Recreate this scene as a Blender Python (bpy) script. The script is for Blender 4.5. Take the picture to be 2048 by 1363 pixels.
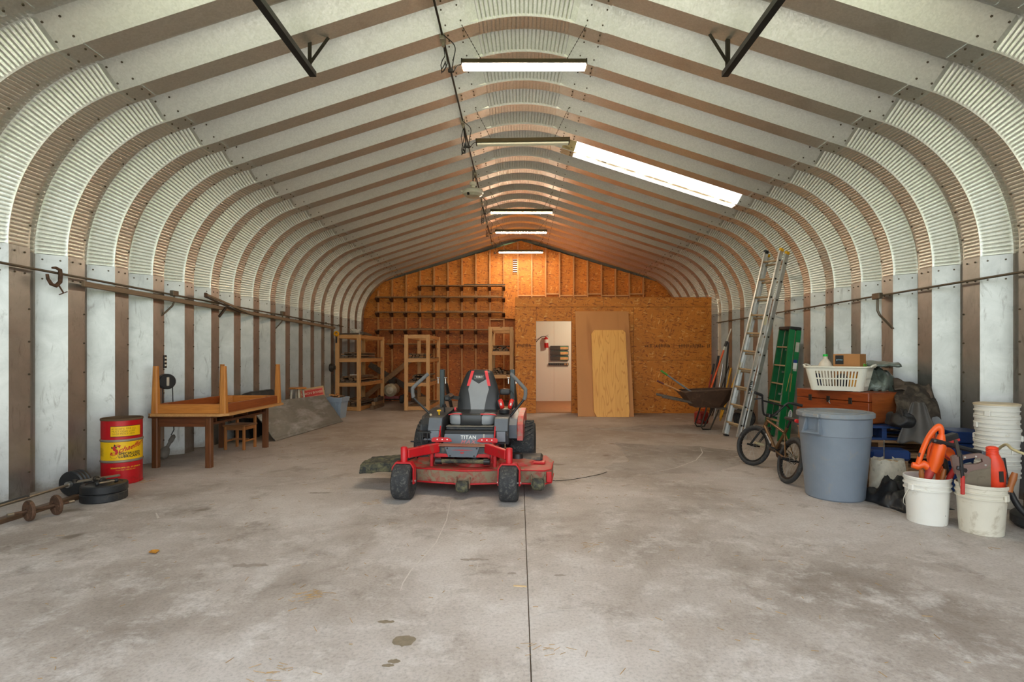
import bpy, math, random
from mathutils import Vector, Matrix, Euler, noise
R = math.radians
scene = bpy.context.scene
COL = scene.collection
for o in list(bpy.data.objects): bpy.data.objects.remove(o)

# ------------------------------------------------------------------ camera
FPX, CX, CY, EYE, CAMX = 1047.0, 1038.0, 712.0, 1.316, -0.05
cam = bpy.data.cameras.new('camera')
cam.sensor_width = 36.0
cam.lens = 36.0 * FPX / 2048.0
cam.shift_x = -(CX - 1024.0) / 2048.0
cam.shift_y = (CY - 681.5) / 2048.0
cam.clip_start = 0.05; cam.clip_end = 400
camo = bpy.data.objects.new('camera', cam); COL.objects.link(camo)
camo.location = (CAMX, 0, EYE); camo.rotation_euler = (R(90), 0, 0)
scene.camera = camo

# ------------------------------------------------------------------ world, sun, exposure
world = bpy.data.worlds.new('world'); scene.world = world
world.use_nodes = True
bg = world.node_tree.nodes['Background']
bg.inputs[0].default_value = (0.86, 0.94, 0.98, 1)
bg.inputs[1].default_value = 1.6
sun = bpy.data.lights.new('sun', 'SUN'); sun.energy = 4.0; sun.angle = R(2); sun.color = (1, .95, .86)
suno = bpy.data.objects.new('sun', sun); COL.objects.link(suno)
suno.rotation_euler = Vector((-.30, -.42, -.85)).to_track_quat('-Z', 'Y').to_euler()
scene.view_settings.view_transform = 'Standard'
scene.view_settings.look = 'None'
scene.view_settings.gamma = 1
scene.view_settings.use_curve_mapping = False
scene.view_settings.exposure = 1.0

def A(px, py, d):
    """point of the place seen at photo pixel (px,py), d metres in front of the camera"""
    return Vector((CAMX + (px - CX) / FPX * d, d, EYE - (py - CY) / FPX * d))
def G(px, py):
    """point of the floor seen at photo pixel"""
    return A(px, py, FPX * EYE / (py - CY))

def curve_through(pts, n=6):
    """smooth curve through the points"""
    P = [Vector(p) for p in pts]; P = [P[0] * 2 - P[1]] + P + [P[-1] * 2 - P[-2]]; out = []
    for i in range(1, len(P) - 2):
        a, b, c, d = P[i - 1:i + 3]
        for k in range(n):
            t = k / n; out.append(.5 * (2 * b + (c - a) * t + (2 * a - 5 * b + 4 * c - d) * t * t + (3 * b - a - 3 * c + d) * t ** 3))
    return out + [P[-2]]
# ------------------------------------------------------------------ mesh helper
class MB:
    def __init__(s): s.v = []; s.f = []; s.m = []; s.sm = []; s.M = Matrix(); s.mi = 0
    def add(s, vs, fs, smooth=False):
        b = len(s.v); M = s.M
        s.v += [M @ Vector(v) for v in vs]
        for f in fs:
            s.f.append([b + i for i in f]); s.m.append(s.mi); s.sm.append(smooth)
        return s
    def box(s, c, d, b=0.0, rot=None):
        hx, hy, hz = d[0] / 2, d[1] / 2, d[2] / 2
        T = Matrix.Translation(c)
        if rot is not None: T = T @ (rot if isinstance(rot, Matrix) else Euler(rot).to_matrix().to_4x4())
        if b <= 0:
            vs = [(x, y, z) for x in (-hx, hx) for y in (-hy, hy) for z in (-hz, hz)]
            fs = [(0, 1, 3, 2), (4, 6, 7, 5), (0, 4, 5, 1), (2, 3, 7, 6), (0, 2, 6, 4), (1, 5, 7, 3)]
        else:
            b = min(b, hx * .9, hy * .9, hz * .9)
            vs = []; idx = {}
            for x in (-1, 1):
                for y in (-1, 1):
                    for z in (-1, 1):
                        for a in range(3):
                            p = [x * (hx - b), y * (hy - b), z * (hz - b)]
                            p[a] += (x, y, z)[a] * b
                            idx[(x, y, z, a)] = len(vs); vs.append(p)
            fs = []
            I = idx
            for sx in (-1, 1):
                fs.append([I[(sx, -1, -1, 0)], I[(sx, 1, -1, 0)], I[(sx, 1, 1, 0)], I[(sx, -1, 1, 0)]])
                fs.append([I[(-1, sx, -1, 1)], I[(1, sx, -1, 1)], I[(1, sx, 1, 1)], I[(-1, sx, 1, 1)]])
                fs.append([I[(-1, -1, sx, 2)], I[(1, -1, sx, 2)], I[(1, 1, sx, 2)], I[(-1, 1, sx, 2)]])
                for t in (-1, 1):
                    fs.append([I[(sx, t, -1, 0)], I[(sx, t, 1, 0)], I[(sx, t, 1, 1)], I[(sx, t, -1, 1)]])
                    fs.append([I[(sx, -1, t, 0)], I[(sx, 1, t, 0)], I[(sx, 1, t, 2)], I[(sx, -1, t, 2)]])
                    fs.append([I[(-1, sx, t, 1)], I[(1, sx, t, 1)], I[(1, sx, t, 2)], I[(-1, sx, t, 2)]])
                    for u in (-1, 1):
                        fs.append([I[(sx, t, u, 0)], I[(sx, t, u, 1)], I[(sx, t, u, 2)]])
            # orient
            out = []
            for f in fs:
                p = [Vector(vs[i]) for i in f]
                n = (p[1] - p[0]).cross(p[2] - p[0]); c0 = sum(p, Vector()) / len(p)
                out.append(f if n.dot(c0) > 0 else f[::-1])
            fs = out
        s.add([T @ Vector(v) for v in vs], fs); return s
    def bar(s, p, q, w, h, up=(0, 0, 1), b=0.0):
        """rectangular bar from p to q, w across, h along up"""
        p = Vector(p); q = Vector(q); y = (q - p); L = y.length; y.normalize()
        x = y.cross(Vector(up))
        if x.length < 1e-5: x = y.cross(Vector((1, 0, 0)))
        x.normalize(); z = x.cross(y)
        M = Matrix((x, y, z)).transposed().to_4x4(); M.translation = (p + q) / 2
        return s.box((0, 0, 0), (w, L, h), b, None) if False else s._boxm(M, (w, L, h), b)
    def _boxm(s, M, d, b):
        old = s.M; s.M = old @ M; s.box((0, 0, 0), d, b); s.M = old; return s
    def tube(s, pts, r, n=10, cap=True, closed=False):
        pts = [Vector(p) for p in pts]; k = len(pts)
        rs = r if isinstance(r, (list, tuple)) else [r] * k
        vs = []; prev = None
        for i, p in enumerate(pts):
            if closed: t = pts[(i + 1) % k] - pts[i - 1]
            else: t = pts[min(i + 1, k - 1)] - pts[max(i - 1, 0)]
            t.normalize()
            if prev is None:
                a = Vector((0, 0, 1)) if abs(t.z) < .9 else Vector((1, 0, 0))
                u = t.cross(a).normalized()
            else:
                u = (prev - t * prev.dot(t))
                u = u.normalized() if u.length > 1e-6 else t.orthogonal().normalized()
            prev = u; w = t.cross(u)
            for j in range(n):
                a = 2 * math.pi * j / n
                vs.append(p + (u * math.cos(a) + w * math.sin(a)) * rs[i])
        fs = []
        for i in range(k if closed else k - 1):
            for j in range(n):
                a = i * n + j; b = i * n + (j + 1) % n; i2 = (i + 1) % k
                fs.append((a, b, i2 * n + (j + 1) % n, i2 * n + j))
        s.add(vs, fs, True)
        if cap and not closed:
            s.add(vs[:n], [tuple(range(n))[::-1]]); s.add(vs[-n:], [tuple(range(n))])
        return s
    def cyl(s, p, q, r, n=16, r2=None):
        return s.tube([p, q], [r, r if r2 is None else r2], n)
    def lathe(s, prof, n=32, M=None, cap0=True, cap1=True):
        """profile [(r,z)...] turned about local z"""
        old = s.M
        if M is not None: s.M = old @ M
        # split hard corners: duplicate rings per segment for crisp shading
        for (a, b) in zip(prof[:-1], prof[1:]):
            vs = []
            for (r, z) in (a, b):
                for j in range(n):
                    t = 2 * math.pi * j / n
                    vs.append((r * math.cos(t), r * math.sin(t), z))
            s.add(vs, [(j, (j + 1) % n, n + (j + 1) % n, n + j) for j in range(n)], True)
        if cap0 and prof[0][0] > 1e-4:
            s.add([(prof[0][0] * math.cos(2 * math.pi * j / n), prof[0][0] * math.sin(2 * math.pi * j / n), prof[0][1]) for j in range(n)], [tuple(range(n))[::-1]])
        if cap1 and prof[-1][0] > 1e-4:
            s.add([(prof[-1][0] * math.cos(2 * math.pi * j / n), prof[-1][0] * math.sin(2 * math.pi * j / n), prof[-1][1]) for j in range(n)], [tuple(range(n))])
        s.M = old; return s
    def sphere(s, c, r, nu=16, nv=10):
        rx, ry, rz = r if isinstance(r, (list, tuple)) else (r, r, r)
        vs = []; fs = []
        for i in range(nv + 1):
            t = math.pi * i / nv
            for j in range(nu):
                p = 2 * math.pi * j / nu
                vs.append((c[0] + rx * math.sin(t) * math.cos(p), c[1] + ry * math.sin(t) * math.sin(p), c[2] - rz * math.cos(t)))
        for i in range(nv):
            for j in range(nu):
                fs.append((i * nu + j, i * nu + (j + 1) % nu, (i + 1) * nu + (j + 1) % nu, (i + 1) * nu + j))
        return s.add(vs, fs, True)
    def prism(s, poly, t0, t1, axis='y'):
        """polygon in the plane across axis, extruded from t0 to t1. axis y: (x,z); axis z: (x,y); axis x: (y,z)"""
        def P(a, t): return {'y': (a[0], t, a[1]), 'z': (a[0], a[1], t), 'x': (t, a[0], a[1])}[axis]
        n = len(poly)
        vs = [P(a, t0) for a in poly] + [P(a, t1) for a in poly]
        fs = [tuple(range(n))[::-1], tuple(range(n, 2 * n))] + [(i, (i + 1) % n, n + (i + 1) % n, n + i) for i in range(n)]
        return s.add(vs, fs)
    def grid(s, fn, nu, nv, smooth=True):
        vs = [fn(i / nu, j / nv) for j in range(nv + 1) for i in range(nu + 1)]
        fs = [(j * (nu + 1) + i, j * (nu + 1) + i + 1, (j + 1) * (nu + 1) + i + 1, (j + 1) * (nu + 1) + i) for j in range(nv) for i in range(nu)]
        return s.add(vs, fs, smooth)
    def mesh(s, name, mats):
        me = bpy.data.meshes.new(name)
        me.from_pydata([tuple(v) for v in s.v], [], s.f)
        mats = mats if isinstance(mats, (list, tuple)) else [mats]
        for m in mats: me.materials.append(m)
        me.polygons.foreach_set('material_index', s.m)
        me.polygons.foreach_set('use_smooth', s.sm)
        me.update(); return me
    def build(s, name, mats, parent=None, solid=False):
        return link(name, s.mesh(name, mats), parent)

def link(name, me, parent=None):
    o = bpy.data.objects.new(name, me); COL.objects.link(o)
    if parent is not None: o.parent = parent
    return o
def tag(o, label=None, cat=None, group=None, kind=None):
    if label: o['label'] = label
    if cat: o['category'] = cat
    if group: o['group'] = group
    if kind: o['kind'] = kind
    return o
def empty(name, loc=(0, 0, 0), rz=0.0, label=None, cat=None, group=None, kind=None, rot=None):
    o = bpy.data.objects.new(name, None); COL.objects.link(o)
    o.location = loc; o.rotation_euler = rot if rot is not None else (0, 0, rz)
    o.empty_display_size = .1
    return tag(o, label, cat, group, kind)
def place(o, loc, rz=0.0, rot=None):
    o.location = loc; o.rotation_euler = rot if rot is not None else (0, 0, rz); return o
def copy_tree(o, parent=None):
    c = o.copy(); COL.objects.link(c); c.parent = parent
    for ch in o.children: copy_tree(ch, c)
    return c
def text_mb(txt, size, mi=0, align='CENTER', shear=0.0, bold=0.0, space=1.0, ext=0.0):
    """flat lettering as a mesh in the xy plane -> list of verts, faces"""
    cu = bpy.data.curves.new('lettering', 'FONT'); cu.body = txt; cu.size = size
    cu.align_x = align; cu.align_y = 'CENTER'; cu.shear = shear; cu.offset = bold; cu.space_character = space
    cu.resolution_u = 3; cu.extrude = ext
    o = bpy.data.objects.new('lettering', cu); COL.objects.link(o)
    dg = bpy.context.evaluated_depsgraph_get()
    me = bpy.data.meshes.new_from_object(o.evaluated_get(dg))
    vs = [v.co.copy() for v in me.vertices]; fs = [list(p.vertices) for p in me.polygons]
    bpy.data.objects.remove(o); bpy.data.curves.remove(cu); bpy.data.meshes.remove(me)
    return vs, fs

# ------------------------------------------------------------------ procedural materials
MATS = {}
def srgb(*c):
    if len(c) == 1: c = c[0]
    return tuple(((x / 255.) / 12.92 if x / 255. <= .04045 else ((x / 255. + .055) / 1.055) ** 2.4) for x in c)
def newmat(name):
    m = bpy.data.materials.new(name); m.use_nodes = True
    nt = m.node_tree; b = nt.nodes['Principled BSDF']; MATS[name] = m
    return m, nt, b
def nd(nt, t, **kw):
    n = nt.nodes.new(t)
    for k, v in kw.items():
        if k in ('operation', 'blend_type', 'data_type', 'feature', 'wave_type', 'bands_direction', 'rings_direction', 'wave_profile', 'distance'): setattr(n, k, v)
        else: n.inputs[k].default_value = v
    return n
def coords(nt, scale=(1, 1, 1), rot=(0, 0, 0), src='Object'):
    tc = nt.nodes.new('ShaderNodeTexCoord'); mp = nt.nodes.new('ShaderNodeMapping')
    mp.inputs['Scale'].default_value = scale; mp.inputs['Rotation'].default_value = rot
    nt.links.new(tc.outputs[src], mp.inputs[0]); return mp.outputs[0]
def ramp(nt, fac, stops):
    r = nt.nodes.new('ShaderNodeValToRGB'); e = r.color_ramp.elements
    while len(e) < len(stops): e.new(.5)
    for i, (p, c) in enumerate(stops):
        e[i].position = p; e[i].color = (*c, 1) if len(c) == 3 else c
    nt.links.new(fac, r.inputs[0]); return r.outputs[0]
def mix(nt, fac, a, b, mode='MIX'):
    n = nt.nodes.new('ShaderNodeMix'); n.data_type = 'RGBA'; n.blend_type = mode
    for s, v in ((0, fac), (6, a), (7, b)):
        if hasattr(v, 'is_linked'): nt.links.new(v, n.inputs[s])
        else: n.inputs[s].default_value = v if s == 0 else ((*v, 1) if len(v) == 3 else v)
    return n.outputs[2]
def noise_t(nt, co, scale, detail=4, rough=.55, dist=0.0):
    n = nd(nt, 'ShaderNodeTexNoise', Scale=scale, Detail=detail, Roughness=rough, Distortion=dist)
    nt.links.new(co, n.inputs['Vector']); return n.outputs[0]
def bump(nt, b, h, strength=.3, dist=.01):
    n = nd(nt, 'ShaderNodeBump', Strength=strength, Distance=dist)
    nt.links.new(h, n.inputs['Height']); nt.links.new(n.outputs[0], b.inputs['Normal'])
def rgb3(c): return tuple(c[:3])
def shade(c, k): return tuple(min(1, x * k) for x in c)

def plain(name, col, rough=.5, metal=0.0, var=.18, scale=9.0, bmp=0.0, dirt=None, dirt_amt=.5, spec=.5, src='Object'):
    """solid colour with mottling and, if asked, a dirt layer of patchy shape"""
    if name in MATS: return MATS[name]
    m, nt, b = newmat(name)
    co = coords(nt, src=src)
    n1 = noise_t(nt, co, scale, 6, .6)
    c = ramp(nt, n1, [(.25, shade(col, 1 - var)), (.75, shade(col, 1 + var))])
    if dirt:
        n2 = noise_t(nt, co, scale * .7 + 3, 8, .7, .6)
        msk = ramp(nt, n2, [(.62 - .34 * dirt_amt, (0, 0, 0)), (.80 - .3 * dirt_amt, (1, 1, 1))])
        c = mix(nt, msk, c, dirt)
    nt.links.new(c, b.inputs['Base Color'])
    b.inputs['Roughness'].default_value = rough; b.inputs['Metallic'].default_value = metal
    b.inputs['Specular IOR Level'].default_value = spec
    if bmp: bump(nt, b, noise_t(nt, co, scale * 6, 4), bmp, .004)
    return m
def wood(name, c0, c1, axis='z', scale=1.0, rough=.55, knots=False, bands=14.0):
    """straight grain running along the given local axis"""
    if name in MATS: return MATS[name]
    m, nt, b = newmat(name)
    k = {'x': (.06, 1, 1), 'y': (1, .06, 1), 'z': (1, 1, .06)}[axis]
    co = coords(nt, tuple(x * bands * scale for x in k))
    n1 = noise_t(nt, co, 1.6, 6, .65, .8)
    co2 = coords(nt, tuple(x * bands * 4 * scale for x in k))
    n2 = noise_t(nt, co2, 2.0, 3, .6)
    c = ramp(nt, n1, [(.3, c0), (.7, c1)])
    c = mix(nt, .35, c, ramp(nt, n2, [(.35, shade(c0, .7)), (.65, shade(c1, 1.05))]))
    if knots:
        co3 = coords(nt, (1, 1, .45) if axis == 'z' else (.45, 1, 1))
        v = nd(nt, 'ShaderNodeTexVoronoi', Scale=7.0); nt.links.new(co3, v.inputs['Vector'])
        mk = ramp(nt, v.outputs['Distance'], [(.05, (1, 1, 1)), (.13, (0, 0, 0))])
        c = mix(nt, mk, c, shade(c0, .35))
    nt.links.new(c, b.inputs['Base Color']); b.inputs['Roughness'].default_value = rough
    bump(nt, b, n2, .15, .003)
    return m
def emit(name, col, strength):
    m, nt, b = newmat(name)
    b.inputs['Base Color'].default_value = (*col, 1)
    b.inputs['Emission Color'].default_value = (*col, 1); b.inputs['Emission Strength'].default_value = strength
    return m

def osb(name, c0, c1, c2, src='Object'):
    """pressed strands: layers of elongated flakes lying at many angles"""
    m, nt, b = newmat(name)
    outs = []; base = None
    co0 = coords(nt, (1, 1, 1), (0, 0, 0), src)
    nz = nt.nodes.new('ShaderNodeTexNoise'); nz.inputs['Scale'].default_value = 5.0; nz.inputs['Detail'].default_value = 3
    nt.links.new(co0, nz.inputs['Vector'])
    va = nt.nodes.new('ShaderNodeVectorMath'); va.operation = 'MULTIPLY_ADD'; va.inputs[1].default_value = (.10, .0, .10)
    nt.links.new(nz.outputs['Color'], va.inputs[0]); nt.links.new(co0, va.inputs[2])
    for i, ang in enumerate((.15, .75, -.5, 1.25, -.1)):
        m1 = nt.nodes.new('ShaderNodeMapping'); m1.inputs['Rotation'].default_value = (0, ang, 0); nt.links.new(va.outputs[0], m1.inputs[0])
        mp = nt.nodes.new('ShaderNodeMapping'); mp.inputs['Scale'].default_value = (10, 1, 40)
        mp.inputs['Location'].default_value = (i * 3.7, i * 1.3, i * 5.1)
        nt.links.new(m1.outputs[0], mp.inputs[0])
        v = nd(nt, 'ShaderNodeTexVoronoi', Scale=1.0, Randomness=1.0); nt.links.new(mp.outputs[0], v.inputs['Vector'])
        sep = nt.nodes.new('ShaderNodeSeparateColor'); nt.links.new(v.outputs['Color'], sep.inputs[0])
        col = ramp(nt, sep.outputs[0], [(.0, c0), (.28, c1), (.90, c1), (1.0, c2)])
        if base is None: base = col
        else: base = mix(nt, ramp(nt, sep.outputs[1], [(.55, (0, 0, 0)), (.60, (1, 1, 1))]), base, col)
        outs.append(sep.outputs[2])
    big = noise_t(nt, co0, 1.1, 4, .6)
    base = mix(nt, 1.0, base, ramp(nt, big, [(.3, (.72, .68, .64)), (.7, (1.06, 1.03, 1.0))]), 'MULTIPLY')
    nt.links.new(base, b.inputs['Base Color']); b.inputs['Roughness'].default_value = .62
    bump(nt, b, outs[1], .10, .002)
    return m

def galvanised():
    """zinc coated steel with spangle, faint streaks and grime"""
    m, nt, b = newmat('galvanised_steel')
    co = coords(nt)
    v = nd(nt, 'ShaderNodeTexVoronoi', Scale=75.0); nt.links.new(co, v.inputs['Vector'])
    sep = nt.nodes.new('ShaderNodeSeparateColor'); nt.links.new(v.outputs['Color'], sep.inputs[0])
    c = ramp(nt, sep.outputs[0], [(0, (.71, .725, .68)), (1, (.80, .815, .77))])
    n = noise_t(nt, co, 2.3, 7, .65, .4)
    c = mix(nt, ramp(nt, n, [(.55, (0, 0, 0)), (.80, (.5, .5, .5))]), c, (.46, .45, .40))
    nt.links.new(c, b.inputs['Base Color'])
    b.inputs['Metallic'].default_value = .92
    rr = nt.nodes.new('ShaderNodeMapRange'); rr.inputs['To Min'].default_value = .36; rr.inputs['To Max'].default_value = .50
    nt.links.new(sep.outputs[1], rr.inputs[0]); nt.links.new(rr.outputs[0], b.inputs['Roughness'])
    return m
def wall_paint():
    """lower sheets: chalky, scuffed and stained zinc"""
    m, nt, b = newmat('weathered_zinc')
    tc = nt.nodes.new('ShaderNodeTexCoord'); oi = nt.nodes.new('ShaderNodeObjectInfo')
    vm = nt.nodes.new('ShaderNodeVectorMath'); vm.operation = 'MULTIPLY_ADD'
    vm.inputs[1].default_value = (1, 1, 1)
    nt.links.new(tc.outputs['Object'], vm.inputs[0]); 
    cmb = nt.nodes.new('ShaderNodeCombineXYZ'); mm = nt.nodes.new('ShaderNodeMath'); mm.operation = 'MULTIPLY'; mm.inputs[1].default_value = 40
    nt.links.new(oi.outputs['Random'], mm.inputs[0]); nt.links.new(mm.outputs[0], cmb.inputs[1]); nt.links.new(cmb.outputs[0], vm.inputs[2])
    co = vm.outputs[0]
    n = noise_t(nt, co, 3.0, 8, .68, .5)
    c = ramp(nt, n, [(.3, (.36, .36, .348)), (.62, (.485, .486, .47)), (.75, (.535, .536, .52))])
    mp = nt.nodes.new('ShaderNodeMapping'); mp.inputs['Scale'].default_value = (9, 9, 2.2); nt.links.new(co, mp.inputs[0])
    n2 = noise_t(nt, mp.outputs[0], 1.5, 9, .72, 1.2)
    c = mix(nt, ramp(nt, n2, [(.56, (0, 0, 0)), (.70, (.75, .75, .75))]), c, (.24, .23, .21))
    # splash of mud at the foot of the sheets: z is the sheet's own height
    sx = nt.nodes.new('ShaderNodeSeparateXYZ'); nt.links.new(tc.outputs['Object'], sx.inputs[0])
    n3 = noise_t(nt, co, 9.0, 6, .7)
    ad = nt.nodes.new('ShaderNodeMath'); ad.operation = 'MULTIPLY_ADD'; ad.inputs[1].default_value = -.28; ad.inputs[2].default_value = .17
    nt.links.new(n3, ad.inputs[0])
    sm = nt.nodes.new('ShaderNodeMath'); sm.operation = 'ADD'; nt.links.new(sx.outputs[2], sm.inputs[0]); nt.links.new(ad.outputs[0], sm.inputs[1])
    c = mix(nt, ramp(nt, sm.outputs[0], [(.06, (.75, .75, .75)), (.13, (0, 0, 0))]), c, (.27, .24, .20))
    nt.links.new(c, b.inputs['Base Color'])
    b.inputs['Metallic'].default_value = .88; b.inputs['Roughness'].default_value = .40
    return m

def concrete(name='worn_concrete', mul=None):
    m, nt, b = newmat(name)
    co = coords(nt)
    n1 = noise_t(nt, co, .55, 8, .62, .35)
    c = ramp(nt, n1, [(.32, srgb(132, 121, 113)), (.46, srgb(166, 157, 151)), (.58, srgb(188, 181, 178)), (.70, srgb(204, 199, 198))])
    n2 = noise_t(nt, co, 3.4, 12, .76, .15)
    c = mix(nt, ramp(nt, n2, [(.50, (0, 0, 0)), (.66, (.7, .7, .7))]), c, srgb(206, 201, 199))
    n3 = noise_t(nt, co, 2.1, 12, .76, .25)
    c = mix(nt, ramp(nt, n3, [(.54, (0, 0, 0)), (.66, (.6, .6, .6))]), c, srgb(120, 108, 98))
    n4 = noise_t(nt, co, 60, 4, .7)
    c = mix(nt, .5, c, ramp(nt, n4, [(.3, (.45, .45, .45)), (.5, (1, 1, 1)), (.75, (1.2, 1.2, 1.2))]), 'MULTIPLY')
    # oil drops
    v = nd(nt, 'ShaderNodeTexVoronoi', Scale=1.15); 
    nz = nt.nodes.new('ShaderNodeTexNoise'); nz.inputs['Scale'].default_value = 3.0; nz.inputs['Detail'].default_value = 5
    nt.links.new(co, nz.inputs['Vector'])
    va = nt.nodes.new('ShaderNodeVectorMath'); va.operation = 'MULTIPLY_ADD'; va.inputs[1].default_value = (.35, .35, .35)
    nt.links.new(nz.outputs['Color'], va.inputs[0]); nt.links.new(co, va.inputs[2]); nt.links.new(va.outputs[0], v.inputs['Vector'])
    c = mix(nt, ramp(nt, v.outputs['Distance'], [(.045, (.65, .65, .65)), (.10, (0, 0, 0))]), c, srgb(92, 80, 66))
    # scratches along the length of the shed
    co2 = coords(nt, (22, 1.4, 1), (0, 0, .22))
    n5 = noise_t(nt, co2, 1.6, 6, .72, .6)
    c = mix(nt, ramp(nt, n5, [(.66, (0, 0, 0)), (.73, (.6, .6, .6))]), c, srgb(216, 212, 210))
    # warm light and wood bounce painted in: the inner half turns browner
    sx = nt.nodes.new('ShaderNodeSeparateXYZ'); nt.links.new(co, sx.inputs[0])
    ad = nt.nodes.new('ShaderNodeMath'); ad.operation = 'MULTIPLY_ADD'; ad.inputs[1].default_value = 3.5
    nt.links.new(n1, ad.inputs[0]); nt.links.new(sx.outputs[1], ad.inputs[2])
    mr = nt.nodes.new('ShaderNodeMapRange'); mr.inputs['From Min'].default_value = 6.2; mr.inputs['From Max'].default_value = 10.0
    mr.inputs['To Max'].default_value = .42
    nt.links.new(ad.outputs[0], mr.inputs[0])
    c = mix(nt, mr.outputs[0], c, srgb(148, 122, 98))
    if mul: c = mix(nt, 1.0, c, mul, 'MULTIPLY')
    nt.links.new(c, b.inputs['Base Color']); 
    rr = nt.nodes.new('ShaderNodeMapRange'); rr.inputs['To Min'].default_value = .48; rr.inputs['To Max'].default_value = .8
    nt.links.new(n2, rr.inputs[0]); nt.links.new(rr.outputs[0], b.inputs['Roughness'])
    bump(nt, b, n4, .12, .003)
    return m

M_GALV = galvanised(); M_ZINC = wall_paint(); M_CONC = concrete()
M_BOLT = plain('rusty_bolt', srgb(92, 82, 68), .5, .6)
M_OSB = osb('strand_board', srgb(158, 84, 22), srgb(216, 134, 44), srgb(236, 176, 92))
M_OSBD = osb('dark_strand_board', srgb(128, 62, 18), srgb(184, 102, 34), srgb(222, 152, 72))
M_STUD = wood('stud_pine', srgb(188, 124, 66), srgb(220, 160, 98), 'z')
M_PINE = wood('shelf_pine', srgb(196, 140, 84), srgb(226, 178, 120), 'z', knots=True)
M_PINEX = wood('shelf_pine_rail', srgb(190, 134, 78), srgb(222, 170, 112), 'x', knots=True)
M_PINEY = wood('shelf_pine_side_rail', srgb(176, 118, 66), srgb(206, 150, 94), 'y', knots=True)
M_OLDX = wood('weathered_timber', srgb(86, 66, 50), srgb(140, 114, 90), 'y', rough=.8)
M_BLACK = plain('black_plastic', (.018, .018, .020), .42, var=.3)
M_BLACKM = plain('black_metal', (.022, .022, .023), .38, .3, var=.3)
M_DARKIRON = plain('dark_iron', srgb(66, 60, 54), .55, .7, var=.3)
M_STEEL = plain('bare_steel', (.55, .55, .54), .32, .9)
M_RUBBER = plain('dusty_rubber', (.030, .031, .033), .72, var=.35, scale=20, dirt=srgb(104, 98, 88), dirt_amt=.22)
M_WHITEP = plain('white_plastic', srgb(228, 226, 218), .45, var=.05, dirt=srgb(188, 178, 158), dirt_amt=.12)
M_WHITE = plain('white_enamel', srgb(226, 222, 208), .4, var=.06)
M_CONDUIT = plain('dull_conduit', srgb(108, 98, 84), .45, .6)
# ================================================================== THE SHELL
W, Z0, RE, PHI, DEP, RHW = 4.57, 2.32, 1.40, R(72.15), .19, .55
L_ARC = RE * PHI
P1 = (-W + RE - RE * math.cos(PHI), Z0 + RE * math.sin(PHI))
RUN = (-RHW - P1[0]) / math.sin(PHI)
P2 = (-RHW, P1[1] + RUN * math.cos(PHI))
PIT = R(90) - PHI; RR = RHW / math.sin(PIT); ZC = P2[1] - RR * math.cos(PIT); L_RID = RR * PIT
S_ARC0, S_ARC1 = Z0, Z0 + L_ARC
S_LINE1 = S_ARC1 + RUN
S_TOP = S_LINE1 + L_RID
def path(s):
    """left half of the inner outline: x, z and outward normal at arc length s from the floor"""
    if s <= Z0: return -W, s, -1.0, 0.0
    if s <= S_ARC1:
        p = (s - Z0) / RE
        return -W + RE - RE * math.cos(p), Z0 + RE * math.sin(p), -math.cos(p), math.sin(p)
    if s <= S_LINE1:
        t = s - S_ARC1
        return P1[0] + t * math.sin(PHI), P1[1] + t * math.cos(PHI), -math.cos(PHI), math.sin(PHI)
    if s <= 2 * S_TOP - S_LINE1:
        a = (s - S_TOP) / RR
        return RR * math.sin(a), ZC + RR * math.cos(a), math.sin(a), math.cos(a)
    x, z, nx, nz = path(2 * S_TOP - s)
    return -x, z, -nx, nz
DOORW, DOORH = 3.95, 3.9
PITCH, YF = .61, .407
YS = [(0.0, 0), (.095, 0), (.112, .6), (.235, .6), (.252, 0), (.270, 1), (.392, 1), (.402, 0), (.407, 0), (.424, .5), (.584, .5), (.600, 0), (.61, 0)]
def depth(y):
    if y <= .095: return DEP * y / .095
    if y <= .249: return DEP
    if y <= YF: return DEP * (YF - y) / (YF - .249)
    return 0.0
def surf(s, y, d=0.0):
    x, z, nx, nz = path(s); k = depth(y) + d
    return Vector((x + nx * k, y, z + nz * k))
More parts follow.
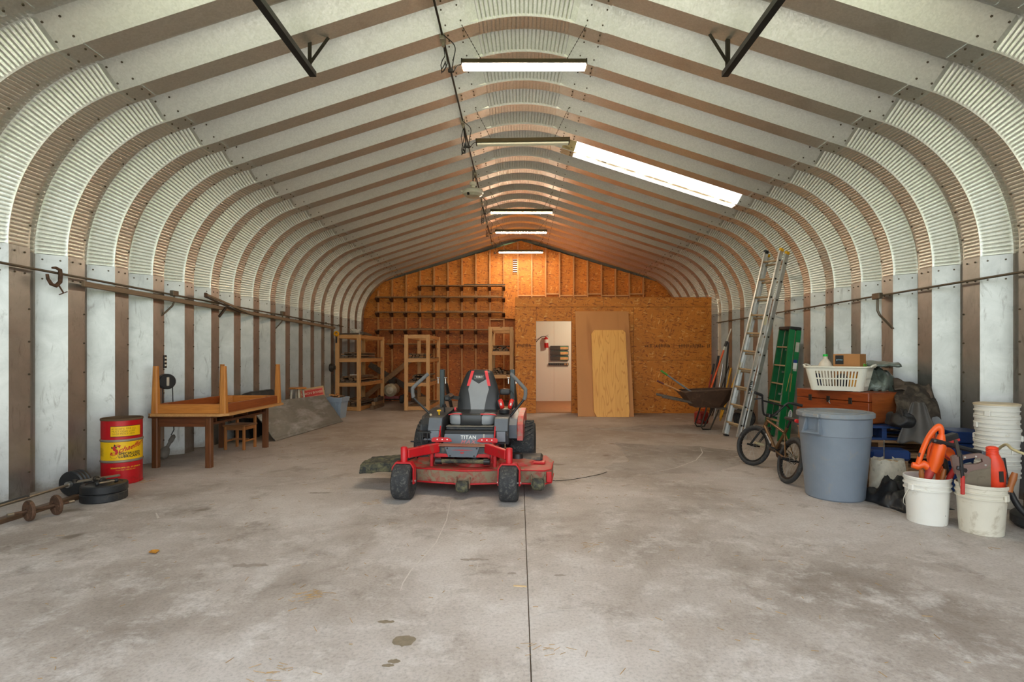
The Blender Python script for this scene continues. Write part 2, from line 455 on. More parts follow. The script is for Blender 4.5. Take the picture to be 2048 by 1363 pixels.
def panel_mesh(name, s0, s1, zones, lap, mats, bolts, mirror=False):
    """zones: list of (start, end, rib pitch, rib height)"""
    mb = MB(); ss = {s0, s1}; smp = []
    z = s0
    for (a, b, p, h) in zones:
        n = max(1, int(round((b - a) / p)))
        for i in range(n):
            for t in (0, .06, .2, .5, .8, .94):
                smp.append((a + (i + t) * (b - a) / n, h * (1 - abs(math.sin(math.pi * t)) ** .6 * 1.0) if t else h))
        smp.append((b, h))
    lo = min([a for a, *_ in zones] or [s1]); hi = max([b for _, b, *_ in zones] or [s0])
    rows = [(s0, 0.0)]
    def fill(a, b, n):
        for i in range(1, n): rows.append((a + (b - a) * i / n, 0.0))
    if zones:
        fill(s0, lo, 4); rows += smp; 
        n = 6
        for i in range(1, n + 1): rows.append((hi + (s1 - hi) * i / n, 0.0))
    else:
        n = 10
        for i in range(1, n + 1): rows.append((s0 + (s1 - s0) * i / n, 0.0))
    sx = -1 if mirror else 1
    ny = len(YS)
    vs = []
    for (s, h) in rows:
        for (y, wgt) in YS:
            p = surf(s, y, lap + h * wgt)
            vs.append((p.x * sx, p.y, p.z))
    fs = []
    for i in range(len(rows) - 1):
        for j in range(ny - 1):
            f = (i * ny + j, i * ny + j + 1, (i + 1) * ny + j + 1, (i + 1) * ny + j)
            fs.append(f if not mirror else f[::-1])
    mb.add(vs, fs)
    # bolt heads, two on the raking face and two on the inner flat per row, plus the side-lap row
    mb.mi = 1
    for (s, y) in bolts:
        p = surf(s, y, lap); q = surf(s + .01, y, lap); r = surf(s, y + .004, lap)
        n = (q - p).cross(r - p).normalized()
        cx = Vector((0, y, 2.0)) - p
        if n.dot(cx) < 0: n = -n
        u = (q - p).normalized(); w = n.cross(u)
        ring = [(u * math.cos(a) + w * math.sin(a)) * .0095 for a in [i * math.pi / 3 for i in range(6)]]
        vv = [p + k - n * .001 for k in ring] + [p + k * .85 + n * .009 for k in ring]
        vv = [(v.x * sx, v.y, v.z) for v in vv]
        ff = [tuple(range(6, 12))] + [(i, (i + 1) % 6, 6 + (i + 1) % 6, 6 + i) for i in range(6)]
        mb.add(vv, ff)
    return mb.mesh(name, mats)
def rowb(s): return [(s, .285), (s, .37), (s, .46), (s, .555)]
def sidelap(a, b, st=.30): 
    out = []; s = a
    while s < b: out.append((s, .597)); s += st
    return out
ME = {}
S_LAP1 = S_ARC1 + .21          # where eave sheet meets roof sheet
S_LAP2 = S_TOP - .83           # where roof sheet meets ridge sheet
for mir in (False, True):
    t = 'R' if mir else 'L'
    ME['wall' + t] = panel_mesh('wall_sheet', 0.0, Z0 - .005, [], 0.0, [M_ZINC, M_BOLT], rowb(Z0 - .055) + rowb(Z0 - .245) + sidelap(.25, Z0 - .3), mir)
    ME['eave' + t] = panel_mesh('eave_sheet', Z0 - .04, S_LAP1, [(Z0 - .005, S_ARC1 - .01, .036, .011)], .004, [M_GALV, M_BOLT], rowb(S_ARC1 + .04) + rowb(S_LAP1 - .03) + sidelap(Z0 + .2, S_ARC1), mir)
    ME['roof' + t] = panel_mesh('roof_sheet', S_LAP1 - .01, S_LAP2 + .01, [], .007, [M_GALV, M_BOLT], [], mir)
ME['ridge'] = panel_mesh('ridge_sheet', S_LAP2, 2 * S_TOP - S_LAP2, [(S_TOP - .46, S_TOP + .46, .0415, .008)], .001, [M_GALV, M_BOLT], rowb(S_LAP2 + .04) + rowb(S_LAP2 + .20) + rowb(2 * S_TOP - S_LAP2 - .04) + rowb(2 * S_TOP - S_LAP2 - .20))
# skylight sheet: milky fibreglass, lit by the day outside
msk, nt, b = newmat('milky_fibreglass')
for n in list(nt.nodes):
    if n.type == 'BSDF_PRINCIPLED': nt.nodes.remove(n)
out = [n for n in nt.nodes if n.type == 'OUTPUT_MATERIAL'][0]
co = coords(nt)
tr = nt.nodes.new('ShaderNodeBsdfTranslucent'); df = nt.nodes.new('ShaderNodeBsdfDiffuse'); mx = nt.nodes.new('ShaderNodeMixShader')
nn = noise_t(nt, co, 7.0, 6, .7, .8)
cc = ramp(nt, nn, [(.30, (.55, .36, .16)), (.36, (.95, .88, .74)), (.6, (.97, .95, .90))])
# cream dirt and brown specks collected along the lower flat of the sheet
sp = nt.nodes.new('ShaderNodeSeparateXYZ'); nt.links.new(co, sp.inputs[0])
bandm = ramp(nt, sp.outputs[1], [(.400, (0, 0, 0)), (.410, (1, 1, 1)), (.46, (1, 1, 1)), (.50, (.25, .25, .25))])
cc = mix(nt, mix(nt, 1.0, bandm, ramp(nt, noise_t(nt, co, 5, 6, .7), [(.35, (.4, .4, .4)), (.55, (1, 1, 1))]), 'MULTIPLY'), cc, (.16, .11, .055))
spk = mix(nt, 1.0, ramp(nt, sp.outputs[1], [(.412, (0, 0, 0)), (.42, (1, 1, 1)), (.44, (1, 1, 1)), (.455, (0, 0, 0))]), ramp(nt, noise_t(nt, co, 4.2, 3, .6), [(.60, (0, 0, 0)), (.62, (1, 1, 1))]), 'MULTIPLY')
cc = mix(nt, spk, cc, (.006, .004, .002))
nt.links.new(cc, tr.inputs[0]); df.inputs[0].default_value = (.8, .76, .66, 1); mx.inputs[0].default_value = .22
nt.links.new(tr.outputs[0], mx.inputs[1]); nt.links.new(df.outputs[0], mx.inputs[2]); nt.links.new(mx.outputs[0], out.inputs[0])
ME['sky'] = panel_mesh('skylight_sheet', S_LAP1 - .01, S_LAP2 + .01, [], .007, [msk, M_BOLT], [], True)
M_OLDPLATE = plain('yellowed_plate', srgb(176, 158, 112), .5, .2, dirt=srgb(120, 92, 56), dirt_amt=.25)

wall_left = empty('wall_left', (-W, 8, 0), label='ribbed galvanised steel wall along the left', kind='structure')
wall_right = empty('wall_right', (W, 8, 0), label='ribbed galvanised steel wall along the right', kind='structure')
ceiling = empty('ceiling', (0, 8, Z0), label='arched roof of ribbed galvanised steel sheets', kind='structure')
def child_at(name, me, parent, loc):
    o = link(name, me, parent); o.location = Vector(loc) - parent.location; return o
Y_MOD = 4.23
for k in range(-6, 21):
    y0 = Y_MOD + PITCH * k
    child_at('wall_sheet', ME['wallL'], wall_left, (0, y0, 0))
    child_at('wall_sheet', ME['wallR'], wall_right, (0, y0, 0))
    child_at('eave_sheet', ME['eaveL'], ceiling, (0, y0, 0)); child_at('eave_sheet', ME['eaveR'], ceiling, (0, y0, 0))
    child_at('roof_sheet', ME['roofL'], ceiling, (0, y0, 0)); child_at('ridge_sheet', ME['ridge'], ceiling, (0, y0, 0))
    if k == 6:
        o = child_at('skylight_sheet', ME['sky'], ceiling, (0, y0, 0)); tag(o, 'milky translucent skylight sheet')
        mb = MB()
        for (ya, yb) in ((.255, .40), (.412, .605)):
            pts = [surf(s, y, .0005) for s in (S_LAP2 - .01, S_LAP2 + .19) for y in (ya, yb)]
            mb.add([(-p.x, p.y, p.z) for p in pts], [(0, 1, 3, 2)])
        o = child_at('lap_plate', mb.mesh('lap_plate', M_OLDPLATE), ceiling, (0, y0, 0)); tag(o, 'yellowed plate at the upper end of the skylight')
    else: child_at('roof_sheet', ME['roofR'], ceiling, (0, y0, 0))

# ------------------------------------------------------------------ floor and ground
floor = tag(MB().box((0, 8.7, -.07), (9.7, 16.4, .10)).build('floor', plain('joint_dirt', srgb(112, 96, 80), .9)), 'worn grey concrete slab floor', kind='structure')
for (xa, xb) in ((-W - .25, -.0025), (.0025, W + .25)):
    for (ya, yb) in ((.5, 5.665), (5.675, 10.8), (10.81, 16.9)):
        mb = MB(); mb.box(((xa + xb) / 2, (ya + yb) / 2, -.01), (xb - xa, yb - ya, .02), .002)
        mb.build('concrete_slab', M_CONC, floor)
# damp patches, oil drops and scratches on the slab
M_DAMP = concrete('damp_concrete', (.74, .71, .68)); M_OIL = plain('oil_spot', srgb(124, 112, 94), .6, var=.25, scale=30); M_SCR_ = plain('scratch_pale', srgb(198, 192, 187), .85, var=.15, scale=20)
def ragged(pts, amp, n=7, seed=1):
    r_ = random.Random(seed); out = []
    for i in range(len(pts)):
        a, b = pts[i], pts[(i + 1) % len(pts)]; L = (b - a).length
        for k in range(n):
            t = k / n; p = a.lerp(b, t); out.append(p + Vector((r_.gauss(0, amp * L), r_.gauss(0, amp * L), 0)))
    return out
def decal(pts, mat, name, z):
    c = sum(pts, Vector()) / len(pts); mb = MB(); import mathutils.geometry as g_
    tri = g_.tessellate_polygon([[Vector((p.x - c.x, p.y - c.y, 0)) for p in pts]])
    mb.add([(p.x - c.x, p.y - c.y, 0) for p in pts], [t if True else t for t in tri]); me = mb.mesh(name, mat)
    o = link(name, me, floor); o.location = (c.x, c.y, z); return o
for i, px in enumerate((((1228, 884), (1300, 889), (1400, 892), (1485, 903), (1470, 932), (1432, 941), (1300, 949), (1195, 936), (1256, 921), (1250, 909)), ((1166, 857), (1300, 850), (1450, 849), (1450, 869), (1335, 865), (1240, 862)))):
    decal(ragged([G(x, y) for x, y in px], .035, 8, i), M_DAMP, 'damp_patch', .0008)
for i, (x, y, ra_, rb_) in enumerate(((808, 1281, .055, .05), (788, 1322, .03, .016), (776, 1330, .028, .012), (772, 1243, .045, .016), (1024, 1146, .03, .015), (1120, 1150, .04, .014), (950, 1118, .10, .02), (500, 1130, .12, .03), (1540, 1120, .05, .012), (640, 985, .12, .03))):
    c = G(x, y); decal(ragged([c + Vector((ra_ * math.cos(t), rb_ * math.sin(t), 0)) for t in [k * math.pi / 4 for k in range(8)]], .08, 3, i + 9), M_OIL if i < 4 else M_DAMP, 'oil_spot', .0010)
for px, wd in ((((901, 1002), (893, 1040), (872, 1085), (848, 1112), (822, 1140), (806, 1165), (801, 1180)), .0035), (((1063, 1236), (1082, 1226), (1120, 1219), (1185, 1216)), .0035), (((1401, 894), (1405, 905), (1392, 920), (1352, 935), (1296, 946)), .006), (((312, 1025), (317, 1036), (330, 1030)), .010)):
    P_ = [G(x, y) for x, y in px]; mb = MB(); L_ = []; R_ = []
    for k, p in enumerate(P_):
        t = (P_[min(k + 1, len(P_) - 1)] - P_[max(k - 1, 0)]).normalized(); n_ = Vector((-t.y, t.x, 0)) * wd * (.4 if k in (0, len(P_) - 1) else 1); L_.append(p + n_ - P_[0]); R_.append(p - n_ - P_[0])
    mb.add(L_ + R_, [(k, k + 1, len(P_) + k + 1, len(P_) + k) for k in range(len(P_) - 1)]); o = mb.build('scratch_mark', M_SCR_, floor); o.location = (P_[0].x, P_[0].y, .0012)
M_GRASS = plain('grass_ground', srgb(124, 142, 80), .9, var=.35, scale=3)
M_GRAVEL = plain('gravel_drive', srgb(190, 182, 168), .9, var=.25, scale=14)
g = MB().box((0, 0, -.2), (120, 120, .1)).build('ground', M_GRASS); tag(g, 'mown grass outside the shed', kind='structure')
d = MB().box((0, -5.2, -.09), (8, 11.3, .14)).build('driveway', M_GRAVEL); tag(d, 'pale gravel apron outside the open door', kind='structure')

# ------------------------------------------------------------------ sheets clipped to the arch
OUTL = []
for i in range(0, 61):
    x, z, nx, nz = path(2 * S_TOP * i / 60); OUTL.append((x + nx * .11, z + nz * .11))
OUTL = [(W + .11, -.1)] + OUTL[::-1] + [(-W - .11, -.1)]     # counter-clockwise
def clip(poly):
    out = poly
    n = len(OUTL)
    for i in range(n):
        a = OUTL[i]; b = OUTL[(i + 1) % n]
        def side(p): return (b[0] - a[0]) * (p[1] - a[1]) - (b[1] - a[1]) * (p[0] - a[0])
        inp, out = out, []
        for j in range(len(inp)):
            p, q = inp[j], inp[(j + 1) % len(inp)]; sp, sq = side(p), side(q)
            if sp >= 0: out.append(p)
            if sp * sq < 0:
                t = sp / (sp - sq); out.append((p[0] + (q[0] - p[0]) * t, p[1] + (q[1] - p[1]) * t))
        if len(out) < 3: return []
    return out
def top_at(x):
    s0, s1 = 0.0, S_TOP
    for _ in range(40):
        m = (s0 + s1) / 2
        if path(m)[0] < -abs(x): s0 = m
        else: s1 = m
    return path(s0)[1]
def gable_top(x): return 4.735 - .300 * abs(x)
def half(poly, sgn):
    out = []
    f = lambda p: 4.735 - .300 * sgn * p[0] - p[1]
    for j in range(len(poly)):
        p, q = poly[j], poly[(j + 1) % len(poly)]; a, b = f(p), f(q)
        if a >= 0: out.append(p)
        if a * b < 0: t = a / (a - b); out.append((p[0] + (q[0] - p[0]) * t, p[1] + (q[1] - p[1]) * t))
    return out
def sheet(parent, xa, xb, za, zb, y0, y1, mat, name='strand_board', g=.0015, gable=False):
    p = clip([(xa + g, za + g), (xb - g, za + g), (xb - g, zb - g), (xa + g, zb - g)])
    if gable and len(p) > 2: p = half(p, 1); p = half(p, -1) if len(p) > 2 else p
    if len(p) < 3: return None
    mb = MB(); mb.prism([(a - (xa + xb) / 2, c - za) for a, c in p], -(y1 - y0) / 2, (y1 - y0) / 2)
    o = mb.build(name, mat, parent); o.location = Vector(((xa + xb) / 2, (y0 + y1) / 2, za)) - parent.location
    return o

M_ADDED_BACKING = plain('added_dark_backing', srgb(60, 36, 20), .8)  # layer added behind the boards to stop light leaking through their seams
# back gable: boards outside, studs in front
wall_back = empty('wall_back', (0, 15.5, 0), label='back gable wall of strand board on exposed studs', kind='structure')
VX0, VX1, VZ0, VZ1 = -.235, -.085, 3.76, 4.19
for r, za in enumerate((0, 1.22, 2.44)):
    x = -4.88 - (1.22 if r % 2 else 0)
    while x < 4.8:
        sheet(wall_back, x, x + 2.44, za, za + 1.22, 15.5, 15.512, M_OSBD if za < 2.4 else M_OSB, gable=True); x += 2.44  # the two lower rows use the darker board colour
for (xa, xb, za, zb) in ((-2.66, VX0, 3.66, 4.9), (VX1, 2.2, 3.66, 4.9), (VX0, VX1, VZ1, 4.9), (VX0, VX1, 3.66, VZ0), (-4.9, -2.66, 3.66, 4.9), (2.2, 4.9, 3.66, 4.9)):
    sheet(wall_back, xa, xb, za, zb, 15.5, 15.512, M_OSB, gable=True)
STUDX = [A(757 + 27.86 * i, 700, 15.45).x for i in range(20)]
for i, x in enumerate(STUDX):
    z0 = 0.0 if x < -.1 else 2.6
    z1 = min(top_at(abs(x) + .02), gable_top(abs(x) + .02))
    mb = MB().box((0, 0, (z1 - z0) / 2), (.04, .088, z1 - z0))
    o = mb.build('stud', M_STUD, wall_back); o.location = (x, 15.455 - 15.5, z0)
for i in range(10, 19):
    xa, xb = STUDX[i] + .02, STUDX[i + 1] - .02
    mb = MB().box((0, 0, 0), (xb - xa, .085, .04))
    o = mb.build('blocking', M_PINEX, wall_back); o.location = ((xa + xb) / 2, -.045, 3.10 + (.05 if i % 3 == 0 else 0))
sheet(wall_back, STUDX[9], STUDX[10], 2.42, 3.72, 15.392, 15.408, M_OSB)
sheet(wall_back, STUDX[9], -.245, 3.72, 4.28, 15.392, 15.408, M_OSB)
o = MB().box((0, 0, 0), (STUDX[9] - STUDX[8], .08, .04)).build('blocking', M_PINEX, wall_back); o.location = ((STUDX[9] + STUDX[8]) / 2, -.05, 2.4)
for (xa, xb, za, zb) in ((-4.9, VX0, 0, 4.9), (VX1, 4.9, 0, 4.9), (VX0, VX1, 0, VZ0), (VX0, VX1, VZ1, 4.9)):
    sheet(wall_back, xa, xb, za, zb, 15.514, 15.55, M_ADDED_BACKING, 'added_backing', 0.0, gable=True)
wall_end = empty('wall_end', (0, 16.98, 0), label='plain steel end wall beyond the timber gable', kind='structure')
for (xa, xb, za, zb) in ((-4.9, -.30, 0, 5.2), (-.05, 4.9, 0, 5.2), (-.30, -.05, 0, 3.95), (-.30, -.05, 4.5, 5.2)):
    sheet(wall_end, xa, xb, za, zb, 16.95, 16.98, M_GALV, 'end_sheet')
# slatted gable vent
vent = empty('window_1', ((VX0 + VX1) / 2, 15.49, VZ0), label='small louvred gable vent with daylight between its slats', kind='structure')
M_ORANGEW = plain('orange_frame', srgb(196, 126, 54), .6)
w, h = VX1 - VX0, VZ1 - VZ0
for (cx, cz, sx, sz) in ((-w / 2, h / 2, .015, h), (w / 2, h / 2, .015, h), (0, h, w, .02), (0, 0, w, .02)):
    MB().box((cx, 0, cz), (sx, .05, sz)).build('frame_side', M_ORANGEW, vent)
for i in range(7):
    mb = MB().box((0, 0, 0), (w - .01, .06, .006), rot=(R(-38), 0, 0)); o = mb.build('slat', plain('vent_slat', srgb(150, 104, 60), .5), vent); o.location = (0, .01, .03 + i * .06)

# ------------------------------------------------------------------ partition with doorway, and the store room behind it
PY = 12.1
part = empty('wall_partition', (0, PY, 0), label='strand board partition of the store room with an open doorway', kind='structure')
PX0, PX1, DX0, DX1, DZ = -.14, 4.40, .345, 1.165, 2.125
rows = [(0, 1.23), (1.23, 2.455)]
for (xa, xb, za, zb) in ((PX0, 1.90, 2.455, 2.68), (1.90, PX1, 2.455, 2.68), (PX0, DX0, 0, 1.23), (PX0, DX0, 1.23, 2.455), (DX0, DX1, DZ, 2.455),
                         (DX1, 2.6, 0, 1.23), (DX1, 2.6, 1.23, 2.455), (2.6, PX1, 0, 1.23), (2.6, PX1, 1.23, 2.455)):
    sheet(part, xa, xb, za, zb, PY - .006, PY + .006, M_OSB, g=.003)
for (xa, xb, za, zb) in ((PX0, DX0, 0, 2.68), (DX0, DX1, DZ, 2.68), (DX1, PX1, 0, 2.68)):
    sheet(part, xa, xb, za, zb, PY + .0065, PY + .0075, M_ADDED_BACKING, 'added_backing', 0.0)
for x in (PX0 + .02, DX0 - .02, DX1 + .02, 2.0, 2.6, 3.2, 3.8, 4.38):
    o = MB().box((0, 0, 1.3), (.04, .088, 2.6)).build('stud', M_STUD, part); o.location = (x, .052, 0)
o = MB().box((0, 0, 0), (PX1 - PX0, .088, .05)).build('top_plate', M_PINEX, part); o.location = ((PX0 + PX1) / 2, .052, 2.655)
o = MB().box((0, 0, 0), (DX1 - DX0 - .002, .088, .05)).build('header', M_PINEX, part); o.location = ((DX0 + DX1) / 2, .052, DZ + .03)
# faint board stamps (too blurred to read in the photograph): short dark dashes
mb = MB(); rnd = random.Random(4)
for (xa, xb, z) in ((2.86, 3.02, 1.55), (3.12, 3.42, 1.555), (3.64, 4.20, 1.552), (4.3, 4.36, 1.55), (-.1, .22, 1.56)):
    x = xa
    while x < xb:
        wd = rnd.uniform(.012, .03); hh = rnd.uniform(.05, .09)
        mb.box((x + wd / 2, -.0072, z + rnd.uniform(-.01, .01)), (wd * .6, .0008, hh)); x += wd + rnd.uniform(.004, .014)
o = mb.build('board_stamp', plain('stamp_ink', srgb(72, 44, 22), .8), part); o['kind'] = 'stuff'
M_PLYF = plain('plywood_floor', srgb(170, 120, 76), .6, var=.12)
tag(MB().box((2.2, 13.63, .012), (4.4, 2.96, .024)).build('floor_storeroom', M_PLYF), 'tan plywood floor of the store room', kind='structure')
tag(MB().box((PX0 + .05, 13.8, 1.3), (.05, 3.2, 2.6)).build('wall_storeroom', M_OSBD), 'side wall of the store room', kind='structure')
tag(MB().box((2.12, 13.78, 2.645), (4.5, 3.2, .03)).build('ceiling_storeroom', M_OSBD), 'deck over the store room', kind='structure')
mpeg, nt, b = newmat('white_pegboard')
co = coords(nt); 
v = nd(nt, 'ShaderNodeTexVoronoi', Scale=1 / .0254, Randomness=0.0); nt.links.new(co, v.inputs['Vector'])
c = mix(nt, ramp(nt, v.outputs['Distance'], [(.15, (1, 1, 1)), (.2, (0, 0, 0))]), srgb(232, 224, 206), srgb(120, 108, 90))
nt.links.new(c, b.inputs['Base Color']); b.inputs['Roughness'].default_value = .5
pegw = empty('wall_pegboard', (0, 15.1, 0), label='white pegboard on the back wall of the store room', kind='structure')
for (xa, xb) in ((-.05, .98 - .02), (.98 - .02, 2.2), (2.2, 3.42), (3.42, 4.5)):
    o = MB().box((0, 0, 1.3), (xb - xa - .004, .008, 2.55)).build('pegboard_sheet', mpeg, pegw); o.location = ((xa + xb) / 2, 0, 0)
# a bare bulb lights the store room
bulb = empty('ceiling_bulb', (2.1, 13.3, 2.63), label='bare bulb under the store room deck', cat='lamp')
MB().lathe([(.05, 0), (.05, -.03), (.025, -.05)], 16).build('socket', M_WHITE, bulb)
MB().sphere((0, 0, -.10), .045).build('glass', emit('bulb_glow', (1, .93, .72), 700.0), bulb)

# front gable around the open overhead door
wall_front = empty('wall_front', (0, .6, 0), label='front gable wall around the wide door opening', kind='structure')
for (xa, xb, za, zb) in ((-4.9, -DOORW, 0, 5.2), (DOORW, 4.9, 0, 5.2), (-DOORW, DOORW, DOORH, 5.2)):
    sheet(wall_front, xa, xb, za, zb, .6, .66, M_OSB)
# ================================================================== CEILING FITTINGS
WARM = (1.0, .82, .60)
M_TUBE_ON = emit('lit_tube', WARM, 105.0)
M_TUBE_OFF = plain('unlit_tube', srgb(232, 230, 214), .25, var=.03)
M_HOUS = plain('light_housing', srgb(96, 84, 60), .45, .3)
M_CABLE = plain('black_cable', (.012, .012, .012), .5)
RZ = ZC + RR   # ridge height
def shop_light(d, z, tubes, lit, label, tilt=0.0, cord=True):
    r = empty('shop_light', (.0, d, z), label=label, cat='lamp', rot=(0, tilt, 0), group='tube lights under the ridge')
    L = 1.22
    mb = MB(); mb.prism([(-.078, -.02), (-.035, .045), (.035, .045), (.078, -.02), (.073, -.02), (.03, .035), (-.03, .035), (-.073, -.02)], -L / 2, L / 2, 'x')
    mb.build('housing', M_HOUS, r)
    for sx in (-1, 1): MB().box((sx * (L / 2 + .004), 0, .008), (.012, .115, .06), .002).build('end_cap', M_DARKIRON, r)
    for t in range(tubes):
        y = 0 if tubes == 1 else (-.028, .028)[t]
        MB().cyl((-L / 2 + .006, y, -.024), (L / 2 - .006, y, -.024), .0165, 12).build('tube', M_TUBE_ON if lit else M_TUBE_OFF, r)
    for sx in (-1, 1):
        x1 = sx * .62; z1 = top_at(.62) - z - .01
        mb = MB(); n = 22
        for i in range(n):
            a, b = i / n, (i + .85) / n
            p = Vector((sx * .42, 0, .05)).lerp(Vector((x1, 0, z1)), a); q = Vector((sx * .42, 0, .05)).lerp(Vector((x1, 0, z1)), b)
            mb.bar(p, q, .008 if i % 2 else .003, .003 if i % 2 else .008, up=(0, 1, 0))
        mb.build('chain', M_DARKIRON, r)
    if cord:
        mb = MB(); mb.tube(curve_through([(-L / 2, 0, .01), (-L / 2 - .05, 0, -.01), (-L / 2 - .09, .02, -.05), (-L / 2 - .11, .05, -.02), (-L / 2 - .10, .08, .10), (-L / 2 - .08, .02, .2), (-.80, 0, .30)]), .005, 6)
        mb.box((-L / 2 - .12, .05, -.03), (.06, .03, .03), .006)
        mb.build('power_cord', M_CABLE, r)
    return r
shop_light(5.19, EYE + 582 / FPX * 5.19, 2, True, 'lit twin tube shop light nearest the open door')
shop_light(6.94, EYE + 428 / FPX * 6.94, 2, False, 'unlit twin tube shop light beside the skylight', R(-.9))
shop_light(10.42, EYE + 289 / FPX * 10.42, 1, True, 'lit tube light just beyond the white round fixture')
shop_light(12.5, EYE + 249 / FPX * 12.5, 1, True, 'lit tube light second nearest the back gable')
shop_light(14.55, EYE + 209 / FPX * 14.55, 1, True, 'lit tube light right before the back gable')

# conduit run along the roof left of the ridge, with boxes
RX = -.818; RZC = EYE + 3.213
cr = empty('roof_conduit', (RX, 3, RZC), label='thin conduit run with boxes along the roof left of the ridge', cat='conduit')
MB().cyl((0, -2.2, 0), (0, 12.3, 0), .011, 8).build('pipe', M_DARKIRON, cr)
for i, y in enumerate((5.28, 7.17, 9.2, 10.94, 12.55, 14.8)):
    mb = MB(); mb.box((0, 0, -.015), (.055, .10, .05), .006); mb.cyl((0, .03, -.04), (0, .03, -.075), .016, 10)
    o = mb.build('outlet_box', plain('outlet_metal', srgb(170, 164, 148), .4, .5), cr); o.location = (0, y - 3, 0)
for (y, n, ln) in ((5.30, 2, .26), (7.2, 4, .40), (9.1, 3, .26), (11.0, 3, .40), (12.6, 3, .30)):
    mb = MB(); rnd = random.Random(int(y * 10))
    for k in range(n):
        pts = [(0, .03, -.06)]
        for i in range(1, 9):
            t = i / 8
            pts.append((.035 * math.sin(t * 7 + k * 2) * (1 - t * .3), .03 + .05 * t + .03 * math.sin(t * 5 + k), -.06 - ln * math.sin(t * math.pi * .8) * rnd.uniform(.8, 1)))
        mb.tube(pts, .005, 6)
    o = mb.build('loose_cord', M_CABLE, cr); o.location = (0, y - 3, 0)
# round white fixture under the conduit
p = A(946, 383, 9.05)
rf = empty('round_fixture', p, label='round white fixture hanging from the roof conduit', cat='lamp')
MB().lathe([(.0, .16), (.058, .16), (.062, .12), (.058, .105), (.036, .10), (.036, .045), (.05, .04)], 24, cap0=False, cap1=False).build('cap', M_WHITE, rf)
MB().lathe([(.05, .045), (.13, .035), (.175, .005), (.182, -.025), (.17, -.05), (.15, -.055)], 32, cap0=False, cap1=False).build('dish', M_WHITE, rf)
MB().lathe([(.16, -.05), (.12, -.085), (.0, -.10)], 32, cap0=False, cap1=False).build('lens', plain('opal_lens', srgb(206, 204, 186), .3), rf)
MB().cyl((-.07, -.125, -.06), (-.07, -.135, -.085), .022, 12).build('socket_hole', M_BLACK, rf)
MB().cyl((-.178, -.02, .0), (-.215, -.03, .0), .02, 12).build('pull_switch', M_WHITE, rf)
MB().tube([(0, 0, .16), (.0, 0, .24), (.0, 0, RZC - p.z)], .008, 8).build('stem', M_CABLE, rf)

# overhead door tracks
for sx, lab in ((-1, 'dark overhead door track hung from the roof on the left'), (1, 'dark overhead door track hung from the roof on the right')):
    x = CAMX + sx * 1.915; z = EYE + 2.62
    t = empty('door_track', (x, 4.87, z), label=lab, cat='track', group='overhead door tracks')
    mb = MB(); 
    mb.prism([(-.03, -.025), (.03, -.025), (.03, .025), (.024, .025), (.024, -.019), (-.024, -.019), (-.024, .025), (-.03, .025)], -4.1, 0)
    mb.build('rail', M_BLACKM, t)
    ztop = top_at(abs(x)) - z
    mb = MB(); mb.box((0, -.08, ztop / 2 + .01), (.035, .004, ztop)); mb.box((-.0155, -.065, ztop / 2 + .01), (.004, .03, ztop)); mb.build('hanger', M_DARKIRON, t)
    mb = MB(); xb = -sx * .17; zb = top_at(abs(x + xb)) - z
    mb.bar((0, -.075, .06), (xb, -.075, zb), .03, .004, up=(0, 1, 0)); mb.build('brace', M_DARKIRON, t)
# ================================================================== LEFT SIDE
M_RED = plain('drum_red', srgb(186, 18, 28), .32, .1, var=.12, dirt=srgb(120, 30, 26), dirt_amt=.12)
M_YEL = plain('drum_yellow', srgb(240, 190, 10), .35, .05, var=.08)
M_RIM = plain('worn_rim', srgb(150, 140, 126), .45, .5)
M_RUSTIN = plain('rusty_inside', srgb(92, 70, 48), .8)
M_INKR = plain('print_red', srgb(190, 24, 30), .5)
M_INKK = plain('print_black', (.012, .012, .012), .5)
M_INKY = plain('print_yellow', srgb(236, 190, 30), .5)
M_INKW = plain('print_white', srgb(235, 235, 232), .5)
# ---- oil drum
dc = Vector((-4.22, 5.50, 0))
drum = empty('oil_drum', dc, label='small open red and yellow lubricant drum against the left wall', cat='drum')
r = .178
MB().lathe([(r, 0), (r + .004, .004), (r + .004, .016), (r, .02), (r, .228), (r + .006, .234), (r + .006, .246), (r, .252), (r, .44), (r + .006, .446), (r + .006, .458), (r, .464), (r, .655), (r + .005, .66), (r + .005, .672), (r - .002, .675)], 48, cap1=False).build('body', [M_RED], drum)
for z in (.240, .452): MB().lathe([(r + .002, z - .013), (r + .0078, z - .006), (r + .0078, z + .006), (r + .002, z + .013)], 48, cap0=False, cap1=False).build('rolling_hoop', M_RIM, drum)
MB().lathe([(r + .0055, .655), (r + .0062, .662), (r + .0055, .674), (r - .003, .677), (r - .004, .66), (r - .004, .03), (0, .03)], 48, cap0=False, cap1=False).build('rim_and_inside', M_RUSTIN, drum)
MB().lathe([(r + .0009, .2535), (r + .0009, .4385)], 48, cap0=False, cap1=False).build('yellow_band', M_YEL, drum)
def wrap(mb, vs, fs, rad, a0, z0):
    mb.add([(rad * math.cos(a0 + v.x / rad), rad * math.sin(a0 + v.x / rad), z0 + v.y) for v in vs], fs)
AF = math.atan2(-5.5, 4.22 + .0) + .05       # towards the camera
def cyl_text(txt, size, z, a, mat, parent, rad, name='lettering', **kw):
    vs, fs = text_mb(txt, size, **kw); mb = MB(); wrap(mb, vs, fs, rad, a, z); return mb.build(name, mat, parent)
def cyl_patch(a0, a1, z0, z1, rad, mat, parent, name, border=None):
    n = 14; mb = MB()
    mb.grid(lambda u, v: (rad * math.cos(a0 + (a1 - a0) * u), rad * math.sin(a0 + (a1 - a0) * u), z0 + (z1 - z0) * v), n, 1)
    return mb.build(name, mat, parent)
cyl_patch(AF - .62, AF + .95, .492, .602, r + .0008, M_INKK, drum, 'label_border')
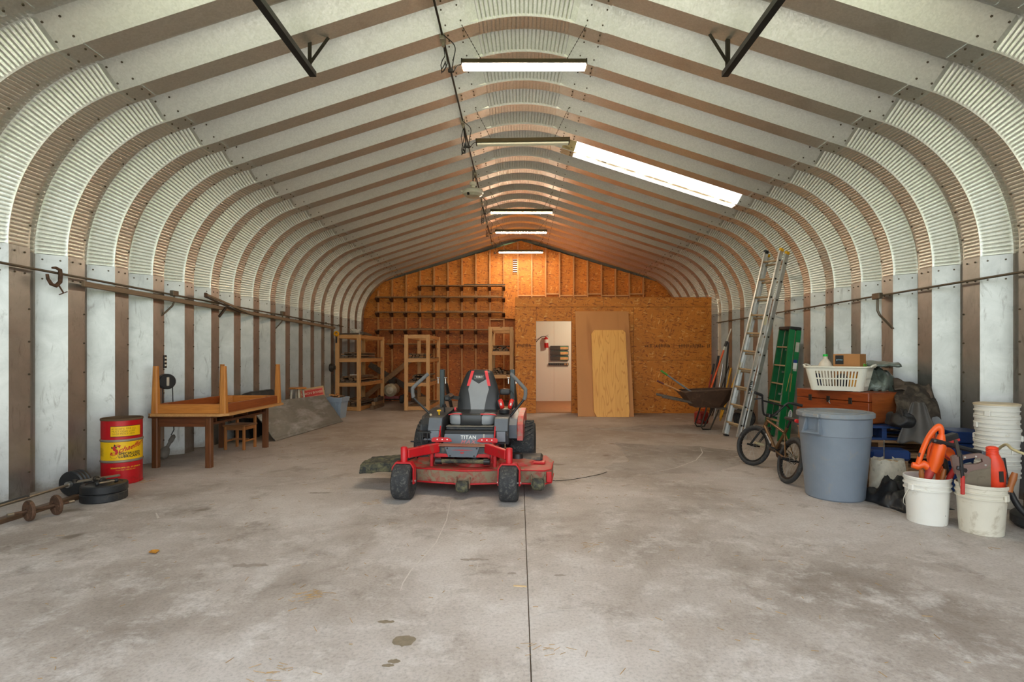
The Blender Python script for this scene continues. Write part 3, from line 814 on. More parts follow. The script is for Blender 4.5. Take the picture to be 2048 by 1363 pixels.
cyl_patch(AF - .605, AF + .935, .497, .597, r + .0012, M_YEL, drum, 'yellow_label')
for i, t in enumerate(('#112 HTC FIRE ALL', 'MULT GEAR LUBE', '5W20 MOLY-15W')): cyl_text(t, .026, .573 - i * .026, AF - .56, plain('print_faded', srgb(150, 112, 30), .6), drum, r + .0016, align='LEFT')
s_, f_ = text_mb('S', .15, shear=.35, bold=.004)
mb = MB(); wrap(mb, s_, f_, r + .002, AF - .47, .352); mb.build('lettering', M_INKR, drum)
vs, fs = text_mb("chaeffer's", .072, align='LEFT', shear=.45, bold=.0012)
vs = [Vector((v.x, v.y + .28 * v.x, 0)) for v in vs]
mb = MB(); wrap(mb, vs, fs, r + .002, AF - .25, .350); mb.build('lettering', M_INKR, drum)
cyl_text('SPECIALIZED', .034, .318, AF - .22, M_INKK, drum, r + .002, align='LEFT', bold=.0012, space=1.05)
cyl_text('LUBRICANTS', .034, .288, AF - .22, M_INKK, drum, r + .002, align='LEFT', bold=.0012, space=1.05)
mb = MB()
for k in range(24):
    a0, a1 = 2 * math.pi * k / 24, 2 * math.pi * (k + 1) / 24
    q = [Vector((.033 * math.cos(a0), .033 * math.sin(a0), 0)), Vector((.033 * math.cos(a1), .033 * math.sin(a1), 0)), Vector((.031 * math.cos(a1), .031 * math.sin(a1), 0)), Vector((.031 * math.cos(a0), .031 * math.sin(a0), 0))]
    wrap(mb, q, [(0, 1, 2, 3)], r + .0016, AF - .44, .305)
mb.build('emblem_ring', M_INKK, drum)
for (x, y) in ((-.53, .385), (-.40, .405), (-.33, .385)):
    mb = MB(); wrap(mb, [Vector((0, -.012, 0)), Vector((.007, 0, 0)), Vector((0, .016, 0)), Vector((-.007, 0, 0))], [(0, 1, 2, 3)], r + .0024, AF + x, y); mb.build('emblem_drop', M_INKK, drum)
for i in range(6): cyl_text('GREASE OILS', .012, .37 - i * .014, AF - 1.25, M_INKK, drum, r + .0016)
cyl_text('SCHAEFFER MFG. CO.  ST. LOUIS, MO', .017, .175, AF - .60, M_INKY, drum, r + .0016, align='LEFT', bold=.0004)
cyl_text('TOLL FREE 1-800-325-9962', .015, .152, AF - .35, M_INKY, drum, r + .0016, align='LEFT')

# ---- weights on the floor
M_CAST = plain('black_weight', (.020, .021, .023), .45, .2, var=.3, dirt=srgb(84, 76, 66), dirt_amt=.1)
M_RUST = plain('rusted_iron', srgb(104, 76, 58), .75, .3, var=.3, scale=25, dirt=srgb(70, 52, 40), dirt_amt=.5, bmp=.4)
M_BAR = plain('dull_bar', srgb(140, 128, 112), .4, .7)
for i in range(2):
    p = empty('weight_plate', (-3.87 + .004 * i, 4.82, .001 + i * .076), i * .4, label=('lower', 'upper')[i] + ' of two black weight plates stacked flat before the drum', cat='weight', group='stacked weight plates')
    MB().lathe([(.025, 0), (.17, 0), (.178, .008), (.178, .066), (.170, .075), (.14, .075), (.135, .068), (.06, .068), (.055, .075), (.025, .075), (.025, 0)], 40, cap0=False, cap1=False).build('disc', M_CAST, p)
    MB().lathe([(.025, 0), (.025, .074)], 16, cap0=False, cap1=False).build('hub', M_BAR, p)
def dumbbell(loc, rz, L, rh, rb, mat, label, hexn=10):
    d = empty('dumbbell', loc, rz, label=label, cat='dumbbell', group='small dumbbells on the weight plates')
    MB().cyl((-L / 2, 0, rh), (L / 2, 0, rh), rb, 10).build('handle', M_BAR, d)
    for s in (-1, 1): MB().tube([(s * L / 2 * .72, 0, rh), (s * L / 2 * .76, 0, rh), (s * L / 2, 0, rh), (s * L / 2 * 1.04, 0, rh)], [rh * .8, rh, rh, rh * .75], hexn).build('head', mat, d)
    return d
dumbbell((-3.80, 4.76, .153), R(62), .17, .020, .010, M_CAST, 'short black dumbbell on the front of the stacked plates')
dumbbell((-3.92, 4.83, .153), R(-30), .15, .026, .010, M_DARKIRON, 'dark dumbbell with thick heads on the stacked plates', 8)
d = empty('steel_bar', (-3.99, 4.93, .158), R(55), label='short flat steel bar lying across the back of the stacked plates', cat='bar')
MB().bar((-.2, 0, .012), (.15, 0, .012), .035, .018, b=.003).build('shaft', M_BAR, d); MB().cyl((-.19, 0, .009), (-.19, 0, .034), .02, 12).build('collar', M_DARKIRON, d)
bb = empty('barbell', (-4.26, 4.93, .118), label='long barbell with black plates along the left wall', cat='barbell')
MB().cyl((0, .17, 0), (.05, -1.3, -.01), .0125, 10).build('bar', M_BAR, bb)
for i, y in enumerate((.0, .04, .08)):
    M = Matrix.Translation((0, y, 0)) @ Matrix.Rotation(R(90), 4, 'X')
    MB().lathe([(.014, -.018), (.105, -.018), (.117, -.01), (.117, .01), (.105, .018), (.014, .018)], 36, M, cap0=False, cap1=False).build('weight_disc', M_CAST, bb)
MB().cyl((0, -.055, 0), (0, -.02, 0), .028, 14).build('collar', M_STEEL, bb)
MB().cyl((.015, -.46, 0), (.03, -1.3, -.01), .018, 10).build('dark_sleeve', M_BLACK, bb)
db = empty('rusty_dumbbell', (-3.93, 4.26, .083), R(-24), label='rusty adjustable dumbbell with two small discs on the floor', cat='dumbbell')
MB().cyl((0, -.20, 0), (0, .21, 0), .011, 10).build('bar', M_RUST, db)
for y in (-.085, .095):
    mb = MB(); M = Matrix.Translation((0, y, 0)) @ Matrix.Rotation(R(90), 4, 'X')
    mb.lathe([(.012, -.022), (.03, -.024), (.034, -.006), (.06, -.004), (.064, -.012), (.080, -.012), (.083, -.008), (.083, .008), (.08, .012), (.012, .012)], 32, M, cap0=False, cap1=False)
    for k in range(5):
        a = 2 * math.pi * k / 5; mb.bar((.02 * math.cos(a), y - .014, .02 * math.sin(a)), (.066 * math.cos(a), y - .014, .066 * math.sin(a)), .012, .012, up=(0, 1, 0))
    mb.build('weight_disc', M_RUST, db)
for y in (-.2, .2): MB().cyl((0, y - .02, 0), (0, y + .02, 0), .0125, 10).build('threaded_end', M_BAR, db)
o = MB().box((0, 0, .02), (.07, 1.7, .04), .004).build('timber_batten', wood('dark_batten', srgb(72, 52, 38), srgb(110, 84, 62), 'y')); place(o, (-4.14, 4.0, 0), R(-1)); tag(o, 'dark timber batten lying beside the barbell', 'timber')

# ---- tables
M_WAL = wood('walnut_stain_z', srgb(78, 44, 22), srgb(124, 74, 38), 'z', rough=.42)
M_WALX = wood('walnut_stain_x', srgb(84, 44, 22), srgb(122, 70, 36), 'x', rough=.42)
M_WALY = wood('walnut_stain_y', srgb(80, 42, 20), srgb(116, 66, 34), 'y', rough=.42)
M_OAK = wood('honey_oak_z', srgb(168, 100, 40), srgb(206, 140, 66), 'z', rough=.38)
M_OAKX = wood('honey_oak_x', srgb(176, 104, 42), srgb(208, 138, 62), 'x', rough=.38)
M_OAKY = wood('honey_oak_y', srgb(120, 58, 22), srgb(160, 84, 36), 'y', rough=.42)
M_TOPE = wood('table_top_edge', srgb(176, 122, 66), srgb(206, 156, 98), 'y', rough=.45)
M_PALE = plain('pale_liner', srgb(190, 184, 172), .5)
def leg(mb, x, y, z0, z1, w0, w1, b=.006):
    vs = []; 
    for z, w in ((z0, w0 / 2), (z1, w1 / 2)):
        for a in range(8):
            sx, sy = [(-1, -1), (1, -1), (1, 1), (-1, 1)][a // 2]
            c = w - b
            if a % 2 == (0 if a // 2 in (0, 2) else 1): vs.append((x + sx * w, y + sy * c, z))
            else: vs.append((x + sx * c, y + sy * w, z))
    n = 8; mb.add(vs, [tuple(range(n))[::-1], tuple(range(n, 2 * n))] + [(i, (i + 1) % n, n + (i + 1) % n, n + i) for i in range(n)]); return mb
T0 = Vector((-4.03, 6.88, 0))
tb = empty('wooden_table', T0, label='dark wooden table with book cubbies standing on the floor by the left wall', cat='table')
LX, LY = .315, .685
MB().box((0, 0, .602), (.74, 1.50, .026), .006).build('table_top', M_WALY, tb)
for (x, y) in ((-LX, -LY), (LX, -LY), (LX, LY), (-LX, LY)): leg(MB(), x, y, 0, .588, .070, .070, .010).build('leg', M_WAL, tb)
for y in (-LY, LY): MB().box((0, y, .535), (LX * 2 - .071, .026, .105), .003).build('apron', M_WALX, tb)
MB().box((-LX, 0, .535), (.026, LY * 2 - .09, .105), .003).build('apron', M_WALY, tb)
MB().box((LX + .012, 0, .515), (.024, LY * 2 - .07, .03), .003).build('cubby_rail', M_WALY, tb)
MB().box((LX + .012, 0, .583), (.024, LY * 2 - .07, .012), .003).build('cubby_rail', M_WALY, tb)
MB().box((.01, 0, .512), (LX * 2 - .03, LY * 2 - .09, .012)).build('cubby_floor', M_PALE, tb)
for y in (-.55, -.18, .18, .55): MB().box((.16, y, .552), (LX * 2 - .31, .018, .07)).build('cubby_divider', M_WALX, tb)
# the second table lies upside down on the first
t2 = empty('upturned_table', T0 + Vector((.10, -.02, .616)), label='honey oak table lying upside down on the dark table, legs in the air', cat='table')
mb = MB(); ch = .07; X2, Y2 = .475, .78
mb.prism([(-X2 + ch, -Y2), (X2 - ch, -Y2), (X2, -Y2 + ch), (X2, Y2 - ch), (X2 - ch, Y2), (-X2 + ch, Y2), (-X2, Y2 - ch), (-X2, -Y2 + ch)], 0, .028, 'z'); mb.build('table_top', M_TOPE, t2)
ax, ay = .40, .69
for (x, y) in ((-ax, -ay), (ax, -ay), (ax, ay), (-ax, ay)): leg(MB(), x, y, .0285, .585, .078, .052, .012).build('leg', M_OAK, t2)
for y in (-ay, ay): MB().box((0, y - .012 * (1 if y < 0 else -1), .083), (ax * 2 - .07, .022, .107), .002).build('apron', M_OAKX, t2)
for x in (-ax, ax): MB().box((x, 0, .083), (.022, ay * 2 - .07, .107), .002).build('apron', M_OAKY, t2)
for (x, y, a) in ((-.3, .62, 45), (.3, .62, -45), (.3, -.62, 45), (-.3, -.62, -45)): MB().box((x, y, .085), (.16, .02, .09), rot=(0, 0, R(a))).build('corner_block', M_OAKX, t2)

# ---- child's chair under the table
ch_ = empty('small_chair', (-4.04, 7.50, 0), R(-4), label='small wooden chair pushed under the dark table', cat='chair')
M_CHR = wood('chair_wood', srgb(150, 88, 40), srgb(186, 122, 62), 'z', rough=.45); M_CHX = wood('chair_wood_x', srgb(124, 78, 44), srgb(168, 116, 70), 'x', rough=.5)
for (x, y, h) in ((-.135, -.135, .325), (.135, -.135, .325), (-.135, .135, .46), (.135, .135, .46)): leg(MB(), x, y, 0, h, .034, .034, .006).build('leg', M_CHR, ch_)
MB().box((0, -.005, .338), (.33, .32, .024), .008).build('seat', M_CHX, ch_)
for y in (-.135, .135): MB().box((0, y, .30), (.24, .018, .045)).build('apron', M_CHX, ch_)
for x in (-.135, .135): MB().box((x, 0, .30), (.018, .24, .045)).build('apron', M_CHR, ch_); MB().box((x, 0, .12), (.016, .24, .022)).build('stretcher', M_CHR, ch_)
MB().box((0, 0, .13), (.25, .016, .022)).build('stretcher', M_CHX, ch_)
MB().box((0, .135, .435), (.25, .016, .04), .004).build('backrest', M_CHX, ch_)

# ---- cord reel and work light on the wall
wx = -4.50
cr_ = empty('cord_reel', (wx + .03, 6.56, 1.0), label='black cord reel hung on the left wall above the tables', cat='reel')
M = Matrix.Rotation(R(68), 4, 'Y') @ Matrix.Rotation(0, 4, 'Z')
MB().lathe([(.02, .045), (.088, .045), (.096, .035), (.096, .02), (.08, .015), (.08, -.015), (.096, -.02), (.096, -.035), (.088, -.045), (.02, -.045)], 36, Vector((.80, -.6, 0)).to_track_quat('Z', 'Y').to_matrix().to_4x4()).build('spool', M_BLACK, cr_)
MB().box((.043, -.034, 0), (.012, .030, .11), .003, rot=(0, 0, R(-37))).build('pale_label', M_PALE, cr_)
MB().tube([(.01, -.08, -.05), (.012, -.08, -.3), (.012, -.08, -.42)], .006, 6).build('cord', M_CABLE, cr_)
MB().tube([(.01, .10, -.02), (.012, .11, -.3), (.02, .11, -.55), (.03, .10, -.62), (.02, .06, -.68)], .006, 6).build('cord', M_CABLE, cr_)
mb = MB(); mb.tube([(.012, -.08, -.42), (.012, -.075, -.445), (.012, -.04, -.47)], [.01, .018, .014], 8); mb.build('plug', M_BLACK, cr_)
wl = empty('work_light', (-4.46, 6.56, .0), label='dusty grey work light with handle standing against the foot of the left wall', cat='lamp')
M_DUST = plain('dusty_grey', srgb(112, 106, 98), .8, var=.25)
p0, p1 = Vector((.0, -.10, .075)), Vector((.02, .10, .31))
MB().tube([p0.lerp(p1, t) for t in (-.05, .05, .2, .38, .45)], [.035, .06, .062, .042, .024], 14).build('hood', M_DUST, wl)
MB().tube([p0.lerp(p1, t) for t in (.42, .55, .68, .72, .95, 1.02)], [.02, .02, .02, .030, .028, .012], 12).build('handle', M_DUST, wl)
o = empty('wall_switch', (wx + .02, 6.55, 1.25), label='small black and white switch strip on the wall above the cord reel', cat='switch')
MB().box((0, 0, 0), (.02, .05, .16), .005).build('body', M_BLACK, o)
for z in (-.045, .0, .045): MB().box((.011, 0, z), (.006, .035, .022), .002).build('toggle', M_WHITE, o)

# ---- truck bed mat, black shell, stool, crate, tote
msc, nt, b = newmat('scuffed_grey_sheet')
co = coords(nt); c = ramp(nt, noise_t(nt, co, 3, 6, .6), [(.3, srgb(88, 88, 84)), (.7, srgb(112, 112, 107))])
co2 = coords(nt, (1, .8, 3.6)); n2 = noise_t(nt, co2, 1.3, 9, .72, .35)
c = mix(nt, ramp(nt, n2, [(.50, (0, 0, 0)), (.66, (.7, .7, .7))]), c, srgb(156, 158, 160))
nt.links.new(c, b.inputs['Base Color']); b.inputs['Roughness'].default_value = .5; b.inputs['Metallic'].default_value = .15
sh = empty('metal_tonneau', (-3.8, 8.1, 0), label='large scuffed grey metal panel leaning beyond the tables', cat='panel')
BL, BR, TR, TL = Vector((-.03, 0, 0)), Vector((.20, 2.42, 0)), Vector((-.20, 2.50, .53)), Vector((-.42, -.02, .575))
def quad(a, b, c, d, u, v): return a.lerp(b, u).lerp(d.lerp(c, u), v)
nrm = (BR - BL).cross(TL - BL).normalized()
for (v0, v1, off) in ((0.0, .06, .006), (.065, .55, 0), (.555, 1.0, -.006)):
    vs = []
    for o_ in (0, .012):
        for (u, v) in ((0, v0), (1, v0), (1, v1), (0, v1)): vs.append(quad(BL, BR, TR, TL, u, v) + nrm * (o_ + off))
    MB().add(vs, [(3, 2, 1, 0), (4, 5, 6, 7), (0, 1, 5, 4), (1, 2, 6, 5), (2, 3, 7, 6), (3, 0, 4, 7)]).build('panel_strip', msc, sh)
bl = empty('bed_liner', (-4.20, 8.52, 0), label='black moulded plastic liner behind the grey panel and tables', cat='liner')
def linf(u, v):
    y = -.55 + 1.62 * u; z = .72 * math.sin(min(1, v * 1.15) * math.pi / 2) * (1 - .55 * max(0, (.35 - u) / .35) ** 1.6) * (1 - .35 * max(0, (u - .86) / .14) ** 2)
    return (-.12 - .16 * v + .03 * math.sin(u * 40), y, z)
MB().grid(linf, 60, 10).build('shell', plain('ribbed_black_liner', (.012, .012, .013), .6, scale=30, bmp=.5), bl)
MB().tube([linf(i / 30, 1.0) for i in range(31)], .012, 8).build('rolled_edge', M_BLACK, bl)
st = empty('wooden_stool', (-4.34, 10.14, -.06), label='round wooden stool with pale legs behind the grey panel', cat='stool')
MB().lathe([(0, .742), (.15, .742), (.165, .75), (.165, .765), (.155, .775), (0, .775)], 32, cap0=False, cap1=False).build('seat', M_OAKX, st)
for k in range(4):
    a = R(35 + 90 * k); MB().tube([(.10 * math.cos(a), .10 * math.sin(a), .742), (.18 * math.cos(a), .18 * math.sin(a), 0)], [.02, .016], 10).build('leg', plain('pale_paint', srgb(206, 196, 176), .5), st)
for z, rr_ in ((.25, .15), (.42, .13)):
    for k in range(4):
        a = R(35 + 90 * k); a2 = a + R(90); MB().cyl((rr_ * math.cos(a), rr_ * math.sin(a), z), (rr_ * math.cos(a2), rr_ * math.sin(a2), z), .009, 8).build('rung', M_PALE, st)
M_CARD = plain('old_cardboard', srgb(196, 162, 116), .8, var=.12)
cb = empty('printed_box', (-4.24, 10.62, .42), label='flat tan box with a red printed panel propped up behind the grey panel', cat='box', rot=(R(-6), R(-9), R(24)))
MB().box((0, .0, .13), (.50, .12, .26), .004).build('box_body', M_CARD, cb)
MB().box((.02, -.0612, .15), (.42, .0016, .15)).build('red_print', plain('red_print', srgb(204, 62, 54), .7, var=.2), cb)
vs, fs = text_mb('UNION BOXED', .062, bold=.001); MB().add([(v.x * .98 + .02, -.0624, v.y + .15) for v in vs], fs).build('lettering', plain('pale_print', srgb(226, 190, 160), .7), cb)
mb = MB()
for (cx, cz, sx, sz) in ((.02, .215, .40, .004), (.02, .085, .40, .004), (-.18, .15, .004, .13), (.22, .15, .004, .13)): mb.box((cx, -.0624, cz), (sx, .0008, sz))
mb.build('print_border', plain('pale_print', srgb(226, 190, 160), .7), cb)
MB().box((0, .0, -.2), (.44, .1, .39)).build('box_lower_half', M_CARD, cb)
M_TOTE = plain('blue_grey_plastic', srgb(146, 164, 184), .45, var=.06)
to = empty('plastic_tote', (-3.93, 11.2, 0), R(-4), label='blue grey plastic tote full of wood scraps beside the first shelf', cat='tote')
def tote(hw, hd, z0, t, k): return [(-hw, -hd), (hw, -hd), (hw, hd), (-hw, hd)]
mb = MB()
for (z0, z1, a0, b0, a1, b1) in ((0, .35, .115, .15, .155, .19), (.35, .352, .155, .19, .172, .207), (.352, .44, .172, .207, .178, .213), (.44, .45, .178, .213, .172, .207)):
    v0 = [(-a0, -b0, z0), (a0, -b0, z0), (a0, b0, z0), (-a0, b0, z0)]; v1 = [(-a1, -b1, z1), (a1, -b1, z1), (a1, b1, z1), (-a1, b1, z1)]
    mb.add(v0 + v1, [(0, 1, 5, 4), (1, 2, 6, 5), (2, 3, 7, 6), (3, 0, 4, 7)])
mb.add([(-.115, -.15, 0), (.115, -.15, 0), (.115, .15, 0), (-.115, .15, 0)], [(3, 2, 1, 0)]); mb.add([(-.15, -.19, .37), (.15, -.19, .37), (.15, .19, .37), (-.15, .19, .37)], [(0, 1, 2, 3)]); mb.build('tub', M_TOTE, to)
for x in (-.09, -.03, .03, .09): MB().bar((x * .8, -.153, .02), (x * 1.1, -.192, .34), .012, .012, up=(0, 1, 0)).build('rib', M_TOTE, to)
rnd = random.Random(3)
for k in range(8):
    L = rnd.uniform(.16, .30); o = MB().box((0, 0, 0), (L, .04, .03), .003).build('wood_scrap', [M_PINEX, M_OAKX, M_OLDX][k % 3])
    place(o, Vector((-3.93 + rnd.uniform(-.06, .06), 11.2 + rnd.uniform(-.12, .12), .425 + .018 * (k // 3) + .005 * k)), rot=(rnd.uniform(-.1, .1), rnd.uniform(-.12, .12), rnd.uniform(0, 3)))
    tag(o, '%s wood offcut lying %s in the blue grey tote' % (('pale', 'honey brown', 'grey')[k % 3], ('at the bottom', 'in the middle', 'on top')[k // 3]), 'offcut', 'wood offcuts in the tote')

# ---- wall runs on the left
cl = empty('wall_conduit', (-4.515, 4, 2.125), label='thin conduit running along the left wall under the ribbed curve', cat='conduit')
MB().cyl((0, -3.3, .02), (0, 9.3, -.055), .012, 8).build('pipe', M_CONDUIT, cl)
for y in (6.75, 9.85):
    o = MB().box((.02, 0, .0), (.05, .11, .07), .005).build('junction_box', M_CONDUIT, cl); o.location = (0, y - 4, 0)
    mb = MB(); mb.tube([(.02, .0, -.03), (.02, .0, -.10), (.01, -.02, -.16), (-.03, -.08, -.24), (-.06, -.13, -.30)], .011, 8); o = mb.build('drop_pipe', M_CONDUIT, cl); o.location = (0, y - 4, 0)
for y in (12.05, 12.9):
    o = MB().box((0.02, 0, 0), (.03, .05, .05), .004).build('junction_box', M_CONDUIT, cl); o.location = (0, y - 4, -.05)
M_TRIMW = wood('grey_brown_beam', srgb(116, 96, 76), srgb(146, 124, 100), 'y')
bm = MB().box((0, 3.65, 0), (.035, 7.3, .055), .004).build('wall_beam', M_TRIMW); place(bm, (-4.50, 5.34, 2.055), rot=(R(-.45), 0, 0)); tag(bm, 'long grey brown wooden beam fixed along the left wall', 'beam')
cc_ = empty('c_clamp', (-4.49, 5.02, 2.135), label='rusty C clamp hanging on the left wall conduit', cat='clamp')
mb = MB(); mb.tube([(.0, -.04, .022), (.0, .0, .028), (.0, .045, .015), (.0, .05, -.04), (.0, .045, -.10), (.0, .0, -.145), (.0, -.05, -.135), (.0, -.085, -.09), (.0, -.095, -.045)], [.010, .014, .017, .018, .018, .018, .017, .014, .012], 8); mb.build('frame', M_RUST, cc_)
MB().cyl((0, .02, -.12), (0, .085, -.205), .007, 8).build('screw', M_RUST, cc_)
MB().cyl((0, .035, -.225), (0, .125, -.185), .005, 8).build('handle_bar', M_RUST, cc_)
bw = empty('folded_bracket', (-4.46, 7.35, 2.13), label='folded rusty bracket with two arms hung over the wooden beam', cat='bracket')
MB().bar((0, .0, .06), (0, 1.25, -.115), .02, .03).build('arm', M_TRIMW, bw)
MB().bar((.012, .0, .02), (0, .95, -.12), .018, .02).build('arm', M_DARKIRON, bw)
MB().box((0, .02, .045), (.03, .05, .07), .008).build('pivot', M_RUST, bw)
MB().bar((.0, .52, -.09), (-.03, .40, -.23), .022, .03).build('strut', M_DARKIRON, bw)
dm = empty('wall_lamp', (-4.47, 12.3, 1.05), label='dark round cage lamp on the wall left of the first shelf', cat='lamp')
MB().lathe([(.0, .09), (.05, .08), (.09, .03), (.10, 0), (.09, -.02)], 20, Matrix.Rotation(R(90), 4, 'Y'), cap0=False).build('dome', M_DARKIRON, dm)
for k in range(4):
    a = k * math.pi / 4; MB().tube([(.02 + .09 * math.sin(t * math.pi / 6), .10 * math.cos(t * math.pi / 6) * math.cos(a), .10 * math.cos(t * math.pi / 6) * math.sin(a)) for t in range(7)], .004, 6).build('cage_wire', M_BLACKM, dm)
# ================================================================== BACK OF THE SHED
rnd = random.Random(11)
def lumber_shelf(loc, rz, wx, dy, H, levels, label):
    s = empty('lumber_shelf', loc, rz, label=label, cat='shelf', group='open timber shelves')
    p = .088
    for (x, y) in ((0, 0), (wx, 0), (0, dy), (wx, dy)): MB().box((x, y, H / 2), (p, .06, H), .003).build('post', M_PINE, s)
    for z in levels:
        for y in (0, dy): MB().box((wx / 2, y + (.0), z), (wx - p - .001, .04, .088), .003).build('rail', M_PINEX, s)
        for x in (0, wx): MB().box((x + (.03 if x == 0 else -.03) * 0, dy / 2, z), (.04, dy - .061, .088), .003).build('side_rail', M_PINEY, s)
        if z < H - .1:
            n = 4
            for i in range(n): MB().box((wx / 2 - .0, .10 + (dy - .2) * i / (n - 1), z + .054), (wx + .02, .14, .018)).build('deck_board', M_OLDX, s)
    return s
sA = Vector((-4.44, 12.66, 0)); sB = Vector((-2.79, 12.72, 0)); sC = Vector((-.75, 12.75, 0))
lumber_shelf(sA, R(-4), .53, 1.72, 1.84, (.05, .63, 1.22, 1.795), 'open pine shelf of scrap lumber in the left corner')
lumber_shelf(sB, 0, .53, 1.65, 1.84, (.05, .63, 1.22, 1.795), 'open pine shelf of lumber between the left corner and the mower')
lumber_shelf(sC, 0, .52, 1.6, 2.03, (.05, .82, 1.39, 1.985), 'tall open pine shelf beside the partition behind the mower')
M_SCR = [wood('scrap_a', srgb(92, 70, 50), srgb(134, 104, 76), 'y', rough=.8), wood('scrap_b', srgb(120, 88, 58), srgb(168, 128, 88), 'y', rough=.75), wood('scrap_c', srgb(66, 54, 44), srgb(104, 90, 76), 'y', rough=.8), M_OLDX]
ORD = ('first', 'second', 'third', 'fourth', 'fifth', 'sixth', 'seventh', 'eighth')
def pile(base, rz, wx, dy, z, layers, lab, seed=1, endlen=(.5, 1.0)):
    """boards lying front to back in layers on a shelf deck"""
    r_ = random.Random(seed); Mz = Matrix.Rotation(rz, 3, 'Z')
    for L in range(layers):
        x = .05 + r_.uniform(0, .02); n = 0
        while x < wx - .10:
            w = r_.uniform(.05, .095); h = r_.uniform(.022, .034)
            if x + w > wx - .03: break
            ln = min(dy - .16, r_.uniform(*endlen) * dy)
            if r_.random() < (.9 if L < 2 else .7):
                o = MB().box((0, 0, h / 2), (w, ln, h), .002).build('lumber_piece', r_.choice(M_SCR))
                p_ = Vector(base) + Mz @ Vector((x + w / 2, .02 + ln / 2 + r_.uniform(0, .06), 0)); p_.z = z + L * .0345
                place(o, p_, rz + r_.uniform(-.006, .006))
                tag(o, '%s, %s layer, %s from left' % (lab, ('bottom', 'second', 'third', 'fourth', 'fifth', 'sixth')[L], ORD[n]), 'lumber', lab + 's'); n += 1
            x += w + r_.uniform(.014, .03)
pile(sA, R(-4), .53, 1.72, 1.284, 4, 'board on corner shelf upper deck', seed=1, endlen=(.75, 1.0))
pile(sA, R(-4), .53, 1.72, .694, 4, 'board on corner shelf middle deck', seed=2)
pile(sA, R(-4), .53, 1.72, .114, 4, 'board on corner shelf bottom deck', seed=3)
pile(sB, 0, .53, 1.65, 1.284, 3, 'board on middle shelf upper deck', seed=4, endlen=(.2, .6))
pile(sB, 0, .53, 1.65, .694, 6, 'board on middle shelf middle deck', seed=5, endlen=(.4, .9))
pile(sC, 0, .52, 1.6, 1.454, 4, 'board on tall shelf upper deck', seed=7, endlen=(.5, .9))
pile(sC, 0, .52, 1.6, .884, 4, 'board on tall shelf lower deck', seed=8, endlen=(.5, .9))
o = MB().bar((0, 0, 0), (.24, .10, -.0), .05, .015).build('white_strip', M_WHITE); place(o, (-4.18, 12.78, .86)); tag(o, 'white painted strip lying on the boards of the corner shelf', 'strip')
# things on and by the corner shelf
tp = empty('tape_reel', A(673, 667, 12.55), label='round yellow reel hung on the front corner of the first shelf', cat='reel')
MB().lathe([(.03, -.03), (.06, -.03), (.065, 0), (.06, .03), (.03, .03), (.03, -.03)], 20, Matrix.Rotation(R(70), 4, 'X'), cap0=False, cap1=False).build('rim', plain('reel_yellow', srgb(222, 160, 24), .45), tp)
MB().box((-.01, .02, -.14), (.03, .03, .16)).build('strap', M_BLACK, tp)
wt = empty('white_dish', A(711, 667, 12.85), label='small frilly white dish on top of the first shelf', cat='dish')
mb = MB()
mb.grid(lambda u, v: ((.02 + .12 * v) * math.cos(u * 2 * math.pi) * (1 + .10 * math.sin(u * 8 * 2 * math.pi) * v), (.02 + .12 * v) * math.sin(u * 2 * math.pi) * (1 + .1 * math.sin(u * 8 * 2 * math.pi) * v), .11 * v ** 2 + .02 * v * math.sin(u * 8 * 2 * math.pi)), 64, 5); mb.build('bowl', M_WHITE, wt)
MB().lathe([(.05, -.005), (.03, .02)], 16).build('foot', M_WHITE, wt); wt.location.z = 1.856
for i, (pa, pb, sz, lab) in enumerate(((A(676, 668, 12.7), A(716, 667, 12.6), .03, 'thin grey board lying on top of the corner shelf'), (A(724, 668, 12.75), A(740, 672, 14.2), .07, 'dark plank laid front to back on top of the corner shelf'))):
    pa.z = 1.842 + sz / 2; pb.z = pa.z; o = MB().bar((0, 0, 0), pb - pa, .09, sz).build('plank', M_SCR[2]); place(o, pa); tag(o, lab, 'plank')
o = MB().bar((0, 0, 0), Vector((1.40, .12, 1.15)), .05, .14, b=.004).build('leaning_plank', M_SCR[1]); place(o, (-4.62 + .08, 15.0, .09)); tag(o, 'long weathered plank slanting up behind the corner shelf', 'plank')
o = MB().bar((0, 0, 0), Vector((1.62, .0, -1.0)), .03, .16).build('dark_board', M_SCR[2]); place(o, (-4.42, 15.29, 1.08)); tag(o, 'dark board slanting down to the floor behind the corner shelf', 'board')
for i in range(3):
    o = MB().box((0, 0, .045), (.09, .85 - .1 * i, .09), .004).build('floor_beam', M_SCR[i % 3]); place(o, (-3.66 + (.02 if i == 2 else 0), 13.35 + .03 * i, .0 + .0915 * i), R(-3 + 2 * i)); tag(o, ('lowest', 'middle', 'top')[i] + ' of three beams piled on the floor right of the corner shelf', 'beam', 'beams piled by the corner shelf')
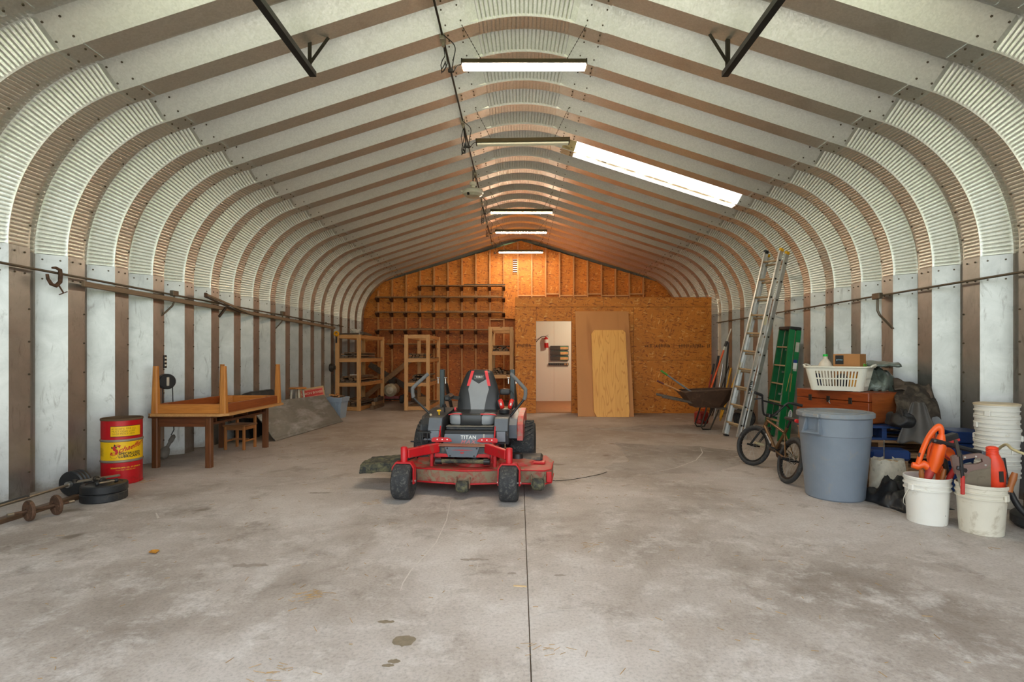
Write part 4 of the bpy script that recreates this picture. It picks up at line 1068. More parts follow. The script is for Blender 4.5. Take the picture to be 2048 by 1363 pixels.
# portable compressor
cp = empty('air_compressor', (-3.64, 14.80, 0), R(4), label='tan tank compressor on a red wheeled frame by the back wall', cat='compressor')
MB().lathe([(0, -.35), (.10, -.34), (.165, -.29), (.18, -.22), (.18, .3), (.1, .36), (0, .37)], 28, Matrix.Translation((0, 0, .375)) @ Matrix.Rotation(R(90), 4, 'X') @ Matrix.Rotation(0, 4, 'Z'), cap0=False, cap1=False).build('tank', plain('tan_tank', srgb(178, 164, 138), .4, .2, dirt=srgb(120, 100, 74), dirt_amt=.2), cp)
MB().box((0, -.22, .175), (.46, .06, .075), .004).build('front_bar', plain('dull_red_frame', srgb(130, 52, 50), .55), cp)
for x in (-.2, .2): MB().box((x, .05, .175), (.04, .55, .05)).build('side_bar', MATS['dull_red_frame'], cp)
for x in (-.30, .30):
    for y in (-.2, .3): MB().lathe([(.03, -.04), (.10, -.045), (.115, -.03), (.115, .03), (.10, .045), (.03, .04)], 24, Matrix.Translation((x, y, .116)) @ Matrix.Rotation(R(90), 4, 'Y')).build('wheel', M_RUBBER, cp)
for y in (-.2, .3): MB().cyl((-.3, y, .116), (.3, y, .116), .014, 8).build('axle', M_DARKIRON, cp)
MB().tube([(-.10, -.2, .55), (-.10, -.2, .60), (-.085, -.2, .615), (.085, -.2, .615), (.10, -.2, .60), (.10, -.2, .55)], .014, 8).build('handle', M_DARKIRON, cp)
MB().box((0, .1, .60), (.2, .3, .12), .02).build('motor', M_DARKIRON, cp)
o = MB().box((0, 0, .125), (.22, .3, .25), .01).build('storage_box', plain('brown_box', srgb(96, 74, 54), .8)); place(o, (-3.05, 15.15, .0), R(8)); tag(o, 'small brown box on the floor right of the compressor', 'box')
o = MB().box((0, 0, .10), (.26, .2, .2), .006).build('storage_box', plain('tan_box', srgb(150, 112, 72), .8)); place(o, (-2.44, 13.05, .115), R(5)); tag(o, 'tan box on the bottom deck of the middle shelf', 'box')

# ---- wall shelves of the back gable
for i, (py, xa, xb, lab) in enumerate(((571, 837, 1006, 'topmost wall shelf board on the back gable'), (594, 752, 1006, 'second wall shelf board from the top on the back gable'),
                                       (624, 752, 1005, 'third wall shelf board from the top on the back gable'), (659, 755, 977, 'fourth wall shelf board from the top on the back gable'), (687.5, 772, 977, 'lowest wall shelf board on the back gable'))):
    a_ = A(xa, py, 15.25); b_ = A(xb, py, 15.25); L = b_.x - a_.x
    s = empty('wall_shelf', ((a_.x + b_.x) / 2, 15.30, a_.z), label=lab, cat='shelf', group='lumber rails on the back gable')
    MB().box((0, -.02, 0), (L, .20, .034), .003).build('board', M_SCR[1], s)
    for x in STUDX[:10]:
        if a_.x - .05 < x < b_.x + .05:
            mb = MB(); mb.prism([(.10, 0), (-.11, 0), (-.11, -.03), (.08, -.11), (.10, -.11)], -.04, .04, 'x')
            o = mb.build('bracket', plain('dark_bracket', srgb(88, 54, 30), .8), s); o.location = (x - s.location.x, 0, -.017)
for k in range(6):
    L = (1.2, .8, 1.5, .9, .7, 1.1)[k]; o = MB().box((0, 0, .012), (L, .07, .024), .002).build('lumber_strip', M_SCR[(k + 2) % 3])
    zi = (571, 594, 624, 624, 659, 594)[k]; z = A(0, zi, 15.25).z + .0175
    place(o, ((-1.05, -2.6, -1.5, -2.3 + .0, -2.9, -1.2)[k], 15.24 + (.0 if k != 3 else .07), z)); tag(o, ('long grey strip resting on the topmost wall shelf', 'strip on the left half of the second wall shelf', 'long dark strip on the right half of the third wall shelf', 'dark strip at the back of the third wall shelf', 'short strip on the fourth wall shelf', 'strip on the right half of the second wall shelf')[k], 'lumber')

# ---- plywood sheets leaning on the partition
def plymat(name, ca, cb, sc, dist):
    m, nt, b = newmat(name)
    co = coords(nt, (1, 1, .34)); nz = noise_t(nt, co, 1.6 * sc, 5, .55, .4)
    co2 = coords(nt, (sc * 3.4, 1, sc * .35))
    wv = nd(nt, 'ShaderNodeTexNoise', Scale=1.0, Detail=1.0); nt.links.new(co2, wv.inputs['Vector'])
    ml = nt.nodes.new('ShaderNodeMath'); ml.operation = 'MULTIPLY'; ml.inputs[1].default_value = dist; nt.links.new(wv.outputs[0], ml.inputs[0])
    fr = nt.nodes.new('ShaderNodeMath'); fr.operation = 'PINGPONG'; fr.inputs[1].default_value = 1.0; nt.links.new(ml.outputs[0], fr.inputs[0])
    c = ramp(nt, fr.outputs[0], [(.0, ca), (.35, cb), (1.0, cb)])
    c = mix(nt, .35, c, ramp(nt, nz, [(.3, ca), (.7, cb)]))
    nt.links.new(c, b.inputs['Base Color']); b.inputs['Roughness'].default_value = .55
    return m
M_PLY1 = plymat('dark_plywood', srgb(176, 114, 60), srgb(204, 140, 80), 1.0, 6.0)
M_PLY2 = plymat('bright_plywood', srgb(216, 142, 66), srgb(246, 188, 102), 2.0, 22.0)
L1 = 2.44; base = Vector((1.845, 11.42, 0)); lean = math.asin((12.07 - 11.42) / 2.44)
o = MB().prism([(-.61, 0), (.61, 0), (.61, L1 - .04), (.575, L1), (-.61, L1)], -.009, .009).build('plywood_sheet', M_PLY1); place(o, base, rot=(-lean, 0, R(-1.2))); tag(o, 'full dull brown plywood sheet leaning on the partition', 'plywood')
c = .06; w2 = .385; h2 = 1.98
o = MB().prism([(-w2 + c, 0), (w2 - .02, 0), (w2, c * 2), (w2, h2 - c), (w2 - c, h2), (-w2 + c, h2), (-w2, h2 - c * 1.5), (-w2, c * 2)], -.009, .009).build('plywood_sheet', M_PLY2); place(o, (1.965, 11.36, 0), rot=(-lean, 0, R(-1.2))); tag(o, 'smaller bright plywood board with clipped corners leaning on the larger sheet', 'plywood')

# ---- store room: extinguisher and small racks on the pegboard
PYB = 15.09
q = A(1093, 684, 15.0)
fe = empty('fire_extinguisher', (q.x, 14.99, q.z - .16), label='red fire extinguisher hung on the white pegboard', cat='extinguisher', rot=(0, R(-3), 0))
M_FER = plain('extinguisher_red', srgb(196, 28, 24), .3)
MB().lathe([(0, 0), (.055, .0), (.06, .01), (.06, .25), (.05, .285), (.022, .305), (.022, .325), (0, .325)], 24, cap0=False, cap1=False).build('cylinder', M_FER, fe)
MB().lathe([(.0606, .14), (.0606, .24)], 24, cap0=False, cap1=False).build('label_band', M_WHITE, fe)
MB().bar((-.02, 0, .335), (.075, 0, .365), .02, .008).build('top_lever', M_BLACK, fe); MB().bar((-.02, 0, .325), (.08, 0, .315), .02, .008).build('handle', M_BLACK, fe)
MB().tube(curve_through([(-.01, 0, .325), (-.08, -.0, .335), (-.16, 0, .30), (-.24, 0, .235), (-.285, 0, .18)]), .010, 8).build('hose', M_BLACK, fe)
M_SLAT = plain('tan_label', srgb(220, 164, 104), .6); M_DGR = plain('dark_rack', srgb(84, 74, 64), .6); M_TEAL = plain('green_label', srgb(96, 140, 104), .6)
for i in range(3):
    q = A(1119, (695.5, 705.5, 716)[i], 15.03)
    k = empty('parts_rack', (q.x, 15.05, q.z), label=('top', 'middle', 'bottom')[i] + ' of three small drawer racks on the white pegboard', cat='rack', group='drawer racks on the pegboard')
    MB().box((0, 0, 0), (.52, .06, .125), .004).build('case', M_BLACK, k)
    for j in range(10): MB().box((-.235 + j * .0265, -.034, 0), (.022, .014, .098), .002).build('drawer', M_DGR, k)
    MB().box((.135, -.034, -.005), (.225, .012, .07), .002).build('label_card', M_SLAT, k); MB().box((.135, -.033, 0), (.23, .008, .10), .002).build('label_backing', M_TEAL, k)
q = A(1117, 728, 15.03)
k = empty('tool_bar', (q.x, 15.06, q.z), label='narrow brown holder bar under the drawer racks', cat='holder')
MB().box((0, 0, 0), (.58, .04, .07), .004).build('bar', M_DGR, k)
for j in range(9): MB().box((-.25 + j * .063, -.025, 0), (.03, .02, .05), .003).build('clip', M_BLACK if j < 7 else M_SLAT, k)
# ================================================================== THE MOWER
M_MRED = plain('mower_red', srgb(192, 24, 32), .36, .05, var=.10, dirt=srgb(116, 84, 66), dirt_amt=.16, scale=7)
M_DECK = plain('grassy_red_deck', srgb(178, 36, 40), .5, .05, var=.15, scale=10, dirt=srgb(126, 106, 84), dirt_amt=.55)
M_SKIRT = plain('grass_caked_skirt', srgb(150, 50, 46), .8, .0, var=.2, scale=14, dirt=srgb(132, 120, 96), dirt_amt=.9, bmp=.6)
M_MGREY = plain('mower_grey', srgb(98, 104, 112), .4, .1, var=.10, dirt=srgb(130, 118, 100), dirt_amt=.1)
M_MDARK = plain('mower_charcoal', srgb(48, 50, 54), .5, .05, var=.2, dirt=srgb(112, 100, 84), dirt_amt=.3)
M_VINYL = plain('black_vinyl', (.022, .024, .027), .33, var=.2)
M_GVINYL = plain('grey_vinyl', srgb(142, 146, 150), .4, var=.06)
M_RVINYL = plain('red_vinyl', srgb(226, 66, 72), .42, var=.06)
M_FOAM = plain('grey_foam_grip', srgb(112, 112, 112), .8, var=.1)
M_TYRE = plain('muddy_tyre', (.030, .031, .034), .75, var=.4, scale=45, dirt=srgb(112, 110, 102), dirt_amt=.26, bmp=.5)
M_CHUTE = plain('grass_caked_rubber', (.03, .032, .030), .85, var=.4, scale=12, dirt=srgb(114, 110, 80), dirt_amt=.5, bmp=.6)
mw = empty('riding_mower', (-.626, 4.80, 0), R(-4.5), label='red and grey zero turn riding mower with black seat in the middle of the floor', cat='mower')
def sq(mb, c, h, e=.35, nu=28, nv=16):
    """rounded block"""
    def f(a, k): return math.copysign(abs(a) ** k, a)
    vs = []; fs = []
    for i in range(nv + 1):
        t = math.pi * (i / nv - .5)
        for j in range(nu):
            p = 2 * math.pi * j / nu
            vs.append((c[0] + h[0] * f(math.cos(t), e) * f(math.cos(p), e), c[1] + h[1] * f(math.cos(t), e) * f(math.sin(p), e), c[2] + h[2] * f(math.sin(t), e)))
    for i in range(nv):
        for j in range(nu): fs.append((i * nu + j, i * nu + (j + 1) % nu, (i + 1) * nu + (j + 1) % nu, (i + 1) * nu + j))
    mb.add(vs, fs, True); return mb
RX90 = Matrix.Rotation(R(90), 4, 'Y')
# casters
for sx in (-1, 1):
    x = sx * .488
    wh = MB().lathe([(.05, -.07), (.10, -.078), (.15, -.082), (.163, -.07), (.165, -.03), (.165, .03), (.163, .07), (.15, .082), (.10, .078), (.05, .07)], 36, RX90).build('caster_wheel', M_TYRE, mw); wh.location = (x, 0, .165)
    MB().lathe([(.0, -.085), (.05, -.085), (.055, -.06)], 20, RX90, cap0=False, cap1=False).build('hub', M_MRED, wh)
    mb = MB(); t = .014; z0, z1, hw = .165, .345, .104
    pts = [(-hw, z0 - .02), (-hw, z1 - .05), (-hw + .035, z1), (hw - .035, z1), (hw, z1 - .05), (hw, z0 - .02), (hw - t, z0 - .02), (hw - t, z1 - .055), (hw - .04, z1 - t), (-hw + .04, z1 - t), (-hw + t, z1 - .055), (-hw + t, z0 - .02)]
    mb.prism(pts, -.035, .035); o = mb.build('caster_fork', M_MRED, mw); o.location = (x, 0, 0)
    MB().cyl((x - .11, 0, .165), (x + .11, 0, .165), .012, 10).build('axle', M_STEEL, mw)
    MB().tube([(x, .0, .34), (x, .0, .475), (x, 0, .482)], [.031, .031, .022], 18).build('spindle_tube', M_MRED, mw)
    mb = MB(); mb.bar((x - sx * .02, .02, .415), (x - sx * .14, .17, .42), .055, .085, b=.006); mb.bar((x - sx * .13, .16, .42), (x - sx * .25, .30, .425), .055, .09, b=.006); mb.build('front_arm', M_MRED, mw)
# front cross member with emblem plate
mb = MB(); mb.box((0, .325, .385), (.58, .05, .10), .006); mb.build('cross_member', M_MDARK, mw)
for sx in (-1, 1):
    MB().prism([(sx * .27, .335), (sx * .13, .335), (sx * .155, .365), (sx * .27, .37)][::sx], .292, .299).build('red_flash', M_MRED, mw)
o = MB().prism([(-.17, .435), (.17, .435), (.135, .335), (-.135, .335)], .286, .296).build('emblem_plate', M_MGREY, mw)
mb = MB(); mb.prism([(-.11, .404), (.0, .41), (.11, .404), (.0, .399)], .2845, .286); mb.prism([(-.02, .375), (0, .367), (.02, .375), (.012, .392), (0, .38), (-.012, .392)], .2845, .286); mb.build('emblem', plain('dull_red_print', srgb(176, 48, 52), .5), o)
for (x, z) in ((-.145, .422), (.145, .422), (-.118, .348), (.118, .348)): MB().cyl((x, .280, z), (x, .288, z), .008, 8).build('bolt', M_BLACKM, o)
MB().box((0, .33, .446), (.60, .12, .012), .003).build('top_lip', plain('dirty_lip', srgb(150, 96, 80), .8, dirt=srgb(128, 112, 88), dirt_amt=.5), mw)
# footrests
for sx in (-1, 1):
    mb = MB(); n = 8; x0 = sx * .225
    pr = [(-.105, -.02), (.06, -.02), (.10, -.012), (.085, .012), (.05, .026), (-.09, .026), (-.108, .01)]
    if sx > 0: pr = [(-a, b) for a, b in pr][::-1]
    mb.prism(pr, -.006, .006); o = mb.build('foot_pad', M_MRED, mw); o.location = (x0, .42, .478); o.rotation_euler = (R(-25), 0, 0)
    for k in (-.05, 0, .05): MB().cyl((k, -.0065, .004), (k, -.008, .004), .007, 10).build('rivet', M_INKW, o)
# foot pan and front panel
MB().box((0, .50, .405), (.56, .34, .02), .003).build('foot_pan', M_MDARK, mw)
o = MB().prism([(-.268, 0), (.268, 0), (.255, .108), (-.255, .108)], -.006, .006).build('front_panel', M_MGREY, mw); o.location = (.01, .60, .405); o.rotation_euler = (R(-16), 0, 0)
vs, fs = text_mb('TITAN', .052, bold=.001, space=1.12); MB().add([(v.x - .005, -.0072, v.y + .073) for v in vs], fs).build('lettering', M_INKW, o)
vs, fs = text_mb('MAX', .052, bold=.0006, space=1.35, shear=.3); MB().add([(v.x * 1.15 - .01, -.0072, v.y + .027) for v in vs], fs).build('lettering', plain('pink_print', srgb(206, 120, 124), .5), o)
MB().box((.155, -.0075, .075), (.014, .002, .07)).build('pale_sticker', M_PALE, o)
for sx in (-1, 1): MB().prism([(.30, .33), (.62, .40), (.70, .62), (.62, .62), (.55, .50), (.30, .42)], sx * .285 - .006, sx * .285 + .006, 'x').build('frame_side', M_MRED, mw)
MB().box((.01, .665, .525), (.52, .06, .04), .006).build('step_edge', M_BLACK, mw)
MB().box((.01, .72, .562), (.50, .10, .03), .006).build('seat_plate', M_MDARK, mw)
MB().box((.01, .95, .52), (.48, .44, .12), .01).build('seat_box', M_MDARK, mw)
MB().box((.01, .715, .583), (.50, .12, .008), .002).build('seat_plate_lip', plain('dusty_lip', srgb(120, 116, 108), .7), mw)
# seat
cs = sq(MB(), (.015, .985, .645), (.250, .27, .064), .34).build('seat_cushion', M_GVINYL, mw)
sq(MB(), (.015, .985, .645), (.135, .276, .068), .22).build('cushion_centre', M_VINYL, cs)
sq(MB(), (.015, 1.065, .664), (.262, .235, .048), .34).build('cushion_bolster', M_VINYL, cs)
for sx in (-1, 1): MB().tube([(.015 + sx * .10, .724, .706), (.015 + sx * .17, .728, .708), (.015 + sx * .228, .75, .70), (.015 + sx * .255, .80, .69)], .006, 6).build('red_piping', M_RVINYL, cs)
def bw(v):  # half width over height
    return .247 * (1 - .06 * v) if v < .3 else (.2425 - (.2425 - .135) * ((v - .3) / .7) ** 1.7)
def bt(v): return .062 * (1 - .35 * v)
def bz(v): return .66 + .50 * v
def by(v): return 1.20 + .13 * v
def bf(x, v, off=0.0):
    w = bw(v); k = min(1, abs(x) / w); g = (1 - k ** 3.2) ** (1 / 2.2)
    rnd_ = 1.0 if v < .93 else math.sqrt(max(0, 1 - ((v - .93) / .07) ** 2))
    return (.015 + x, by(v) - (bt(v) * g * rnd_ + off), bz(v))
mb = MB(); N = 36; V = 28
rings = []
for i in range(V + 1):
    v = i / V; w = bw(v); k = 1.0 if v < .93 else math.sqrt(max(0.02, 1 - ((v - .93) / .07) ** 2)); rg = []
    for j in range(N):
        a = 2 * math.pi * j / N; cx_, sy_ = math.cos(a), math.sin(a)
        x = w * math.copysign(abs(cx_) ** .7, cx_) * (.75 + .25 * k); kk = min(1, abs(cx_) ** .7)
        y = math.copysign((1 - kk ** 3.2) ** (1 / 2.2), sy_) * bt(v) * k
        rg.append((.015 + x, by(v) + y, bz(v)))
    rings.append(rg)
vs = [p for r_ in rings for p in r_]; fs = [(i * N + j, i * N + (j + 1) % N, (i + 1) * N + (j + 1) % N, (i + 1) * N + j) for i in range(V) for j in range(N)]
fs += [tuple(range(N))[::-1], tuple(range(V * N, V * N + N))]
mb.add(vs, fs, True); sb = mb.build('seat_back', M_VINYL, mw)
def panelx(v):  # half width of the grey centre panel
    return .083 + .030 * abs(math.sin((v - .02) * math.pi * 1.25)) ** 1.5 if v < .8 else .10
mb = MB(); mb.grid(lambda u, v: bf((2 * u - 1) * (.075 + .045 * (v * .78 / .55) ** 1.6 if v * .78 < .55 else .12 - .035 * ((v * .78 - .55) / .23)), .02 + (.76 if True else 0) * v * (1 - .13 * (1 - abs(2 * u - 1)) * (v ** 6)), .0035), 12, 20); mb.build('grey_centre_panel', M_GVINYL, sb)
for sx in (-1, 1):
    mb = MB(); mb.grid(lambda u, v: bf(sx * ((.122 - .045 * v) + (u - .5) * .034), .63 + .345 * v, .0045), 3, 10); mb.build('red_stripe', M_RVINYL, sb)
vs, fs = text_mb('TORO', .03, bold=.0008); MB().add([bf(v.x * .95, .83 + v.y / .5, .006) for v in vs], fs).build('lettering', M_INKW, sb)
mb = MB()
for (x0, x1, v0, v1) in ((-.05, .05, .868, .872), (-.05, .05, .79, .794), (-.052, -.05, .79, .872), (.05, .052, .79, .872)):
    mb.add([bf(x0, v0, .006), bf(x1, v0, .006), bf(x1, v1, .006), bf(x0, v1, .006)], [(0, 1, 2, 3)])
mb.build('logo_frame', M_PALE, sb)
sq(MB(), (-.235, 1.12, .72), (.012, .018, .02), .6).build('buckle_button', M_RVINYL, mw)
# armrest, consoles and fenders
MB().bar((-.30, 1.20, .86), (-.30, .97, .85), .075, .065, b=.02).build('armrest', M_VINYL, mw); MB().bar((-.30, 1.185, .85), (-.20, 1.24, .83), .03, .04).build('armrest_bracket', M_BLACKM, mw)
for sx in (-1, 1):
    xa = sx * .345
    MB().prism([(.62, .41), (.60, .56), (.66, .675), (1.30, .72), (1.36, .60), (1.30, .41)], xa - .075, xa + .075, 'x').build('console', M_MDARK, mw)
    MB().prism([(.585, .55), (.64, .67), (.70, .68), (.70, .55)], xa - .068, xa + .068, 'x').build('console_front', M_MGREY, mw)
    MB().prism([(.595, .44), (.592, .545), (.66, .545), (.66, .44)], xa - .045, xa + .045, 'x').build('console_lower', plain('light_mower_grey', srgb(128, 134, 142), .4), mw)
    # fender over the wheel
    mb = MB(); x0, x1 = sx * .42, sx * .50
    q = [(.70, .46), (.68, .60), (.76, .66), (1.28, .72), (1.36, .55), (1.30, .46)]
    mb.prism(q, min(x0, x1), max(x0, x1), 'x'); fd = mb.build('fender', M_MGREY if sx > 0 else M_MDARK, mw)
    mb = MB(); q2 = [(.72, .455), (.74, .62), (.82, .70), (1.28, .745), (1.40, .60), (1.34, .455)]
    if sx > 0: mb.prism([(a, b - .02) for a, b in q2], .502, .56, 'x'); mb.build('red_side_panel', plain('scratched_red', srgb(190, 52, 48), .45, dirt=srgb(132, 118, 102), dirt_amt=.42, scale=5), mw); MB().box((.5615, .95, .60), (.002, .16, .035)).build('decal', M_PALE, mw)
    else: mb.prism([(a, b - .03) for a, b in q2], -.535, -.502, 'x'); mb.build('red_side_panel', MATS['scratched_red'] if 'scratched_red' in MATS else M_MDARK, mw)
MB().tube([(-.345, .80, .69), (-.345, .79, .72), (-.345, .785, .735)], [.008, .008, .022], 12).build('yellow_knob', plain('knob_yellow', srgb(238, 190, 20), .4), mw)
MB().tube([(-.32, .95, .70), (-.32, .93, .79)], .009, 8).build('throttle_lever', M_BLACK, mw)
MB().lathe([(.055, .70), (.06, .735), (.052, .735), (.048, .705), (0, .705)], 24, Matrix.Translation((.345, .92, 0)), cap1=False).build('cup_holder', M_BLACK, mw)
# lap bars
for sx, pts in ((-1, [(-.43, .84, .655), (-.455, .84, .69), (-.62, .85, .845), (-.645, .85, .89), (-.65, .85, .945), (-.635, .85, .985), (-.48, .86, 1.125)]),
                (1, [(.385, .84, .635), (.41, .84, .665), (.545, .85, .83), (.575, .85, .88), (.58, .85, .94), (.565, .85, .98), (.42, .86, 1.13)])):
    sp_ = curve_through(pts, 6)
    MB().tube(sp_[6:19], .013, 12).build('lever_tube', M_BLACKM, mw)
    MB().tube(sp_[14:], .020, 14).build('lever_grip', M_FOAM, mw)
    MB().tube(pts[:2], .014, 8).build('lever_socket', plain('brass_tan', srgb(190, 172, 140), .5), mw)
# roll bar uprights, hoop folded to the rear
for sx, x in ((-1, -.46), (1, .385)):
    MB().box((x, 1.47, .93), (.055, .07, .46), .006).build('roll_bar_post', plain('roll_bar_paint', srgb(56, 66, 70), .4, .2), mw)
    mb = MB(); mb.bar((x, 1.47, .73), (x - sx * .06, 1.42, .60), .05, .06); mb.build('roll_bar_foot', M_BLACKM, mw)
    MB().tube([(x, 1.50, 1.02), (x, 1.65, .98), (x, 2.02, .62)], .024, 8).build('folded_hoop_leg', M_BLACKM, mw)
    for k in (-1, 1):
        MB().cyl((x + k * .03, 1.43, 1.06), (x + k * .06, 1.43, 1.06), .006, 8).build('hinge_pin', M_STEEL, mw); MB().box((x + k * .045, 1.43, 1.02), (.008, .008, .06)).build('pin_clip', M_STEEL, mw)
MB().cyl((-.46, 2.02, .62), (.385, 2.02, .62), .024, 8).build('folded_hoop_bar', M_BLACKM, mw)
# rear tyres
for sx in (-1, 1):
    x = sx * .53 + .0
    w = MB().lathe([(.12, -.10), (.20, -.125), (.262, -.135), (.283, -.11), (.29, -.05), (.29, .05), (.283, .11), (.262, .135), (.20, .125), (.12, .10)], 44, RX90).build('rear_tyre', M_TYRE, mw); w.location = (x, 1.20, .29)
    mb = MB()
    for k in range(30):
        for h in (-1, 1):
            a = 2 * math.pi * (k + (.5 if h > 0 else 0)) / 30
            M = Matrix.Rotation(a, 4, 'X') @ Matrix.Translation((h * .062, 0, .292)) @ Matrix.Rotation(h * R(32), 4, 'Z')
            mb._boxm(M, (.125, .022, .014), 0)
    mb.build('tread_lug', M_TYRE, w)['kind'] = 'stuff'
    MB().lathe([(.0, -.06), (.11, -.07), (.125, -.09)], 28, RX90, cap0=False, cap1=False).build('wheel_rim', M_MRED, w)
# engine behind the seat
MB().box((-.03, 1.55, .55), (.55, .45, .28), .03).build('engine', M_BLACKM, mw); MB().lathe([(.0, .12), (.12, .11), (.16, .06), (.17, 0)], 28, Matrix.Translation((-.03, 1.58, .69)), cap0=False).build('engine_cover', M_BLACK, mw)
for sx in (-1, 1): MB().box((sx * .26, 1.05, .30), (.05, 1.3, .09), .004).build('frame_rail', M_MRED, mw)
MB().box((0, 1.20, .30), (.80, .10, .10), .01).build('axle_housing', M_BLACKM, mw)
# cutting deck
fr = [(-.66, .44), (-.60, .24), (-.40, .20), (.05, .11), (.44, .19), (.80, .18), (.865, .25), (.88, .62), (.80, .92), (-.40, .98), (-.62, .86)]
mb = MB(); mb.prism(fr, .232, .246, 'z'); dk = mb.build('cutting_deck', M_DECK, mw)
n = len(fr); mb = MB(); cxd, cyd = .1, .55
for i in range(n):
    if i == n - 1: continue
    a, b = Vector(fr[i]), Vector(fr[(i + 1) % n])
    ia = a + (Vector((cxd, cyd)) - a).normalized() * .012; ib = b + (Vector((cxd, cyd)) - b).normalized() * .012
    mb.add([(a.x, a.y, .118), (b.x, b.y, .118), (b.x, b.y, .232), (a.x, a.y, .232), (ia.x, ia.y, .118), (ib.x, ib.y, .118), (ib.x, ib.y, .232), (ia.x, ia.y, .232)], [(0, 1, 2, 3), (5, 4, 7, 6), (0, 4, 5, 1)])
mb.build('deck_skirt', M_SKIRT, dk)
mb = MB(); pts = [(x, y - .006, .118) for x, y in fr[1:8]]; mb.tube(pts, .009, 6); mb.build('lower_lip', M_MRED, dk)
mb = MB(); pts = [(x, y - .003, .243) for x, y in fr[1:8]]; mb.tube(pts, .006, 6); mb.build('upper_lip', M_MRED, dk)
for (x, y, w_) in ((-.32, .55, .20), (.10, .48, .20), (.52, .55, .20)):
    MB().lathe([(w_, .246), (w_ * .92, .275), (w_ * .35, .285), (0, .285)], 28, Matrix.Translation((x, y, 0)), cap0=False, cap1=False).build('blade_dome', M_DECK, dk)
    MB().lathe([(.06, .285), (.05, .33), (0, .335)], 16, Matrix.Translation((x, y, 0)), cap0=False, cap1=False).build('pulley', M_BLACKM, dk)
MB().box((.60, .66, .272), (.34, .28, .052), .02).build('belt_cover', M_MDARK, dk); MB().box((-.36, .70, .30), (.36, .28, .08), .02).build('belt_cover', M_MDARK, dk)
MB().box((.60, .50, .258), (.40, .10, .02), .004).build('red_step', M_MRED, dk)
for (x, y, z, rr_) in ((.045, .07, .105, .055), (.745, .13, .125, .055)):
    w = MB().lathe([(.01, -.05), (rr_ * .8, -.055), (rr_, -.035), (rr_, .035), (rr_ * .8, .055), (.01, .05)], 24, RX90).build('gauge_roller', M_CHUTE, dk); w.location = (x, y, z)
    for k in (-1, 1): MB().box((k * .062, .03, .03), (.008, .05, .10)).build('roller_bracket', M_SKIRT, w)
MB().box((.845, .20, .18), (.05, .03, .10), .006).build('deck_corner', M_MRED, dk)
# discharge chute
def chf(u, v):
    x = -.62 - .43 * u; y = .30 + .50 * v - .03 * u; z = .272 - .045 * u + .02 * math.sin(v * 3.1) + .014 * noise.noise((x * 12, y * 12, 1))
    return (x, y + .10 * u * (1 - v), z)
mb = MB(); mb.grid(chf, 18, 14); mb.grid(lambda u, v: (chf(u, 0)[0], chf(u, 0)[1] - .01 * v, chf(u, 0)[2] - .075 * v), 18, 3); mb.grid(lambda u, v: (chf(1, u)[0] - .008 * v, chf(1, u)[1], chf(1, u)[2] - .07 * v), 14, 2); mb.build('discharge_chute', M_CHUTE, mw)
MB().tube([tuple(Vector(chf(i / 10, 0)) + Vector((0, -.010, -.072))) for i in range(11)], .012, 8).build('chute_edge', M_CHUTE, mw)
MB().bar((-.62, .33, .29), (-.50, .40, .33), .05, .05, b=.01).build('chute_hinge', M_BLACKM, mw)
# lift rod, links, chains
MB().cyl((-.20, .24, .305), (.24, .24, .305), .02, 12).build('lift_rod', M_CHUTE, mw)
for x in (-.22, .25): MB().cyl((x - .03, .24, .305), (x + .03, .24, .305), .03, 12).build('rod_joint', M_BLACKM, mw)
for x in (-.30, .32): MB().box((x, .30, .30), (.03, .04, .14), .004).build('lift_link', M_MRED, mw)
for (x, y, z0) in ((-.335, .36, .36), (.40, .48, .42)):
    mb = MB()
    for k in range(6): mb.tube([(x + (.010 * math.cos(t) if k % 2 else 0), y + (0 if k % 2 else .010 * math.cos(t)), z0 - k * .026 + .018 * math.sin(t)) for t in [i * math.pi / 4 for i in range(8)]], .0035, 5, closed=True)
    mb.build('chain', plain('grimy_chain', srgb(150, 128, 96), .5, .5), mw)
# left control linkage
mb = MB(); mb.box((-.45, .62, .53), (.14, .10, .014)); mb.bar((-.50, .60, .53), (-.48, .60, .38), .018, .018); mb.bar((-.50, .60, .42), (-.40, .62, .50), .012, .012); mb.cyl((-.42, .6, .42), (-.42, .6, .52), .016, 10); mb.cyl((-.60, .60, .43), (-.48, .60, .43), .008, 8); mb.bar((-.49, .60, .40), (-.30, .60, .40), .02, .02); mb.build('pedal_linkage', M_BLACKM, mw)
MB().box((-.395, .60, .455), (.13, .03, .02), .004).build('pedal_plate', M_MGREY, mw)
MB().tube([(.48, 1.0, 1.05), (.50, 1.0, .9), (.495, 1.0, .78), (.50, .98, .70)], .0035, 5).build('hanging_wire', plain('tan_wire', srgb(190, 120, 70), .5), mw)
